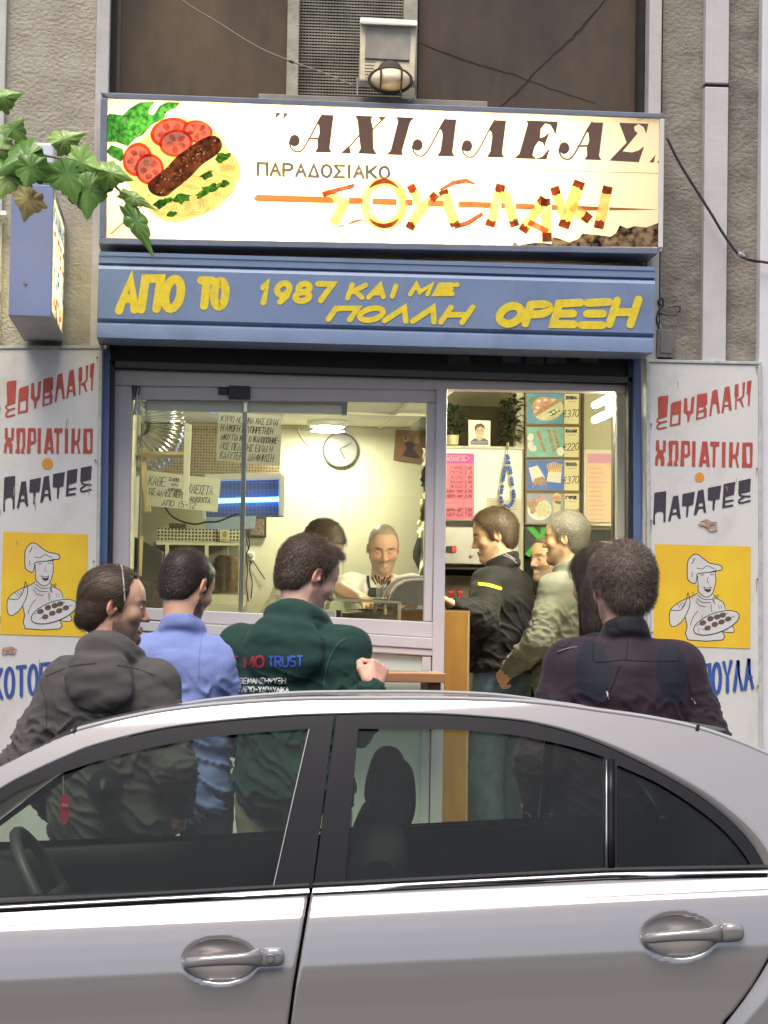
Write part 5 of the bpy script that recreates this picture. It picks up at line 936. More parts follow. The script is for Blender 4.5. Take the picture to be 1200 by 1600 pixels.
gp = at('grey_pipe', 'pale horizontal pipe stub at the left edge behind the projecting sign', 'pipe', 0, 338, 9.5); MB().tube([P(-60, 338, 9.54), P(12, 338, 9.54)], .02, 12).build('pipe', mat('pipe_grey', (.5,.5,.48), .5), gp, smooth=True); MB().lathe([(.026, -.01), (.026, .01)], P(6, 338, 9.54), (1, 0, 0), 14).build('collar', steel, gp)
# cables, junction box
c1 = at('hanging_cable', 'black cable drooping from the right end of the sign across the pale stone strip', 'cable', 1110, 330, 9.5)
MB().tube([P(*q, 9.5) for q in bez([(1042, 215), (1062, 255), (1090, 300), (1112, 335), (1130, 365), (1152, 395), (1170, 405), (1230, 415)], 8)], .006, 7).tube([P(*q, 9.5) for q in bez([(1152, 394), (1175, 408), (1230, 410)], 6)], .004, 6).build('cable', mat('cable_dark', (.03,.025,.025), .5), c1, smooth=True); MB().lathe([(.009, 0), (.011, .01), (.009, .03)], P(1153, 396, 9.5), (1, 0, -.4), 8).build('tape', mat('tape_grey', (.3,.3,.3), .6), c1)
c2 = at('roof_cable', 'thin cable slanting down across the brown board to the floodlight', 'cable', 430, 80, YF); MB().tube([P(*q, YF+.02) for q in bez([(255, -40), (285, 0), (340, 35), (400, 72), (450, 94), (500, 112), (560, 137)], 8)], .0035, 6).build('cable', mat('cable_grey', (.22,.19,.16), .6), c2); MB().lathe([(.006, 0), (.006, .02)], P(452, 95, YF+.02), (1, 0, -.4), 8).build('clip', blackp, c2)
jb = at('junction_box', 'rusty junction box on the pilaster right of the blue shutter box', 'junction box', 1040, 558, YF-.01); slab(jb, 'box', [(1027, 514), (1055, 516), (1054, 559), (1026, 558)], YF-.05, .049, mat('jb_grey', (.2,.18,.17), .6, var=.4, vscale=20, dirt=(.08,.05,.03), dscale=12, damt=.8), bevel=.004); slab(jb, 'cover', [(1033, 521), (1050, 522), (1049, 552), (1032, 551)], YF-.054, .004, mat('jb_cover', (.16,.145,.14), .6), bevel=.001)
cw = at('wire_loop', 'loose loop of black wire above the junction box', 'wire', 1040, 495, YF-.03); MB().tube([P(*q, YF-.04) for q in bez([(1030, 515), (1026, 495), (1034, 480), (1028, 472), (1034, 466), (1036, 478), (1028, 488), (1045, 492), (1060, 488), (1062, 480), (1050, 478), (1036, 482)], 6)], .0035, 6).build('wire', blackp, cw); MB().lathe([(.006, 0), (.006, .015)], P(1031, 512, YF-.035), (0, 0, 1), 8).build('terminal', steel, cw)

# ------------------------------------------------------------------ the plane-tree twig hanging in from the left
tw = at('leafy_twig', 'leafy green branch of big lobed leaves hanging over the projecting sign', 'branch', -60, 300, 8.3); YT = 8.3
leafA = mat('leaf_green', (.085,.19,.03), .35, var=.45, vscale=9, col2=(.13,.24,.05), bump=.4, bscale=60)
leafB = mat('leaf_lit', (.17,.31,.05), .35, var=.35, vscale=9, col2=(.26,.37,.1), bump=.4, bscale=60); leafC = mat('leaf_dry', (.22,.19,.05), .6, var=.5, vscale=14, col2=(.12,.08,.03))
def lobed(px, py, size, ang, Y, m, tilt=0, curl=.25, narrow=1):
    "a five lobed leaf: stem point at (px, py), pointing along ang (degrees, 0 right, 90 down)"
    out = [(0,.02),(.05,.2),(-.02,.36),(.2,.4),(.34,.58),(.46,.42),(.58,.4),(.7,.24),(.84,.14),(1.1,0)]
    half = out; loop = [(-.02,0)] + half + [(x, -y) for x, y in half[::-1][1:]]; loop = [q for a, b in zip(loop, loop[1:]+loop[:1]) for q in (a, ((a[0]*.5+b[0]*.5)*1.02, (a[1]+b[1])*.54))]
    c, s = math.cos(R(ang)), math.sin(R(ang)); L_ = size*1.22*Y/F; o = P(px, py, Y); vs = [o]
    def tr(x, y):
        y *= narrow; dz = -curl*(x*x*.6+abs(y)*.7)*L_ + tilt*y*L_; dd = .35*math.sin(3*x+tilt*4)*L_*abs(y)+x*L_*.25*tilt
        return o + Vector(((x*c - y*s)*L_, dd + .3*abs(y)*L_, -(x*s + y*c)*L_*.92 + dz*.5))
    mid = [tr(t, 0) for t in (.25, .5, .75)]; pts = [tr(*q) for q in loop]; mb = MB(); n = len(pts); cpt = tr(.4, 0)
    ring = [cpt + (q-cpt)*.55 + Vector((0, -.05*L_*(.3+abs(math.sin(k*.9+tilt*7))), .015*L_*math.sin(k*1.7))) for k, q in enumerate(pts)]
    mb.add([cpt] + ring + pts, [(0, 1+i, 1+(i+1) % n) for i in range(n)] + [(1+i, 1+n+i, 1+n+(i+1) % n, 1+(i+1) % n) for i in range(n)]); return mb.build('leaf', m, tw, smooth=True)
for a in [(24, 230, 44, 165, 8.3, leafB, .2), (66, 232, 60, 150, 8.25, leafA, .1), (52, 240, 46, 100, 8.22, leafA, -.1), (80, 226, 46, -28, 8.3, leafB, .3), (96, 246, 58, 72, 8.24, leafA, .2),
          (104, 246, 50, 18, 8.27, leafB, -.2), (136, 268, 58, 88, 8.26, leafA, -.15), (152, 264, 44, 12, 8.23, leafB, .2), (48, 292, 42, 100, 8.2, leafC, .4), (198, 316, 72, 62, 8.25, leafA, .45, .3, .42), (186, 298, 50, 22, 8.24, leafB, .5, .3, .5),
          (-14, 156, 40, -20, 8.2, leafB, .2), (-12, 262, 52, 25, 8.28, leafA, .1), (18, 262, 40, 110, 8.27, leafB, .3), (120, 258, 34, 120, 8.26, leafA, .2), (12, 214, 36, -60, 8.28, leafB, .1), (-70, 232, 54, 80, 8.25, leafA, .2), (-96, 236, 48, 140, 8.28, leafB, -.2), (-120, 226, 46, -40, 8.3, leafB, .2), (-160, 226, 58, 100, 8.25, leafA, .1), (-200, 222, 50, -60, 8.3, leafB, .2), (-230, 222, 56, 110, 8.24, leafA, -.2), (-290, 215, 54, 70, 8.28, leafA, .2), (-330, 210, 48, -40, 8.3, leafB, .2)]: lobed(*a)
mb = MB(); mb.tube([P(*q, 8.29) for q in bez([(-700, 130), (-500, 175), (-330, 208), (-120, 232), (-30, 232), (30, 236), (70, 243), (110, 252), (150, 268), (185, 296), (205, 318)], 6)], [.012, .009, .008, .006, .005, .004, .003, .002][0:1][0] if 0 else .0045, 6)
for l in ([(46, 240), (48, 270), (50, 300)], [(110, 252), (114, 275), (117, 300)], [(150, 268), (140, 300), (132, 318)], [(185, 296), (198, 305), (210, 312)]): mb.tube([P(*q, 8.26) for q in bez(l, 5)], .003, 5)
mb.build('stem', mat('twig_brown', (.16,.14,.06), .7), tw)
# ------------------------------------------------------------------ the silver saloon car
CA = R(3.81); OC = P(600, 1385, 5.1); VC = .88
LAT = Vector((math.sin(CA), math.cos(CA), 0)); LON = Vector((math.cos(CA), -math.sin(CA), 0))
def W(u, v, z): return Vector((OC.x, OC.y, 0)) + LON*u + LAT*v + Vector((0, 0, z - .026*v))   # the road falls gently to the kerb
def PV(px, py, v):
    d = CR @ Vector(((px-600)/F, (800-py)/F, -1)); o = Vector((OC.x, OC.y, 0)); t = (v + o.dot(LAT)) / d.dot(LAT); p = Vector((0, 0, H)) + d*t
    return (p - o).dot(LON), p.z
(ub0, zb0), (ub1, zb1) = PV(0, 1417, 0), PV(1197, 1361, 0)
def zb(u): return zb0 + (zb1-zb0)*(u-ub0)/(ub1-ub0) - .03*max(0, -u-.95)**1.5*2 - .02*max(0, u-1.0)**1.5
KN = [(-.95, .085), (-.75, .005), (-.6, -.045), (-.45, -.065), (-.33, -.069), (-.24, -.0655), (-.19, -.061), (-.155, -.0565), (-.12, -.0495), (-.09, -.0415), (-.06, -.0315), (-.045, -.0255), (-.035, -.014), (-.012, .0), (0, .004)]
kx, ky = zip(*KN)
def side_v(z, u):
    h = z - zb(u)
    v = float(np.interp(h, kx, ky)) if h <= 0 else .012 + .32*h + .09*h*h + 5*max(0, h-.385)**2
    return v + .03*max(0, abs(u)-.9)**1.6
def CS(px, py, dv=0):
    v = 0
    for _ in range(9): u, z = PV(px, py, v); v = side_v(z, u)
    u, z = PV(px, py, v + dv); return u, z
def SW(u, z, dv=0, far=False):
    v = side_v(z, u) + dv; return W(u, 2*VC - v if far else v, z)
car = thing('parked_car', 'silver four door saloon car parked along the kerb before the shop', 'car', W(0, VC, 0))
paint = mat('silver_paint', (.335, .315, .308), .14, .5, coat=.5, var=.03, vscale=300, dirt=(.36,.34,.31), dscale=5, damt=.25)
trim = mat('black_trim', (.011, .0105, .014), .3, spec=.16); rubber = mat('black_rubber', (.012,.012,.013), .7); chrome = mat('belt_chrome', (.5,.49,.49), .3, 1)
carglass = glass_mat('car_glass', (.68, .76, .67), fres=1.32, film=.02, filmcol=(.34,.38,.34)); dgl = glass_mat('rear_glass', (.42, .48, .43), fres=1.32, film=.02, filmcol=(.3,.32,.3))
cabin = mat('cabin_dark', (.03,.034,.033), .75, var=.3, vscale=20); seatm = mat('seat_cloth', (.022,.022,.024), .9, bump=.4, bscale=150)
gapP = [CS(485, 1390), CS(480, 1420), CS(460, 1540), CS(452, 1600)]; gz = [p[1] for p in gapP][::-1]; gu = [p[0] for p in gapP][::-1]
def u_gap(z): return float(np.interp(z, [.25]+gz, [gu[0]-.02]+gu))
rearP = [CS(1262, 1385), CS(1235, 1440), CS(1199, 1500), CS(1175, 1542), CS(1147, 1580), CS(1131, 1597)]; rz = [p[1] for p in rearP][::-1]; ru = [p[0] for p in rearP][::-1]
def u_rear(z): return float(np.interp(z, [.28, .45, .6]+rz, [ru[0]-.19, ru[0]-.17, ru[0]-.12]+ru))
def u_front(z): return float(np.interp(z, [.25, .6, 1.1], [-1.2, -1.2, -1.14]))
HANDLES = [(0, 0), (717, -38)]
def dent(u, z):
    d = 0
    for hx, hy in HANDLES:
        hu, hz = CS(343+hx, 1501.5+hy); q = ((u-hu)/.083)**2 + ((z-hz)/.049)**2
        if q < 1: d = max(d, .018*(1-q)**.8)
    return d
def panel(name, ul, ur, z0, far, nu, nz, dents=False, top=None, parent=car):
    rows = []
    for j in range(-1, nz+2):
        t = min(max(j/nz, 0), 1); row = []
        for i in range(-1, nu+2):
            s = min(max(i/nu, 0), 1)
            zz_ = z0
            for _ in range(3):
                um = ul(zz_) + (ur(zz_)-ul(zz_))*s; zt_ = (top or zb)(um) ; zz_ = z0 + (zt_-z0)*t
            u = ul(zz_) + (ur(zz_)-ul(zz_))*s
            fold = .02 if (i < 0 or i > nu or j < 0 or j > nz) else (.0022 if (i in (0, nu)) else 0)
            row.append(SW(u, zz_, fold + (dent(u, zz_) if dents else 0), far))
        rows.append(row)
    if far: rows = [r[::-1] for r in rows]
    return MB().grid(rows).build(name, paint, parent, smooth=True)
g_ = .0035
doors = {}
for far in (False, True):
    d1 = panel('front_door', u_front, lambda z: u_gap(z)-g_, .3, far, 190 if not far else 30, 130 if not far else 20, not far)
    d2 = panel('rear_door', lambda z: u_gap(z)+g_, u_rear, .3, far, 190 if not far else 30, 130 if not far else 20, not far)
    doors[far] = (d1, d2)
    panel('front_wing', lambda z: -2.28+.25*max(0, .55-z)*0, lambda z: u_front(z)-2*g_, .38, far, 20, 12)
    panel('rear_wing', lambda z: u_rear(z)+2*g_, lambda z: 2.22, .38, far, 24, 14)
# body shell: sill, floor, bonnet, boot, bumpers
mb = MB()
for far in (False, True):
    mb.grid([[SW(u, .29, .0, far), SW(u, .2, .06, far)] for u in np.linspace(-1.2, .75, 6)])
rows = [[W(u, v, .2) for v in (.15, 1.6)] for u in (-2.1, 2.1)]; mb.grid(rows); mb.build('underbody', cabin, car)
def cross(u, z, bulge=.05, n=15):
    v0 = side_v(z, u)-.0; return [W(u, v0 + (2*VC-2*v0)*s, z + bulge*(1-(2*s-1)**2)**.7) for s in np.linspace(0, 1, n)]
MB().grid([cross(u, zb(u) - .004 - .05*max(0, -u-1.2)**2, .075) for u in np.linspace(-2.28, -1.3, 10)]).build('bonnet', paint, car, smooth=True)
MB().grid([cross(u, zb(u)-.004, .04) for u in np.linspace(1.77, 2.22, 8)]).build('boot_lid', paint, car, smooth=True)
for uu, sg in ((-2.28, -1), (2.22, 1)):
    rows = []
    for z in np.linspace(.28, zb(uu)+.0, 10):
        rows.append([W(uu + sg*(.16*(1-(2*s-1)**4) - .12*((z-.55)/.4)**2*.5), side_v(max(z, .45), uu)+(2*VC-2*side_v(max(z, .45), uu))*s, z) for s in np.linspace(0, 1, 17)])
    MB().grid(rows).build('bumper', paint, car, smooth=True)
for far in (False, True):
    for u in (-1.47, 1.23):
        c = W(u, (.1 if not far else 2*VC-.1), .31); ax = -LAT if not far else LAT
        t_ = MB().lathe([(.2, -.1), (.29, -.1), (.315, -.07), (.32, 0), (.315, .07), (.29, .095), (.2, .085)], c, ax, 36).build('tyre', rubber, car, autos=40)
        MB().lathe([(.2, .07), (.19, .085), (.17, .05), (.06, .06), (.05, .075), (.001, .075)], c, ax, 36).build('rim', mat('rim_silver', (.5,.5,.52), .3, .9), car, autos=30)
# greenhouse
O_near = [(-290, 1432), (-200, 1375), (-100, 1302), (0, 1232), (50, 1205), (100, 1182), (150, 1162), (250, 1137), (350, 1124), (450, 1116), (522, 1113.5), (600, 1112), (700, 1114), (800, 1122), (850, 1131), (900, 1145), (950, 1165), (1000, 1189), (1050, 1216), (1100, 1247), (1150, 1289), (1180, 1325), (1199, 1360)]
E_near = [(-345, 1420), (-215, 1325), (-110, 1258), (0, 1198), (45, 1174), (95, 1151), (140, 1135), (245, 1112), (345, 1100), (450, 1093), (522, 1091.5), (600, 1091), (700, 1091.5), (800, 1095), (870, 1101), (940, 1111), (1010, 1121), (1080, 1135), (1140, 1154), (1200, 1179), (1290, 1222), (1370, 1268), (1450, 1318)]
Oc_, Ec_ = bez(O_near, 5), bez(E_near, 5)
def ruv(px, py, dv=0):
    u, z = CS(px, py); return u, z
Ouz = [CS(*p) for p in Oc_]; Euz = [CS(*p) for p in Ec_]
Ouz += [(Ouz[-1][0] + (1.75-Ouz[-1][0])*k/8, 0) for k in range(1, 9)]; Ouz = [(u, z if z else zb(u)) for u, z in Ouz]
eu_last, ez_last = Euz[-1]; Euz += [(eu_last + (1.78-eu_last)*k/8, ez_last + (zb(1.78)-ez_last)*k/8) for k in range(1, 9)]
for far in (False, True):
    rows = []
    for (a, b), (c_, d) in zip(Ouz, Euz):
        r = [SW(a, b, .02, far)] + [SW(a+(c_-a)*t, b+(d-b)*t, 0, far) for t in np.linspace(0, 1, 9)]
        rows.append(r if not far else r[::-1])
    MB().grid(rows).build('side_rail', paint, car, smooth=True)
iF = next(i for i, p in enumerate(Ec_) if p[0] > 117); iB = next(i for i, p in enumerate(Ec_) if p[0] > 1330)
def roofrow(u, z, cr, n=25, lift=0):
    v0 = side_v(z, u); out = []
    for k in range(n):
        s = k/(n-1); q = abs(2*s-1); out.append(W(u + .05*(1-q*q)*(-1 if u < 0 else 1)*(abs(u) > .5), v0 + (2*VC-2*v0)*s, z + lift + cr*(1-q**2.6)))
    return out
rows = [roofrow(u, z, .004) for u, z in Euz[iF:iB+1]]
MB().grid(rows).build('roof', paint, car, smooth=True)
for far in (False, True): MB().tube([SW(u, z, .012, far)+Vector((0, 0, .004)) for u, z in Euz[iF-1:iB+2]], .006, 6).build('roof_moulding', mat('moulding_grey', (.3,.3,.31), .4), car, smooth=True)
mb = MB(); iN = next(i for i, p in enumerate(Ec_) if p[0] > 1086)
for k, sgn in ((iF, -1), (iN, 1)):
    p = SW(*Euz[k], .004); mb.tube([p + Vector((-.006, -.003, -.004)), p + Vector((.0, .01, .008))], .006, 6)
mb.build('moulding_ends', trim, car)
# windscreen and rear window
MB().grid([roofrow(*Euz[iF], .01)] + [[W(Euz[iF][0] + (-1.33-Euz[iF][0])*t - .16*(1-(2*k/24-1)**2)*t, (side_v(Euz[iF][1]+(zb(-1.3)-Euz[iF][1])*t, -1.2)+.03)+(2*VC-2*(side_v(Euz[iF][1]+(zb(-1.3)-Euz[iF][1])*t, -1.2)+.03))*k/24, Euz[iF][1] + (zb(-1.3)-Euz[iF][1])*t + .03*math.sin(math.pi*t)+.01*(1-t)*(1-abs(2*k/24-1)**2.6)) for k in range(25)] for t in (.25, .5, .75, 1)]).build('windscreen', glass_mat('screen_glass', (.62,.68,.62), film=.02), car, smooth=True)
MB().grid([roofrow(u, z, .004 + .012*min(1, k/6)) for k, (u, z) in enumerate(Euz[iB:])]).build('rear_window', dgl, car, smooth=True)
# door frames and panes
GF = bez([(-225, 1408), (-100, 1318), (0, 1252), (50, 1224), (150, 1188), (250, 1163), (350, 1147), (482, 1136)], 5) + [(454, 1260), (426, 1386)]
GR = [(558, 1378), (540, 1378), (549, 1260), (560, 1136)] + bez([(562, 1136), (700, 1138), (800, 1146), (850, 1155), (900, 1167), (945, 1181)], 5) + [(945, 1270), (944, 1362)]
GQ = [(964, 1360), (964, 1270), (964.5, 1194)] + bez([(968, 1195), (1025, 1221), (1075, 1252), (1125, 1291), (1160, 1330), (1174, 1353)], 5)
beltL = [(-275, 1430), (-100, 1422), (0, 1415), (200, 1406), (400, 1394), (482, 1388)]
def psurf(loops, dv, far, mb):
    "shape traced in picture points, laid on the car's side"
    l2 = [[Vector((a, b, 0)) for a, b in l] for l in loops]; tri = tessellate_polygon(l2); flat = [p for l in l2 for p in l]
    vs = [SW(*CS(p.x, p.y), dv, far) for p in flat]; sg_ = 1 if far else -1
    mb.add(vs, [t if (vs[t[1]]-vs[t[0]]).cross(vs[t[2]]-vs[t[0]]).dot(LAT)*sg_ > 0 else t[::-1] for t in tri]); return mb
def side_normals(o, far):
    "true normals of the bowed side, so that the flat triangles reflect smoothly"
    me = o.data; ns = []; me.shade_smooth(); o0 = ORG[o]
    for v in me.vertices:
        p = v.co + o0 - Vector((OC.x, OC.y, 0)); u, z = p.dot(LON), p.z + .026*p.dot(LAT); e = .004
        dz = (side_v(z+e, u)-side_v(z-e, u))/(2*e); du = (side_v(z, u+e)-side_v(z, u-e))/(2*e); n = (-LAT + LON*du + Vector((0, 0, dz))).normalized()
        if far: n = n - LAT*2*n.dot(LAT)
        ns.append(n)
    me.normals_split_custom_set_from_vertices(ns)
def frame_part(name, outer, holes, par):
    for far in (False, True):
        mb = MB(); psurf([outer] + holes, .0015, far, mb)
        for l in [outer] + holes:
            n = len(l)
            for i in range(n):
                a, b = CS(*l[i]), CS(*l[(i+1) % n]); mb.add([SW(*a, .0015, far), SW(*b, .0015, far), SW(*b, .03, far), SW(*a, .03, far)], [(0,1,2,3)])
        side_normals(mb.build(name, trim, par[far]), far)
oF = [p for p in Oc_ if -285 < p[0] < 520]; oR = [p for p in Oc_ if 527 < p[0] < 1199.5]
frame_part('window_frame', [(a, b+1.5) for a, b in oF] + [(522, 1115), (505, 1250), (488, 1387)] + beltL[::-1], [GF[::-1]], {k: doors[k][0] for k in doors})
frame_part('window_frame', [(526, 1115)] + [(a, b+1.5) for a, b in oR] + [(1198, 1361), (960, 1364), (800, 1373), (600, 1383), (490, 1387), (508, 1250)], [GR, GQ], {k: doors[k][1] for k in doors})
for o_ in car.children:
    pass
for far in (False, True):
    for l, gm, d in ((GF, carglass, 0), (GR, carglass, 1), (GQ, dgl, 1)):
        big = l; MBg = MB(); psurf([big], .012, far, MBg); side_normals(MBg.build('window_pane', gm, doors[far][d]), far)
# division bar and belt moulding
for far in (False, True):
    mb = MB(); mb.tube([SW(*CS(955, y), .006, far) for y in (1186, 1240, 1300, 1361)], .0105, 8); mb.build('division_bar', trim, doors[far][1], smooth=True)
    mb = MB(); mb.tube([SW(*CS(947.5, y), -.002, far) for y in (1186, 1240, 1300, 1363)], .0028, 6); mb.build('bar_edge', chrome, doors[far][1], smooth=True)
    for nm, x0, x1, d in (('a', -260, 483, 0), ('b', 489, 1199, 1)):
        def bl(x, dy): return SW(*CS(x, np.interp(x, [-300, 0, 485, 950, 1197], [1433, 1417, 1390, 1366, 1361.5])+dy), -.003, far)
        xs = np.linspace(x0, x1, 24)
        MB().grid([[bl(x, dy)-LAT*o*(1 if not far else -1) for dy, o in ((-4, 0), (-3, .006), (2, .007), (4, 0))] for x in xs]).build('belt_moulding', chrome, doors[far][d], smooth=True)
        MB().grid([[bl(x, dy)-LAT*o*(1 if not far else -1) for dy, o in ((-11, -.004), (-9.5, .002), (-5, .003), (-4.2, -.003))] for x in xs]).build('belt_seal', rubber, doors[far][d], smooth=True)
        MB().grid([[bl(x, dy)-LAT*o*(1 if not far else -1) for dy, o in ((4.2, -.004), (5, .001), (7.5, .001), (8, -.004))] for x in xs]).build('belt_gap', trim, doors[far][d], smooth=True)
# edge of the front glass, bright run channel on the B pillar
mb = MB(); mb.tube([SW(*CS(a, b), -.001) for a, b in ((483, 1137), (455, 1260), (427, 1386))], .0017, 5); mb.build('glass_channel', mat('channel_silver', (.22,.22,.21), .45, .5), doors[False][0])
# handles
def handle(dx, dy, lock, par):
    def loft(prof, name, m):
        rows = []
        for x, y, h, o in prof:
            u, z = CS(x+dx, y+dy); c = SW(u, z, -o); hh = h/706
            rows.append([c + Vector((0, 0, math.copysign(abs(math.sin(a))**.75, math.sin(a))*hh)) - LAT*math.copysign(abs(math.cos(a))**.75, math.cos(a))*.0105 for a in np.linspace(0, 2*math.pi, 21)[:-1]])
        mb = MB(); mb.grid(rows, True); n = len(rows); mb.f += [tuple(range(20))[::-1], tuple((n-1)*20+k for k in range(20))]; return mb.build(name, m, par, smooth=True)
    hb_ = loft([(287.2, 1506, 2, .004), (288, 1505.5, 5, .008), (291, 1504.5, 7, .014), (300, 1503, 8, .022), (320, 1500.5, 8.2, .028), (345, 1498.5, 8.5, .03), (370, 1497.5, 9, .029), (388, 1497, 10, .025), (398, 1496.3, 12.5, .018), (409, 1495.8, 13.8, .012)], 'door_handle', paint)
    lk = loft([(410.3, 1495.7, 13.9, .012), (425, 1495.2, 14, .011), (436, 1495, 13.4, .0105), (441, 1494.8, 11.5, .009), (443.5, 1494.6, 8, .006), (444.5, 1494.6, 4, .002)], 'handle_cap', paint)
    if lock:
        c = SW(*CS(423+dx, 1496.5+dy), -.0205); MB().lathe([(.0098, .002), (.0098, -.0015), (.0075, -.002), (.0068, .001), (.0005, .001)], c, LAT, 20).build('key_lock', mat('lock_silver', (.7,.7,.7), .2, 1), par, autos=30)
        MB().lathe([(.0066, -.0005), (.0005, -.0006)], c + LAT*.0008, LAT, 16).build('key_slot', mat('lock_dark', (.06,.055,.06), .4), par)
handle(0, 0, True, doors[False][0]); handle(*HANDLES[1], False, doors[False][1])
# cabin: inner door linings, shelf, seats, wheel, dash, mirror
for far in (False, True):
    mb = MB(); us = np.linspace(-1.15, 1.0, 14)
    mb.grid([[SW(u, zb(u)+dz, dv, far) for dz, dv in ((-.012, .02), (.004, .035), (-.005, .075), (-.06, .085), (-.5, .09))] for u in us]); mb.build('door_lining', mat('lining_grey', (.04,.045,.042), .7) if far else cabin, car, smooth=True)
def rbox(name, pts, v0, v1, m, r=.05):
    loop = bez(pts, 6, True); n = len(loop); mid = np.mean(np.array(loop), 0); rows = []
    for t in np.linspace(0, 1, 9):
        k = 1 - .22*abs(2*t-1)**5; rows.append([W(mid[0]+(a-mid[0])*k, v0+(v1-v0)*t, mid[1]+(b-mid[1])*k) for a, b in loop])
    mb = MB(); mb.grid(rows, True); mb.f += [tuple(range(n)), tuple((8*n+i) for i in range(n))[::-1]]; return mb.build(name, m, car, smooth=True)
for v0 in (.2, 1.02):
    rbox('seat_back', [(-.25, .55), (-.18, .8), (-.06, 1.15), (-.01, 1.22), (.06, 1.18), (.03, .9), (-.04, .6), (-.12, .5)], v0, v0+.52, seatm)
    rbox('headrest', [(-.03, 1.22), (-.015, 1.33), (.02, 1.37), (.07, 1.35), (.08, 1.25), (.05, 1.2)], v0+.13, v0+.39, seatm)
    rbox('seat_cushion', [(-.75, .5), (-.72, .62), (-.2, .6), (-.12, .45), (-.6, .42)], v0, v0+.52, seatm)
rbox('rear_seat', [(.75, .5), (.82, .8), (.98, 1.08), (1.08, 1.1), (1.12, .9), (.95, .5)], .2, 1.56, seatm); rbox('rear_cushion', [(.3, .48), (.32, .6), (.8, .58), (.85, .45)], .2, 1.56, seatm)
rbox('parcel_shelf', [(1.0, 1.06), (1.0, 1.09), (1.5, 1.1), (1.5, 1.06)], .2, 1.56, cabin)
rbox('dashboard', [(-1.45, .8), (-1.4, 1.05), (-1.15, 1.07), (-.95, .98), (-.92, .8), (-1.0, .7)], .12, 1.64, cabin)
c = W(-.78, .45, 1.02); ax = (LON*.85 + Vector((0, 0, .5))).normalized(); a1 = LAT; a2 = ax.cross(a1); mb = MB()
mb.tube([c + (a1*math.cos(t) + a2*math.sin(t))*.185 for t in np.linspace(0, 2*math.pi, 41)[:-1]], .015, 8, closed=True); mb.tube([c - a1*.18, c - ax*.02, c + a1*.18], .02, 8); mb.tube([c - ax*.02, c - a2*.18 if a2.z > 0 else c + a2*.18], .02, 8)
mb.build('steering_wheel', mat('wheel_grey', (.06,.062,.06), .45), car, smooth=True)
cmx = SW(*CS(40, 1300), -.09, True)
rows = []
for t in np.linspace(-1, 1, 11):
    r = math.sqrt(max(.02, 1-t*t)); rows.append([cmx + LAT*(.09*t+.02) + LON*(.055*r*math.cos(a)) + Vector((0, 0, .065*r*math.sin(a))) for a in np.linspace(0, 2*math.pi, 19)[:-1]])
MB().grid(rows, True).build('door_mirror', trim, car, smooth=True)
cm2 = W(-1.02, .0, zb(-1.0)+.06); rows = []
for t in np.linspace(-1, 1, 11):
    r = math.sqrt(max(.02, 1-t*t)); rows.append([cm2 - LAT*(.1*t+.08) + LON*(.06*r*math.cos(a)) + Vector((0, 0, .075*r*math.sin(a))) for a in np.linspace(0, 2*math.pi, 19)[:-1]])
MB().grid(rows, True).build('door_mirror', paint, car, smooth=True)
rbox('roof_lining', [(-.6, 1.43), (-.3, 1.475), (.3, 1.48), (.8, 1.44), (.8, 1.46), (.3, 1.495), (-.3, 1.49), (-.6, 1.45)], .3, 1.46, mat('lining_pale', (.07,.07,.068), .9))
# red tag hanging from the inner mirror
rt = thing('hanging_tag', 'red oval tag hanging inside the car near the windscreen', 'air freshener', W(*[(lambda q: (q[0], .88, q[1]))(PV(101, 1275, .88))][0]), None)
def PV3(px, py, v): q = PV(px, py, v); return W(q[0], v, q[1])
tagp = bez([(96, 1230), (103, 1228), (108, 1234), (109, 1250), (107, 1266), (102, 1274), (96, 1270), (94, 1252)], 4, True); lo1 = [PV3(x, y, .87) for x, y in tagp]
MB().poly([lo1], .004).build('tag', mat('tag_red', (.75,.05,.09), .4), rt); MB().tube([PV3(100, 1230, .872), PV3(99, 1200, .872), PV3(92, 1172, .85)], .0015, 5).build('cord', paper, rt)
pt_ = MB(); l2 = [PV3(x, y, .866) for x, y in ((97, 1241), (107, 1243), (106.5, 1248), (96.5, 1246))]; pt_.poly([l2]); pt_.build('label', mat('tag_pale', (.7,.4,.4), .5), rt)
# ------------------------------------------------------------------ people: smooth bodies grown from distance fields
def perlin(p, seed=0):
    p = np.asarray(p, np.float64); i = np.floor(p).astype(np.int64); f = p - i; u = f*f*f*(f*(f*6-15)+10)
    def g(o):
        q = i + o; h = (q[:, 0]*374761393 + q[:, 1]*668265263 + q[:, 2]*2147483647 + seed*1274126177) & 0xffffffff
        h = ((h ^ (h >> 13))*1274126177) & 0xffffffff; h = h ^ (h >> 16)
        a = (h & 1023)/1023*2*np.pi; z = ((h >> 10) & 1023)/511.5-1; r = np.sqrt(np.maximum(0, 1-z*z)); d = f - np.array(o)
        return r*np.cos(a)*d[:, 0] + r*np.sin(a)*d[:, 1] + z*d[:, 2]
    l = lambda a, b, t: a + (b-a)*t
    x = [l(g((0, b, c)), g((1, b, c)), u[:, 0]) for b in (0, 1) for c in (0, 1)]
    return l(l(x[0], x[2], u[:, 1]), l(x[1], x[3], u[:, 1]), u[:, 2])
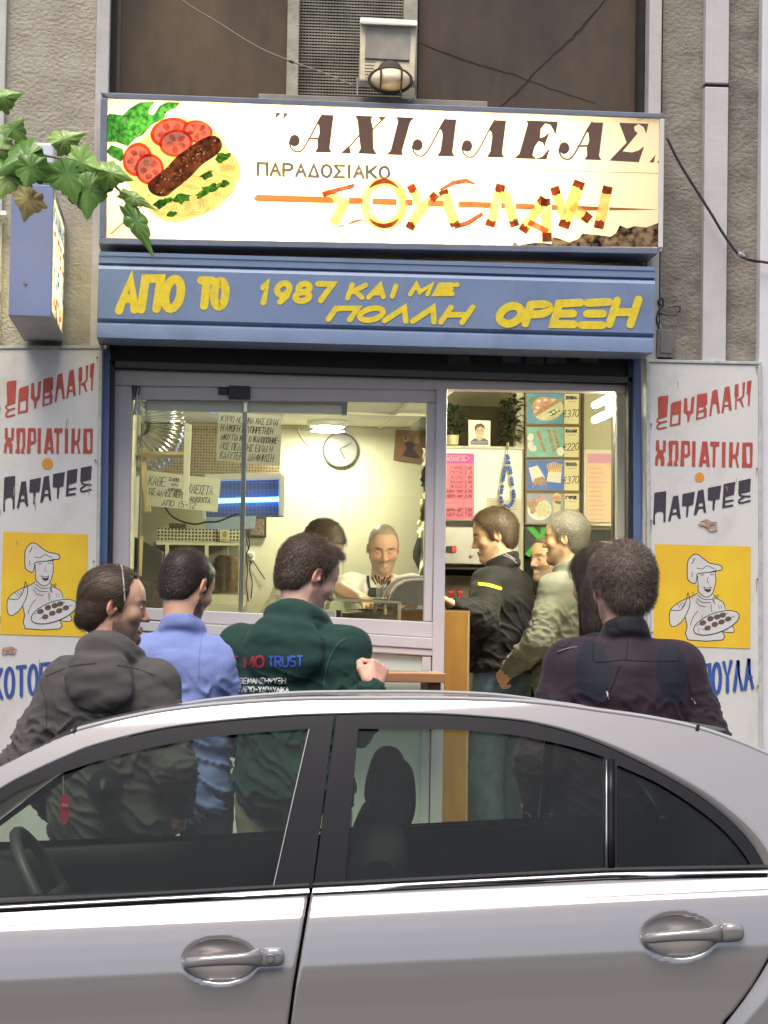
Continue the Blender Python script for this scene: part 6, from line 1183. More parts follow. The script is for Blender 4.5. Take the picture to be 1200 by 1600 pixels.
class Field:
    def __init__(s, lo, hi, h):
        s.lo = np.array(lo, float); s.h = h; s.n = (np.ceil((np.array(hi)-s.lo)/h)).astype(int)+1
        s.F = np.full(tuple(s.n), .5, np.float32)
    def _blk(s, lo, hi, m):
        a = np.maximum(0, np.floor((np.array(lo)-m-s.lo)/s.h).astype(int)); b = np.minimum(s.n, np.ceil((np.array(hi)+m-s.lo)/s.h).astype(int)+1)
        if (b <= a).any(): return None
        sl = tuple(slice(x, y) for x, y in zip(a, b)); ax = [(np.arange(x, y)*s.h+o).astype(np.float32) for x, y, o in zip(a, b, s.lo)]
        return sl, ax[0][:, None, None], ax[1][None, :, None], ax[2][None, None, :]
    def _mix(s, sl, d, k, op):
        A = s.F[sl]
        if op == 'u':
            h = np.clip(.5+.5*(d-A)/k, 0, 1); s.F[sl] = d*(1-h)+A*h-k*h*(1-h)
        elif op == 's':
            h = np.clip(.5-.5*(-d-A)/k*1.0, 0, 1); h = np.clip(.5-.5*(A+d)/k, 0, 1); s.F[sl] = A*(1-h)+(-d)*h+k*h*(1-h)
        else:
            h = np.clip(.5-.5*(d-A)/k, 0, 1); s.F[sl] = d*(1-h)+A*h+k*h*(1-h)
    def cap(s, a, b, ra, rb, k=.02, op='u', flat=None):
        "tapered limb from a to b; flat = (axis, factor) squashes it along one direction"
        a, b = np.array(a, float), np.array(b, float); m = k + max(ra, rb) + s.h*3
        q = s._blk(np.minimum(a, b), np.maximum(a, b), m)
        if q is None: return
        sl, x, y, z = q; d = b-a; L = max(1e-9, d@d); t = np.clip(((x-a[0])*d[0]+(y-a[1])*d[1]+(z-a[2])*d[2])/L, 0, 1)
        ex, ey, ez = x-a[0]-t*d[0], y-a[1]-t*d[1], z-a[2]-t*d[2]
        if flat:
            n, f = np.array(flat[0], float), flat[1]; n /= np.linalg.norm(n); w_ = (ex*n[0]+ey*n[1]+ez*n[2])*(1/f-1); ex, ey, ez = ex+w_*n[0], ey+w_*n[1], ez+w_*n[2]
        s._mix(sl, (np.sqrt(ex*ex+ey*ey+ez*ez)-(ra+(rb-ra)*t)).astype(np.float32), k, op)
    def ell(s, c, r, k=.02, op='u', rot=None):
        c, r = np.array(c, float), np.array(r, float); m = k + max(r) + s.h*3; q = s._blk(c, c, m)
        if q is None: return
        sl, x, y, z = q; x, y, z = x-c[0], y-c[1], z-c[2]
        if rot is not None:
            M = np.array(rot).T; x, y, z = M[0,0]*x+M[0,1]*y+M[0,2]*z, M[1,0]*x+M[1,1]*y+M[1,2]*z, M[2,0]*x+M[2,1]*y+M[2,2]*z
        k0 = np.sqrt((x/r[0])**2+(y/r[1])**2+(z/r[2])**2); k1 = np.sqrt((x/r[0]**2)**2+(y/r[1]**2)**2+(z/r[2]**2)**2)+1e-9
        s._mix(sl, (k0*(k0-1)/k1).astype(np.float32), k, op)
    def coords(s):
        return [(np.arange(n)*s.h+o).astype(np.float32) for n, o in zip(s.n, s.lo)]
    def cut(s, fn, k=.01):
        "keep only where fn(x, y, z) < 0"
        x, y, z = s.coords(); d = fn(x[:, None, None], y[None, :, None], z[None, None, :]); d = np.broadcast_to(d, s.F.shape).astype(np.float32)
        h = np.clip(.5-.5*(d-s.F)/k, 0, 1); s.F = d*(1-h)+s.F*h+k*h*(1-h)
    def mesh(s):
        F = s.F; F[0] = F[-1] = .5; F[:, 0] = F[:, -1] = .5; F[:, :, 0] = F[:, :, -1] = .5
        I = F < 0; nx, ny, nz = F.shape; C8 = [I[i:nx-1+i, j:ny-1+j, k:nz-1+k] for i in (0, 1) for j in (0, 1) for k in (0, 1)]
        any_ = np.logical_or.reduce(C8); all_ = np.logical_and.reduce(C8); cell = any_ & ~all_
        idx = np.full(cell.shape, -1, np.int64); ii = np.argwhere(cell); idx[cell] = np.arange(len(ii))
        acc = np.zeros((len(ii), 3)); cnt = np.zeros(len(ii)); cs = [np.array(((c >> 2) & 1, (c >> 1) & 1, c & 1)) for c in range(8)]
        val = [F[ii[:, 0]+c[0], ii[:, 1]+c[1], ii[:, 2]+c[2]] for c in cs]
        for a in range(8):
            for b in range(a+1, 8):
                if np.abs(cs[a]-cs[b]).sum() != 1: continue
                m = (val[a] < 0) != (val[b] < 0); t = val[a][m]/(val[a][m]-val[b][m]); acc[m] += cs[a] + t[:, None]*(cs[b]-cs[a]); cnt[m] += 1
        V = (ii + acc/np.maximum(cnt, 1)[:, None])*s.h + s.lo; Q = []
        for ax in range(3):
            o = [slice(None)]*3; o2 = [slice(None)]*3; o[ax] = slice(0, -1); o2[ax] = slice(1, None)
            e = I[tuple(o)] != I[tuple(o2)]; p = np.argwhere(e); u, v = (ax+1) % 3, (ax+2) % 3
            p = p[(p[:, u] > 0) & (p[:, v] > 0) & (p[:, u] < F.shape[u]-1) & (p[:, v] < F.shape[v]-1)]
            def at_(du, dv): q = p.copy(); q[:, u] -= du; q[:, v] -= dv; return idx[q[:, 0], q[:, 1], q[:, 2]]
            a, b, c, d = at_(1, 1), at_(0, 1), at_(0, 0), at_(1, 0); ins = I[p[:, 0], p[:, 1], p[:, 2]]
            Q.append(np.where(ins[:, None], np.stack((a, b, c, d), 1), np.stack((a, d, c, b), 1)))
        return V, np.concatenate(Q)
def vnormals(V, Q):
    n = np.cross(V[Q[:, 2]]-V[Q[:, 0]], V[Q[:, 3]]-V[Q[:, 1]]); N = np.zeros_like(V)
    for k in range(4): np.add.at(N, Q[:, k], n)
    return N/np.maximum(1e-12, np.linalg.norm(N, axis=1))[:, None]
def mkobj(name, V, Q, m, parent, cols=None):
    off = np.array(ORG[parent]); me = bpy.data.meshes.new(name); V = np.asarray(V)-off
    me.vertices.add(len(V)); me.vertices.foreach_set('co', V.astype(np.float32).ravel()); me.loops.add(Q.size); me.loops.foreach_set('vertex_index', Q.ravel().astype(np.int32))
    me.polygons.add(len(Q)); me.polygons.foreach_set('loop_start', np.arange(0, Q.size, Q.shape[1], dtype=np.int32)); me.update(calc_edges=True); me.validate()
    if cols is not None:
        a = me.color_attributes.new('Col', 'FLOAT_COLOR', 'POINT'); c4 = np.ones((len(V), 4), np.float32); c4[:, :3] = cols; a.data.foreach_set('color', c4.ravel())
    me.materials.append(m); me.shade_smooth(); o = bpy.data.objects.new(name, me); C.objects.link(o); o.parent = parent; ORG[o] = ORG[parent]; return o
def rot3(yaw, pitch=0, roll=0):
    "yaw clockwise from above (0 looks away along +Y, 90 looks right), pitch looks down"
    return np.array(Matrix.Rotation(-R(yaw), 3, 'Z') @ Matrix.Rotation(-R(pitch), 3, 'X') @ Matrix.Rotation(R(roll), 3, 'Y'))
skinm = mat('skin', (.5,.3,.2), .5, attr='Col', bump=.25, bscale=260, spec=.4); m_ = skinm.node_tree.nodes['Principled BSDF']; m_.inputs['Subsurface Weight'].default_value = .12; m_.inputs['Subsurface Radius'].default_value = (.012, .005, .003); m_.inputs['Subsurface Scale'].default_value = .6
HLy = [-.13, -.08, -.055, -.035, -.022, -.008, .006, .012, .022, .03, .045, .062, .075, .1]
HLz = [-.092, -.088, -.075, -.045, -.005, .03, .012, -.02, -.016, .03, .058, .082, .094, .1]
def head_field(S, o):
    "the head in its own frame: x right, y forward, z up, ears at z 0"
    f = Field((-.13, -.15, -.24), (.13, .16, .17), o.get('res', .0032)); w_ = o.get('wide', 1)
    f.ell((0, -.014, .034), (.0765*w_, .097, .089), .02); f.ell((0, .034, .03), (.065*w_, .06, .068), .03); f.ell((0, .034, -.045), (.057*w_, .054, .074), .03)
    for s in (-1, 1):
        f.cap((s*.05*w_, 0, -.048), (s*.012, .068, -.1), .022, .018, .03); f.ell((s*.042*w_, .056, -.022), (.024, .022, .02), .025); f.cap((s*.012, .0855, .021), (s*.049, .064, .024), .0105, .009, .012)
    f.ell((0, .076, -.101), (.021, .018, .018), .02)
    ns = o.get('nose', 1.0); f.cap((0, .088, .012), (0, .088+.021*ns, -.03), .008, .0105, .011)
    for s in (-1, 1): f.ell((s*.0125, .097, -.034), (.008, .01, .007), .008)
    for s in (-1, 1): f.ell((s*.032, .099, .001), (.019, .017, .0145), .012, 's')
    for s in (-1, 1):
        f.ell((s*.031, .0735, .001), (.0135,)*3, .003); f.ell((s*.031, .0748, .0045-o.get('lid', 0)*.004), (.0165, .0138, .0102), .003); f.ell((s*.031, .073, -.008), (.0165, .0125, .006), .004)
        f.cap((s*.022, .083, -.0715), (0, .0935, -.0635), .003, .005, .006); f.cap((s*.021, .0825, -.0725), (0, .0925, -.073), .003, .0056, .006)
        f.cap((s*.019, .0905, -.072), (0, .0995, -.0678), .0015, .0018, .003, 's')
    for s in (-1, 1):
        rt_ = np.array(Matrix.Rotation(s*R(22), 3, 'Z') @ Matrix.Rotation(R(-12), 3, 'X')); f.ell((s*.0795*w_, -.013, -.004), (.0075, .0185, .0315), .009, 'u', rt_)
        f.ell((s*.0865*w_, -.009, -.002), (.0065, .0105, .0185), .006, 's', rt_); f.ell((s*.081*w_, .0, -.012), (.005, .005, .008), .005)
    nb = S['neck_local']; f.cap((0, -.022, -.045), nb, .055*o.get('neck', 1), .061*o.get('neck', 1), .03)
    f.cap((0, .015, -.085), nb+np.array((0, .03, .02)), .03, .045, .03)
    return f
def head_colours(p, o):
    n = len(p); sk_ = np.array(o['skin']); c = np.tile(sk_, (n, 1)); x, y, z = p[:, 0], p[:, 1], p[:, 2]; ax = np.abs(x)
    def blend(col, w_): c[:] = c*(1-w_[:, None]) + np.array(col)*w_[:, None]
    g = lambda q: np.exp(-q)
    pn = perlin(p*28, 3)[:]*.5; blend(sk_*np.array((1.12, .82, .76)), np.clip(g(((ax-.043)/.02)**2+((z+.028)/.02)**2)*(y > .03)*.7 + g((x/.012)**2+((z+.03)/.015)**2)*(y > .09)*.6 + (ax > .073)*(np.abs(z) < .045)*.75 + pn*.3, 0, 1))
    blend(sk_*np.array((.86, .58, .55)), np.clip(1.3*g((x/.02)**4+((z+.069)/.0085)**4)*(y > .08), 0, .5))
    st = o.get('stubble', 0)
    if st:
        m = np.clip((-.03-z+.35*np.maximum(0, .045-ax)*(z > -.055))/.02, 0, 1)*(y > -.005)*np.clip((z+.135)/.03, 0, 1); m *= 1-.9*g((x/.019)**4+((z+.068)/.008)**4)*(y > .08)
        m = np.maximum(m, .9*g((x/.024)**4+((z+.052)/.007)**2)*(y > .08)); m = np.maximum(m, np.clip((.03-z)/.02, 0, 1)*g(((y-.012)/.014)**2)*(ax > .06)*(z > -.06))
        blend(o['stubcol'], np.clip(m*st*(1+pn*.8), 0, .97))
    br = g(((z-.0255+.12*(ax-.032)**2/.03)/.0052)**2)*g(((ax-.031)/.021)**4)*(y > .05); blend(o['browcol'], np.clip(br*1.2, 0, .9))
    for s in (-1, 1):
        d = np.sqrt((x-s*.031)**2+(y-.0735)**2+(z-.001)**2); op = (d < .0142)*(y > .078)*(np.abs(z+.0025+o.get('lid', 0)*.003) < .0048)
        blend((.5, .47, .43), op*1.0); blend((.03, .02, .015), op*(np.abs(x-s*.031-o.get('gaze', 0)) < .0055)); blend(sk_*.35, (np.abs(z-.0045+o.get('lid', 0)*.003) < .0016)*(d < .0165)*(y > .074)*.8)
    return np.clip(c, 0, 1)
def hairline(p, o):
    sh = o.get('recede', 0); y = p[:, 1]; hz = np.interp(y, HLy, HLz); hz = hz + sh*np.clip((y-.02)/.05, 0, 1)
    hz = hz + o.get('temple', .0)*np.exp(-((y-.055)/.02)**2)*(np.abs(p[:, 0]) > .03); return p[:, 2]-hz
def strands(V, N, flow, n, length, width, lift, segs, seed, wav=.3):
    r = np.random.default_rng(seed); k = r.integers(0, len(V), n); p = V[k].copy(); nn = N[k]; vs = []; L_ = length*r.uniform(.6, 1.25, n); d = flow(p); d = d + r.normal(0, wav, d.shape); d = d - nn*(np.sum(d*nn, 1))[:, None]; d /= np.maximum(1e-6, np.linalg.norm(d, axis=1))[:, None]
    side = np.cross(d, nn); W_ = width*r.uniform(.6, 1.4, n); lf = lift*r.uniform(.2, 1.3, n); rows = []
    for i in range(segs+1):
        t = i/segs; q = p + d*(L_*t)[:, None] + nn*(lf*np.sin(t*np.pi*.75) - L_*L_*t*t*4.5)[:, None] + nn*.0008; wd = (W_*(1-t*.75))[:, None]/2; rows += [q-side*wd, q+side*wd]
    V2 = np.stack(rows, 1).reshape(-1, 3); m = 2*(segs+1); Q = []
    for i in range(segs): b = np.arange(n)*m+2*i; Q.append(np.stack((b, b+1, b+3, b+2), 1))
    return V2, np.concatenate(Q)
def hair_mat(name, col, col2):
    m = mat(name, col, .42, var=.3, vscale=230, col2=col2, spec=.35, stretch=(1, 1, 1)); return m
def smoothcol(*c): return tuple(c)
def hand_field(f, wr, fwd, palm, curl, s=1.0, thumb=1, spread=.06, side=1):
    "wr wrist, fwd towards the knuckles, palm = palm normal, curl in degrees per joint, side 1 right hand, -1 left"
    wr, fwd, palm = (np.array(v, float) for v in (wr, fwd, palm)); fwd /= np.linalg.norm(fwd); palm = palm-fwd*(palm@fwd); palm /= np.linalg.norm(palm); lat = np.cross(fwd, palm)*side   # towards the thumb
    P_ = lambda a, b, c: wr + (fwd*a + lat*b + palm*c)*s
    f.cap(wr-fwd*.03*s, P_(.02, 0, 0), .026*s, .026*s, .01, flat=(palm, .75))
    for b in (-.028, -.01, .01, .028): f.cap(P_(.015, b*.55, 0), P_(.085-abs(b)*.15, b, 0), .017*s, .0125*s, .012)
    f.cap(P_(.02, .015, .008), P_(.055, .036, .012), .018*s, .014*s, .014)
    for i, (b, l) in enumerate(((.029, .9), (.01, 1.0), (-.0095, .94), (-.028, .74))):
        p = np.array((.085-abs(b)*.15, b, 0)); a = 0
        for j, (L_, r0, r1) in enumerate(((.045, .0105, .0095), (.027, .0095, .0085), (.022, .0085, .007))):
            a += R(curl[i] if j == 0 else curl[i]*1.05); q = p + L_*l*np.array((math.cos(a), spread*b*8*(j == 0)*.12, math.sin(a))); f.cap(P_(*p), P_(*q), r0*s, r1*s, .004); p = q
    t0, t1, t2, t3 = np.array((.02, .03, .006)), np.array((.05, .052, .02)), np.array((.075, .05+.012*thumb, .034)), np.array((.094, .036+.02*thumb, .042))
    f.cap(P_(*t0), P_(*t1), .016*s, .0125*s, .008); f.cap(P_(*t1), P_(*t2), .0125*s, .0105*s, .004); f.cap(P_(*t2), P_(*t3), .0105*s, .0085*s, .004)
BASEJ = dict(neck=(0, -.02, 1.455), shR=(.15, -.01, 1.385), shL=(-.15, -.01, 1.385), hipR=(.095, 0, .93), hipL=(-.095, 0, .93), kneeR=(.11, .03, .5), kneeL=(-.11, .03, .5), ankR=(.115, -.02, .09), ankL=(-.115, -.02, .09),
  elR=(.225, -.04, 1.1), elL=(-.225, -.04, 1.1), wrR=(.21, .1, .92), wrL=(-.21, .1, .92))
def build_person(label, head_at, floor, yaw, hyaw, hpitch, o, group=None, hroll=0):
    """head_at: world place between the ears; joints in o['J'] in the body's own frame (x right, y forward); o['W'] gives joints in world space"""
    ht = np.array(head_at); s = o.get('scale') or (ht[2]-floor)/1.63; lean = o.get('lean', 0); RB = rot3(yaw)
    hoff = np.array((0, .02, 1.63)); pv = np.array((0, 0, .98)); ca, sa = math.cos(R(lean)), math.sin(R(lean))
    def bend(p):
        p = np.array(p, float)
        if p[2] <= pv[2]: return p
        q = p-pv; t = min(1, q[2]/.2); a = R(lean)*t; return pv + np.array((q[0], q[1]*math.cos(a)+q[2]*math.sin(a), q[2]*math.cos(a)-q[1]*math.sin(a)))
    hl = bend(hoff); base = np.array((ht[0], ht[1], floor)) - RB @ np.array((hl[0]*s, hl[1]*s, 0)); dz = (ht[2]-floor) - hl[2]*s
    J = {k: np.array(v, float) for k, v in BASEJ.items()}; J.update({k: np.array(v, float) for k, v in o.get('J', {}).items()})
    J = {k: bend(v) for k, v in J.items()}
    toW = lambda p: base + (np.asarray(p)*s) @ RB.T + np.array((0, 0, dz))*np.clip(np.asarray(p)[..., 2:3]/1.2, 0, 1) if np.ndim(p) > 1 else base + RB @ (np.asarray(p)*s) + np.array((0, 0, dz))*min(1, max(0, p[2]/1.2))
    toL = lambda q: (RB.T @ (np.array(q)-base-np.array((0, 0, dz))))/s
    for k, v in o.get('W', {}).items(): J[k] = toL(v)
    root = thing('person', label, 'person', tuple(base), group); out = dict(root=root, s=s, J=J, toW=toW, bend=bend)
    hc = toL(ht); RH = rot3(hyaw-yaw, hpitch, hroll); toHW = lambda p: ht + s*(np.asarray(p) @ (RB @ RH).T)
    # --- skin: head and neck fine, the rest coarser, one mesh
    nb = RH.T @ (J['neck'] + np.array((0, -.0, -.02)) - hc); hf = head_field(dict(neck_local=nb), o); V, Q = hf.mesh(); hcol = head_colours(V, o)
    HV, HQ, HN = V, Q, vnormals(V, Q); parts = [(toHW(V), Q, hcol)]
    f = Field((-.75, -.5, .0), (.75, .8, 1.62), .013); g = -.004
    f.ell((0, 0, .98), (.16, .105, .13), .05); a_, b_ = bend((0, 0, 1.12)), bend((0, -.005, 1.29)); f.ell(a_, (.14, .1, .15), .05); f.ell(b_, (.165, .105, .17), .05); f.cap(b_, J['neck'], .08, .05, .06)
    for q in 'RL':
        f.cap(J['neck']+np.array((0, 0, -.02)), J['sh'+q], .04, .042, .04); f.cap(J['sh'+q], J['el'+q], .045, .038, .03); f.cap(J['el'+q], J['wr'+q], .038, .026, .01); f.cap(J['hip'+q], J['knee'+q], .07, .05, .03); f.cap(J['knee'+q], J['ank'+q], .048, .034, .01); f.cap(J['ank'+q], J['ank'+q]+np.array((0, .13, -.06)), .032, .025, .02)
    V, Q = f.mesh(); parts.append((toW(V), Q, np.tile(np.array(o['skin']), (len(V), 1))))
    for q, sd_ in (('R', 1), ('L', -1)):
        hs = o.get('hand'+q, {}); wr = J['wr'+q]; fw = np.array(hs.get('fwd', wr-J['el'+q])); f = Field(wr-.17, wr+.17, hs.get('res', .004))
        if 'bare' in o: f.cap(J['el'+q]*.0+wr-(wr-J['el'+q])*.55, wr, .036, .027, .01)
        hand_field(f, wr, fw, hs.get('palm', (-sd_, 0, -.2)), hs.get('curl', (30, 34, 38, 42)), 1.0, hs.get('thumb', 1), side=sd_)
        V, Q = f.mesh(); n_ = perlin(V*60, 5)[:, None]*.5; parts.append((toW(V), Q, np.clip(np.array(o['skin'])*np.array((1.05, .95, .93))*(1+n_*.3), 0, 1)))
    off = 0; VV, QQ, CC = [], [], []
    for a, b, c_ in parts: VV.append(a); QQ.append(b+off); CC.append(c_); off += len(a)
    mkobj('body', np.concatenate(VV), np.concatenate(QQ), skinm, root, np.concatenate(CC))
    # --- hair: a shell over the scalp and loose strands
    if o.get('hair'):
        hh = o['hair']; t = hh['t']; f = Field((-.14, -.17, -.2), (.14, .13, .19), .0036); w_ = o.get('wide', 1)
        f.ell((0, -.014, .034), (.0765*w_+t, .097+t, .089+t*1.1), .02); f.ell((0, .034, .03), (.065*w_+t*.8, .06+t*.6, .068+t), .03); f.ell((0, -.045, -.03), (.062*w_+t*.6, .05+t*.6, .06), .03)
        for c_, r_ in hh.get('extra', []): f.ell(c_, r_, .03)
        def hl_cut(x, y, z):
            hz = np.interp(y.ravel(), HLy, HLz).reshape(y.shape); hz = hz + o.get('recede', 0)*np.clip((y-.02)/.05, 0, 1) + o.get('temple', 0)*np.exp(-((y-.055)/.02)**2)*np.clip((np.abs(x)-.02)/.02, 0, 1) - hh.get('long', 0)*(y < -.0)
            hz = np.where((np.abs(x) < .055) & (y < .0), np.minimum(hz, -.08-hh.get('long', 0)), hz)
            return (hz-z)*.8
        f.cut(hl_cut, .006); V, Q = f.mesh(); N = vnormals(V, Q)
        st = hh.get('lock', (30, 30, 8)); d = perlin(V*np.array(st), 11)*hh.get('rough', .004) + perlin(V*np.array(st)*2.3, 12)*hh.get('rough', .004)*.6; V2 = V + N*d[:, None]
        ho = mkobj('hair', toHW(V2), Q, hh['m'], root)
        fl = hh.get('flow', 'short')
        def flow(p):
            if fl == 'back': return np.stack((p[:, 0]*1.0, np.full(len(p), -1.0), -.35-3*np.maximum(0, -p[:, 1])), 1)
            if fl == 'long': return np.stack((p[:, 0]*2, -.2+0*p[:, 0], -np.ones(len(p))), 1)
            q = np.stack((p[:, 0]*6, p[:, 1]*4+np.where(p[:, 2] > .06, .6, -.25), -.55-4*(.07-p[:, 2])*(p[:, 2] < .07)+0*p[:, 0]), 1); return q
        sel = (N[:, 2] > -.75) & (hairline(V, o)+hh.get('long', 0)*(V[:, 1] < 0) > .004) & ~((V[:, 1] > .02) & (N[:, 1] > .8) & (V[:, 2] < .05))
        if sel.sum() > 50:
            SV, SQ = strands(V2[sel], N[sel], flow, hh.get('n', 2200), hh.get('len', .022), hh.get('w', .0016), hh.get('lift', .004), 4, o.get('seed', 1), hh.get('wav', .35))
            so_ = mkobj('hair_strands', toHW(SV), SQ, hh['m2'], root); so_.parent = ho
        out['hair_obj'] = ho
    # --- trousers and shoes
    f = Field((-.42, -.35, .03), (.42, .4, 1.12), .012); tw = o.get('trouser_w', 1)
    f.ell((0, 0, .97), (.17, .125, .13), .05)
    for q in 'RL': f.cap(J['hip'+q]+np.array((0, 0, -.02)), J['knee'+q], .092*tw, .068*tw, .04); f.cap(J['knee'+q], J['ank'+q]+np.array((0, 0, .0)), .067*tw, .056*tw, .03)
    f.cut(lambda x, y, z: np.maximum(.065-z, z-1.04) + 0*x + 0*y, .01); V, Q = f.mesh(); N = vnormals(V, Q)
    w1 = perlin(V*np.array((9, 9, 26)), 21); w2 = perlin(V*np.array((18, 18, 40))+w1[:, None]*1.5, 22); kn = np.exp(-((V[:, 2]-.5)/.12)**2)+.7*np.exp(-((V[:, 2]-.12)/.1)**2)+.8*np.exp(-((V[:, 2]-.86)/.08)**2)
    mkobj('trousers', toW(V + N*((1-np.abs(w1)*2)*.006*kn+w2*.004)[:, None]), Q, o['trousers'], root)
    for q in 'RL':
        a = J['ank'+q]; f = Field(a+np.array((-.1, -.12, -.1)), a+np.array((.1, .26, .08)), .008); f.cap(a+np.array((0, -.02, -.03)), a+np.array((0, .0, -.045)), .045, .045, .02); f.cap(a+np.array((0, .02, -.045)), a+np.array((0, .17, -.06)), .045, .036, .02, flat=((0, 0, 1), .8)); f.cut(lambda x, y, z: (a[2]-.088-z)+0*x+0*y, .004)
        V, Q = f.mesh(); mkobj('shoe', toW(V), Q, o.get('shoes', mat('shoe_dark', (.02,.018,.017), .5)), root)
    # --- upper garment
    gm = o['top']; g = gm.get('g', .02); res = gm.get('res', .0075); f = Field((-.75, -.45, .6), (.75, .85, 1.66), res); hem = gm.get('hem', .86)
    fat = gm.get('fat', 1); f.ell(bend((0, 0, .95)), (.172*fat+g, .122*fat+g, .15), .05); f.ell(bend((0, 0, 1.12)), (.158*fat+g, .115*fat+g, .17), .06); f.ell(bend((0, -.008, 1.28)), (.16*fat+g, .112+g, .175), .06)
    f.cap(bend((-.1, -.02, 1.355)), bend((.1, -.02, 1.355)), .08+g*.6, .08+g*.6, .05)
    sl = gm.get('sleeve', 1.0); cu = gm.get('cuff', .035)
    for q in 'RL':
        f.cap(J['neck']+np.array((0, -.005, -.035)), J['sh'+q]+np.array((0, 0, .0)), .05+g*.4, .056+g*.6, .04)
        sh, el, wr = J['sh'+q], J['el'+q], J['wr'+q]
        if sl >= 1: f.cap(sh, el, .056+g*.7, .047+g*.7, .035); wv = wr-el; f.cap(el, wr-wv/np.linalg.norm(wv)*.012, .051+g*.7, cu+g*.35, .02)
        else: e = sh+(el-sh)*sl*1.4; f.cap(sh, e, .064+g*.6, .056+g*.9, .035)
    neck = J['neck']; kind = gm.get('kind', 'plain')
    if kind == 'hoodie':
        up = bend(neck*0+np.array((0, 0, 1.5)))
        for k in range(24):
            a0, a1 = 2*math.pi*k/24, 2*math.pi*(k+1)/24
            pp_ = lambda a: neck + np.array((math.sin(a)*.086, .012+math.cos(a)*.08-.006, .014 - .042*math.cos(a)-(.016*max(0, math.cos(a))**2)))
            rr = lambda a: .02+.012*max(0, -math.cos(a))
            f.cap(pp_(a0), pp_(a1), rr(a0), rr(a1), .022)
        hb2 = gm.get('hood', 1.0); f.ell(neck+np.array((0, -.112, -.062)), (.125*hb2, .05*hb2, .082*hb2), .022); f.ell(neck+np.array((.02, -.132, -.092)), (.112*hb2, .03*hb2, .068*hb2), .025)
        f.cap(neck+np.array((0, -.02, -.06)), neck+np.array((0, -.012, -.005)), .1, .07, .03); f.cap(neck+np.array((-.05, -.1, -.01)), neck+np.array((.05, -.1, -.01)), .045, .045, .03)
        for k in range(24):
            a0, a1 = 2*math.pi*k/24, 2*math.pi*(k+1)/24; pp_ = lambda a: neck + np.array((math.sin(a)*.096, -.014+math.cos(a)*.084, -.006 - .03*math.cos(a)-(.03*max(0, math.cos(a))**2))); f.cap(pp_(a0), pp_(a1), .017, .017, .01)
    elif kind in ('shirt', 'jacket'):
        hgt = gm.get('collar', .035); f.cap(neck+np.array((0, -.015, -.07)), neck+np.array((0, -.004, .0)), .1, .058, .03)
        for k in range(24):
            a0, a1 = 2*math.pi*k/24, 2*math.pi*(k+1)/24; rad = gm.get('crad', .07)
            pp_ = lambda a: neck + np.array((math.sin(a)*rad, .005+math.cos(a)*(rad+.004), .02 - .028*math.cos(a)))
            f.cap(pp_(a0), pp_(a1), .015, .015, .015); f.cap(pp_(a0)+np.array((0, 0, hgt)), pp_(a1)+np.array((0, 0, hgt)), .008, .008, .014); f.cap(pp_(a0)+np.array((0, 0, hgt*.5)), pp_(a1)+np.array((0, 0, hgt*.5)), .01, .01, .014)
    else: f.cap(neck+np.array((0, -.01, -.07)), neck+np.array((0, 0, .005)), .11, .066, .03); f.cap(neck+np.array((0, .02, .03)), neck+np.array((0, .03, .16)), .058, .08, .012, 's')
    f.cut(lambda x, y, z: (hem-z)+0*x+0*y, .012); V, Q = f.mesh(); N = vnormals(V, Q)
    A = gm.get('fold', 1.0); sd2 = o.get('seed', 1)*7
    arm = np.clip((np.abs(V[:, 0])-.17)/.05, 0, 1); w0 = perlin(V*np.array((5, 5, 5)), sd2); w1 = perlin(V*np.array((7, 7, 12))+w0[:, None]*1.6, sd2+1); w2 = perlin(V*np.array((13, 13, 34))+w1[:, None]*2.0, sd2+2); w3 = perlin((V[:, [0, 1, 2]]@np.array(Matrix.Rotation(R(38), 3, 'Y')))*np.array((8, 8, 24))+w0[:, None]*2, sd2+3)
    rid = (1-np.abs(w3)*3.2); rid2 = (1-np.abs(w2)*3.0)
    low = np.clip((1.36-V[:, 2])/.12, 0, 1); d = A*(w1*.010 + low*np.clip(rid, 0, 1)**3*.013*(1-.4*arm) + arm*low*np.clip(rid2, 0, 1)**3*.008 + w2*.003)
    if kind == 'hoodie': nz = np.exp(-(np.linalg.norm(V-neck-np.array((0, -.06, -.03)), axis=1)/.16)**2); td = np.linalg.norm((V-neck-np.array((0, .03, .08)))*np.array((.75, 1, 1)), axis=1); d += A*nz*(.006*perlin(V*np.array((10, 10, 30)), sd2+9) + .0028*np.cos(2*np.pi*td/.045+perlin(V*np.array((9, 9, 9)), sd2+10)*5))
    V2 = V + N*d[:, None]; cf = gm.get('colour'); cols = None
    if cf: cols = cf(V, N, out)
    out['top_obj'] = mkobj(gm['name'], toW(V2), Q, gm['m'], root, cols); out['topV'], out['topQ'] = toW(V2), Q; out['toHW'] = toHW; out['RH'] = RH
    return out
def cloth(name, col, var=.18, rough=.9, bump=.35, bscale=320, sheen=.06, attr=None, **k): return mat(name, col, rough, var=var, vscale=14, bump=bump, bscale=bscale, sheen=sheen, attr=attr, spec=.2, **k)
SK = (.56, .33, .22); SKW = (.6, .39, .24)
dk = hair_mat('hair_dark_brown', (.035,.022,.016), (.07,.045,.03)); dk2 = hair_mat('hair_strand_brown', (.06,.04,.028), (.11,.075,.05))
bkh = hair_mat('hair_black_brown', (.016,.012,.011), (.035,.024,.02)); bks = hair_mat('hair_strand_black', (.03,.022,.02), (.06,.045,.04))
gyh = hair_mat('hair_grey', (.085,.075,.055), (.15,.135,.1)); gys = hair_mat('hair_strand_grey', (.105,.1,.085), (.19,.18,.15))
brh = hair_mat('hair_brown', (.035,.023,.014), (.065,.042,.025)); brs = hair_mat('hair_strand_light', (.055,.036,.022), (.1,.068,.042))
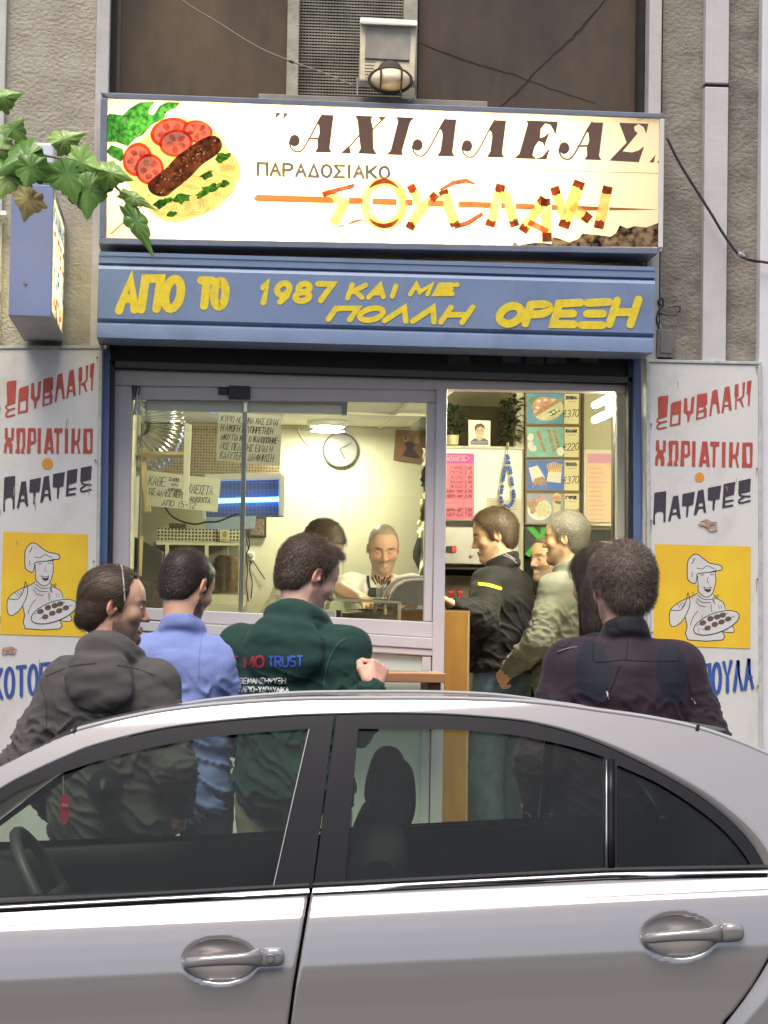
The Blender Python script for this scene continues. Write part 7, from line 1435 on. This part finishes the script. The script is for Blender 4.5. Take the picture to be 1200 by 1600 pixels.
jeans = cloth('jeans_light', (.16,.24,.34), .45, col2=(.08,.13,.2)); dkt = cloth('dark_trousers', (.02,.02,.024)); beige = cloth('beige_trousers', (.42,.36,.26)); navy = cloth('navy_trousers', (.03,.035,.06))
def on_surface(pr, px, py):
    if 'bvh' not in pr: pr['bvh'] = BVHTree.FromPolygons([tuple(v) for v in pr['topV']], [tuple(q) for q in pr['topQ']])
    o_ = Vector((0, 0, H)); d = (CR @ Vector(((px-600)/F, (800-py)/F, -1))).normalized(); return pr['bvh'].ray_cast(o_, d)[0:2]
class Skin(Paint):
    "lettering and seams laid on a garment"
    def __init__(s, pr): s.pr = pr; s.k = .0012; s.mb = {}
    def lift(s): s.k += .00005; return s.k
    def stroke(s, key, pts, wd, smooth=0, cap=False):
        pts = [np.array(p, float) for p in (bez(pts, smooth) if smooth else pts)]; q = []
        for a, b in zip(pts, pts[1:]):
            n = max(1, int(np.hypot(*(b-a))/2.5)); q += [a+(b-a)*i/n for i in range(n)]
        pts = q+[pts[-1]]; mb = s.mb.setdefault(key, MB()); lift = s.lift(); prev = None
        for i, p in enumerate(pts):
            d = pts[min(i+1, len(pts)-1)]-pts[max(i-1, 0)]; l = np.hypot(*d) or 1; n = np.array((-d[1], d[0]))/l*wd/2; r = []
            for qq in (p+n, p-n):
                h, nn = on_surface(s.pr, *qq)
                if h is None: r = None; break
                r.append(h + (Vector((0, 0, H))-h).normalized()*lift*1.6)
            if r and prev and (r[0]-prev[0]).length < .05: mb.add([prev[0], r[0], r[1], prev[1]], [(0, 1, 2, 3)])
            prev = r
    def done(s, mats, names): return {k: mb.build(names.get(k, 'seam'), mats[k], s.pr['top_obj']) for k, mb in s.mb.items() if mb.n}
PV3D = lambda px, py, Y: np.array(P(px, py, Y))
# 1 the man in the grey hoodie
p1 = build_person('man in a dark grey hoodie with slicked back brown hair and a thin hairband', PV3D(179, 947, 7.2), ZP, 16, 84, 6, dict(skin=SK, browcol=(.04,.025,.02), stubble=.9, stubcol=(.15,.095,.07), temple=.035, recede=.02, nose=1.1, lid=.5, seed=3, res=.0028,
   hair=dict(t=.008, m=dk, m2=dk2, long=.045, rough=.008, lock=(60, 8, 30), flow='back', n=9000, len=.055, w=.0014, lift=.005, wav=.16, extra=[((0, -.07, -.03), (.05, .045, .058))]),
   trousers=dkt, J=dict(elR=(.235, -.06, 1.12), elL=(-.27, -.07, 1.11), wrR=(.2, .14, .98), wrL=(-.22, .12, .96)),
   top=dict(name='hoodie', kind='hoodie', m=cloth('grey_hoodie', (.08,.074,.072)), g=.024, hem=.84, fold=1.1, res=.0065, hood=.9, fat=1.02)))
hb_ = MB(); pts = [p1['toHW']((math.sin(a)*.0905, .022-.018*math.cos(a), .03+math.cos(a)*.103)) for a in np.linspace(-1.75, 1.75, 30)]; hb_.tube(pts, .0032, 6); o_ = hb_.build('hairband', mat('hairband_grey', (.3,.3,.32), .3), p1['root'], smooth=True)
sk1 = Skin(p1); sk1.stroke('s', [(70, 1057), (110, 1041), (150, 1036)], 1.3, 4); sk1.stroke('s', [(182, 1039), (215, 1045), (240, 1055)], 1.3, 4); sk1.stroke('s', [(62, 1067), (72, 1100), (72, 1150)], 1.2, 4); sk1.done({'s': cloth('hoodie_seam', (.045,.04,.038))}, {})
# 2 the man in the blue shirt
p2 = build_person('man in a light blue shirt with cropped dark hair seen from behind, head bowed', PV3D(292, 916, 7.85), ZP, 14, 38, 24, dict(skin=SK, browcol=(.04,.03,.02), stubble=.95, stubcol=(.05,.035,.028), temple=.01, seed=5,
   hair=dict(t=.004, m=bkh, m2=bks, rough=.002, n=9000, len=.011, w=.0011, lift=.004, wav=.6), trousers=navy, lean=4, J=dict(elR=(.26, .02, 1.14), elL=(-.26, .02, 1.14), wrR=(.14, .26, 1.1), wrL=(-.14, .26, 1.1)),
   top=dict(name='shirt', kind='shirt', m=cloth('blue_shirt', (.19,.24,.5), .1, bump=.2, bscale=500), g=.014, hem=.82, fold=1.35, crad=.06, collar=.028)))
sk2 = Skin(p2); sk2.stroke('s', [(235, 948), (280, 955), (325, 972)], 1.1, 4); sk2.stroke('s', [(325, 973), (316, 990), (312, 1020), (310, 1060)], 1.1, 4); sk2.done({'s': cloth('shirt_seam', (.15,.19,.42))}, {})
# 3 the man in the green hoodie
fist = PV3D(583, 1076, 7.42)
p3 = build_person('man in a dark green hoodie with printed back, head bowed and right fist raised', PV3D(481, 900, 7.72), ZP, 30, 62, 24, dict(skin=(.6,.36,.27), browcol=(.07,.045,.03), stubble=.65, stubcol=(.24,.14,.1), seed=8, temple=.012, res=.0028,
   hair=dict(t=.009, m=dk, m2=dk2, rough=.004, n=9000, len=.018, w=.0012, lift=.007, wav=.5, extra=[((0, .06, .098), (.045, .032, .03))]), trousers=beige, trouser_w=1.12, lean=5, W=dict(wrR=fist, elR=PV3D(552, 1130, 7.55)),
   J=dict(elL=(-.33, -.02, 1.12), wrL=(-.16, .24, 1.06), shR=(.17, -.01, 1.39), shL=(-.21, -.02, 1.39)), handR=dict(fwd=(-.02, .35, .55), palm=(-.9, .35, -.2), curl=(72, 74, 76, 78), res=.0028, thumb=.1),
   top=dict(name='hoodie', kind='hoodie', m=cloth('green_hoodie', (.018,.05,.042)), g=.024, hem=.84, fold=1.1, res=.0065, hood=1.15, fat=1.05)))
sk3 = Skin(p3); write(sk3, 'red', 'T', (360, 1042), (372, 1042), 16, 3); write(sk3, 'red', 'ΜΟ', (383, 1043), (412, 1042), 17, 3.6, gap=.2); write(sk3, 'blue', 'TRUST', (419, 1042), (473, 1041), 16, 3.4, gap=.25)
write(sk3, 'white', 'ΘΕΜΑΝΣΗΨΥΞΗ', (374, 1068), (446, 1068), 8.5, 1.9, gap=.2); write(sk3, 'white', 'Φ.ΑΡΙΟ-ΥΔΡΑΥΛΙΚΑ', (370, 1081), (451, 1082), 8.5, 1.8, gap=.2); sk3.stroke('seam', [(541, 997), (528, 1006), (514, 1030), (507, 1060), (505, 1085)], 1.2, 4)
sk3.done({'red': mat('print_red2', (.42,.035,.05), .7), 'blue': mat('print_blue2', (.04,.09,.42), .7), 'white': mat('print_white2', (.5,.52,.5), .7), 'seam': cloth('seam_green', (.06,.11,.09))}, {'red': 'printed_lettering', 'blue': 'printed_lettering', 'white': 'printed_lettering'})
# 4 the cook with the black apron, 5 the second cook
apr = mat('apron_black', (.02,.021,.026), .85, var=.2, bump=.3, bscale=200); tee = cloth('white_tshirt', (.72,.7,.6), .06, bump=.2)
p4 = build_person('cook in white T-shirt and black apron with shaved grey hair', PV3D(599, 857, 12.05), ZS, 180, 180, 18, dict(J=dict(shR=(.165, -.01, 1.42), shL=(-.165, -.01, 1.42)), skin=(.6,.37,.24), browcol=(.1,.07,.05), stubble=.6, stubcol=(.26,.2,.16), seed=12, lid=1, res=.003, recede=.012, temple=.02, bare=1,
   hair=dict(t=.0025, m=hair_mat('hair_cropped_grey', (.3,.22,.15), (.4,.31,.23)), m2=gys, rough=.001, n=1500, len=.006, w=.0012, lift=.002), trousers=dkt, lean=6, W=dict(wrR=PV3D(566, 936, 11.28), elR=PV3D(536, 920, 11.6), wrL=PV3D(622, 945, 11.28), elL=PV3D(655, 925, 11.6)),
   handR=dict(palm=(0, 0, -1), curl=(20, 22, 24, 26)), top=dict(name='tshirt', m=tee, g=.016, hem=.84, sleeve=.5, fold=.8, fat=1.08)))
def apron(pr, m):
    V = pr['topV']; bv = BVHTree.FromPolygons([tuple(v) for v in V], [tuple(q) for q in pr['topQ']]); mb = MB(); rows = []
    def hit(px, py): 
        h = bv.ray_cast(Vector((0, 0, H)), (CR @ Vector(((px-600)/F, (800-py)/F, -1))).normalized())[0]; return (h + Vector((0, -.006, .0))) if h else None
    for y in np.linspace(918, 990, 12):
        hw = np.interp(y, [918, 924, 990], [13.5, 15, 30]); r = [hit(590+hw*t, y) for t in np.linspace(-1, 1, 11)]
        if all(r): rows.append(r)
    mb.grid(rows); mb.build('apron', m, pr['root'], smooth=True); mb = MB()
    for l in ([(577, 919), (575, 905), (574.5, 890), (576, 876)], [(604, 919), (609, 905), (612, 892), (611, 880)]):
        q = bez(l, 5); prev = None
        for x, y in q:
            a, b = hit(x-2.2, y), hit(x+2.2, y)
            if a and b:
                if prev: mb.add([prev[0], prev[1], b, a], [(0, 1, 2, 3)])
                prev = (a, b)
    if mb.n: mb.build('apron_straps', m, pr['root'])
apron(p4, apr)
p5 = build_person('second cook in a white T-shirt with brown hair, bent down behind the green hoodie', PV3D(503, 852, 11.5), ZS, 120, 128, 48, dict(skin=SKW, browcol=(.06,.04,.03), seed=14, bare=1, res=.0034,
   hair=dict(t=.014, m=brh, m2=brs, rough=.005, n=2200, len=.03, w=.0018, lift=.008), trousers=dkt, lean=16, top=dict(name='tshirt', m=tee, g=.018, hem=.84, sleeve=.5, fold=.9)))
# 6 the man in the black jacket at the counter
p6 = build_person('man in a black jacket with a neon sleeve stripe at the counter', PV3D(772, 837, 11.35), ZS, -58, -84, 14, dict(skin=SKW, browcol=(.06,.04,.03), stubble=.3, stubcol=(.25,.17,.12), seed=17, res=.003,
   hair=dict(t=.014, m=brh, m2=brs, rough=.005, n=6000, len=.026, w=.0016, lift=.007), trousers=jeans, trouser_w=1.08, lean=3, W=dict(wrL=PV3D(712, 947, 10.95), elL=PV3D(752, 968, 11.0)), J=dict(wrR=(.1, .35, 1.12), elR=(.27, .1, 1.12)),
   handL=dict(palm=(0, 0, -1), curl=(24, 26, 28, 30), res=.003), top=dict(name='jacket', kind='jacket', m=cloth('black_jacket', (.010,.0105,.011), rough=.75), g=.034, hem=.985, fold=1.4, collar=.04, crad=.066, fat=1.12)))
sk6 = Skin(p6); sk6.stroke('n', [(747, 912), (764, 914), (784, 920)], 4.6, 3); sk6.stroke('g', [(776, 862), (792, 866), (805, 874)], 1.6, 3); sk6.stroke('g', [(783, 866), (798, 872), (808, 880)], 1.0, 3); sk6.stroke('g', [(808, 1029), (818, 1029)], 2); sk6.done({'n': mat('neon_yellow', (.75,.85,.02), .5), 'g': mat('piping_grey', (.2,.2,.2), .5)}, {'n': 'neon_stripe', 'g': 'piping'})
# 7 grey jacket, 8 bearded man, 9 short dark haired woman behind them
p7 = build_person('grey haired man in a pale grey jacket looking left inside the doorway', PV3D(884, 842, 11.1), ZS, -52, -66, 2, dict(skin=SKW, browcol=(.12,.1,.08), stubble=.5, stubcol=(.3,.24,.18), seed=19, res=.003,
   hair=dict(t=.011, m=gyh, m2=gys, rough=.004, n=6000, len=.018, w=.0015, lift=.006, wav=.6), trousers=dkt, J=dict(elL=(-.25, .02, 1.14), wrL=(-.2, .2, 1.0), elR=(.25, .02, 1.14), wrR=(.2, .2, 1.0)), top=dict(name='jacket', kind='jacket', m=cloth('grey_jacket', (.16,.17,.135), rough=.8), g=.028, hem=.8, fold=1.0, collar=.03, crad=.075)))
p8 = build_person('bearded man with short grey hair facing left, between the black and the grey jackets', PV3D(857, 874, 11.75), ZS, -90, -118, 2, dict(skin=SKW, browcol=(.06,.05,.04), stubble=.75, stubcol=(.22,.19,.16), seed=21, res=.003,
   hair=dict(t=.006, m=gyh, m2=gys, rough=.003, n=1500, len=.01, w=.0015, lift=.003), trousers=dkt, top=dict(name='jacket', kind='jacket', m=cloth('charcoal_jacket', (.03,.035,.035)), g=.025, hem=.82, collar=.03)))
p9 = build_person('short dark haired woman in black, half hidden between the two jackets', PV3D(853, 950, 11.95), ZS, -100, -120, 4, dict(skin=SKW, browcol=(.04,.03,.025), seed=23, res=.0034, neck=.85,
   hair=dict(t=.012, m=bkh, m2=bks, rough=.004, long=.1, n=1500, len=.05, w=.0016, lift=.003, flow='long', extra=[((0, -.06, -.06), (.075, .05, .1))]), trousers=dkt, top=dict(name='coat', kind='plain', m=cloth('black_coat', (.014,.014,.017)), g=.025, hem=.7)))
# 10 the woman with long dark hair
p10 = build_person('woman in a black coat with long dark brown hair, seen from behind', PV3D(938, 914, 7.75), ZP, -62, -34, 4, dict(J=dict(shR=(.135, -.01, 1.39), shL=(-.135, -.01, 1.39), elR=(.2, 0, 1.1), elL=(-.2, 0, 1.1), wrR=(.15, .15, .95), wrL=(-.15, .15, .95)), skin=SK, browcol=(.03,.02,.015), seed=25, neck=.85, wide=.98,
   hair=dict(t=.017, m=bkh, m2=bks, rough=.006, long=.24, lock=(46, 46, 5), n=10000, len=.085, w=.0014, lift=.005, flow='long', wav=.12, extra=[((0, -.05, -.03), (.09, .065, .1)), ((-.045, -.045, -.1), (.052, .05, .09)), ((.045, -.045, -.1), (.052, .05, .09)), ((-.075, -.02, -.06), (.03, .05, .09)), ((.075, -.02, -.06), (.03, .05, .09)), ((-.07, -.03, -.14), (.035, .035, .045))]),
   trousers=dkt, top=dict(name='coat', kind='jacket', m=cloth('black_coat', (.014,.014,.017)), g=.025, hem=.6, collar=.03)))
# 11 the man in the plum motorcycle jacket
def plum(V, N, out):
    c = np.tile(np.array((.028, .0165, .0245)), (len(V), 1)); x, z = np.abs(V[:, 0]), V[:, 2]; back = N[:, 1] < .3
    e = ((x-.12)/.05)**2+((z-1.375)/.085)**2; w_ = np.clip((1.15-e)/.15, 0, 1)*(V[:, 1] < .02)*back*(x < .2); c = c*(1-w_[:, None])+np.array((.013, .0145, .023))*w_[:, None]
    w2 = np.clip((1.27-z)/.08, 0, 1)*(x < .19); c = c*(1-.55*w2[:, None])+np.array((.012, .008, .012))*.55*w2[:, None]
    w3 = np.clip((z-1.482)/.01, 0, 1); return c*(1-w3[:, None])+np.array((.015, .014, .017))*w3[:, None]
p11 = build_person('man in a dark plum motorcycle jacket with tousled brown hair', PV3D(972, 917, 7.0), ZP, -4, -16, 4, dict(skin=(.58,.32,.24), browcol=(.05,.035,.025), seed=29, res=.0028, stubble=.4, stubcol=(.12,.08,.06),
   hair=dict(t=.009, m=dk, m2=hair_mat('hair_strand_tousled', (.06,.04,.03), (.2,.15,.115)), rough=.010, lock=(22, 22, 13), n=12000, len=.04, w=.0014, lift=.016, wav=.6), trousers=dkt, J=dict(shR=(.165, -.01, 1.39), shL=(-.165, -.01, 1.39), elR=(.285, -.04, 1.1), elL=(-.265, -.04, 1.1), wrR=(.25, .12, .9), wrL=(-.22, .16, .96)),
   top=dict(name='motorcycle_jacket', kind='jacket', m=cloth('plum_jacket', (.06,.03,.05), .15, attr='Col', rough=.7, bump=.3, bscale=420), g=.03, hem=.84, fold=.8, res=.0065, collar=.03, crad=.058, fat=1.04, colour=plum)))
sk11 = Skin(p11); sm_ = {'s': cloth('plum_seam', (.018,.012,.017)), 'z': mat('zip_silver', (.5,.5,.5), .3, .9), 'p': mat('plum_piping', (.1,.06,.09), .6)}
for l in ([(946, 962), (985, 956), (1030, 962)], [(934, 975), (928, 1000), (927, 1030), (940, 1034), (978, 1030)], [(978, 1030), (980, 1000), (965, 980), (934, 975)], [(1062, 985), (1060, 1010), (1062, 1040)], [(868, 1010), (885, 1010), (900, 990), (903, 975)], [(870, 1022), (892, 1012)], [(978, 1031), (1020, 1033), (1060, 1032)]): sk11.stroke('s', l, 1.3, 4)
sk11.stroke('p', [(872, 1018), (886, 1013), (902, 1010)], 1.6, 3)
for l in ([(948, 1080), (952, 1094)], [(1081, 1090), (1087, 1100)]): sk11.stroke('z', l, 2.4)
for l in ([(968, 1040), (958, 1068), (949, 1092)], [(1074, 1050), (1078, 1075), (1084, 1096)]): sk11.stroke('s', l, 1.6, 3)
sk11.done(sm_, {'z': 'zip_pull', 'p': 'piping'})
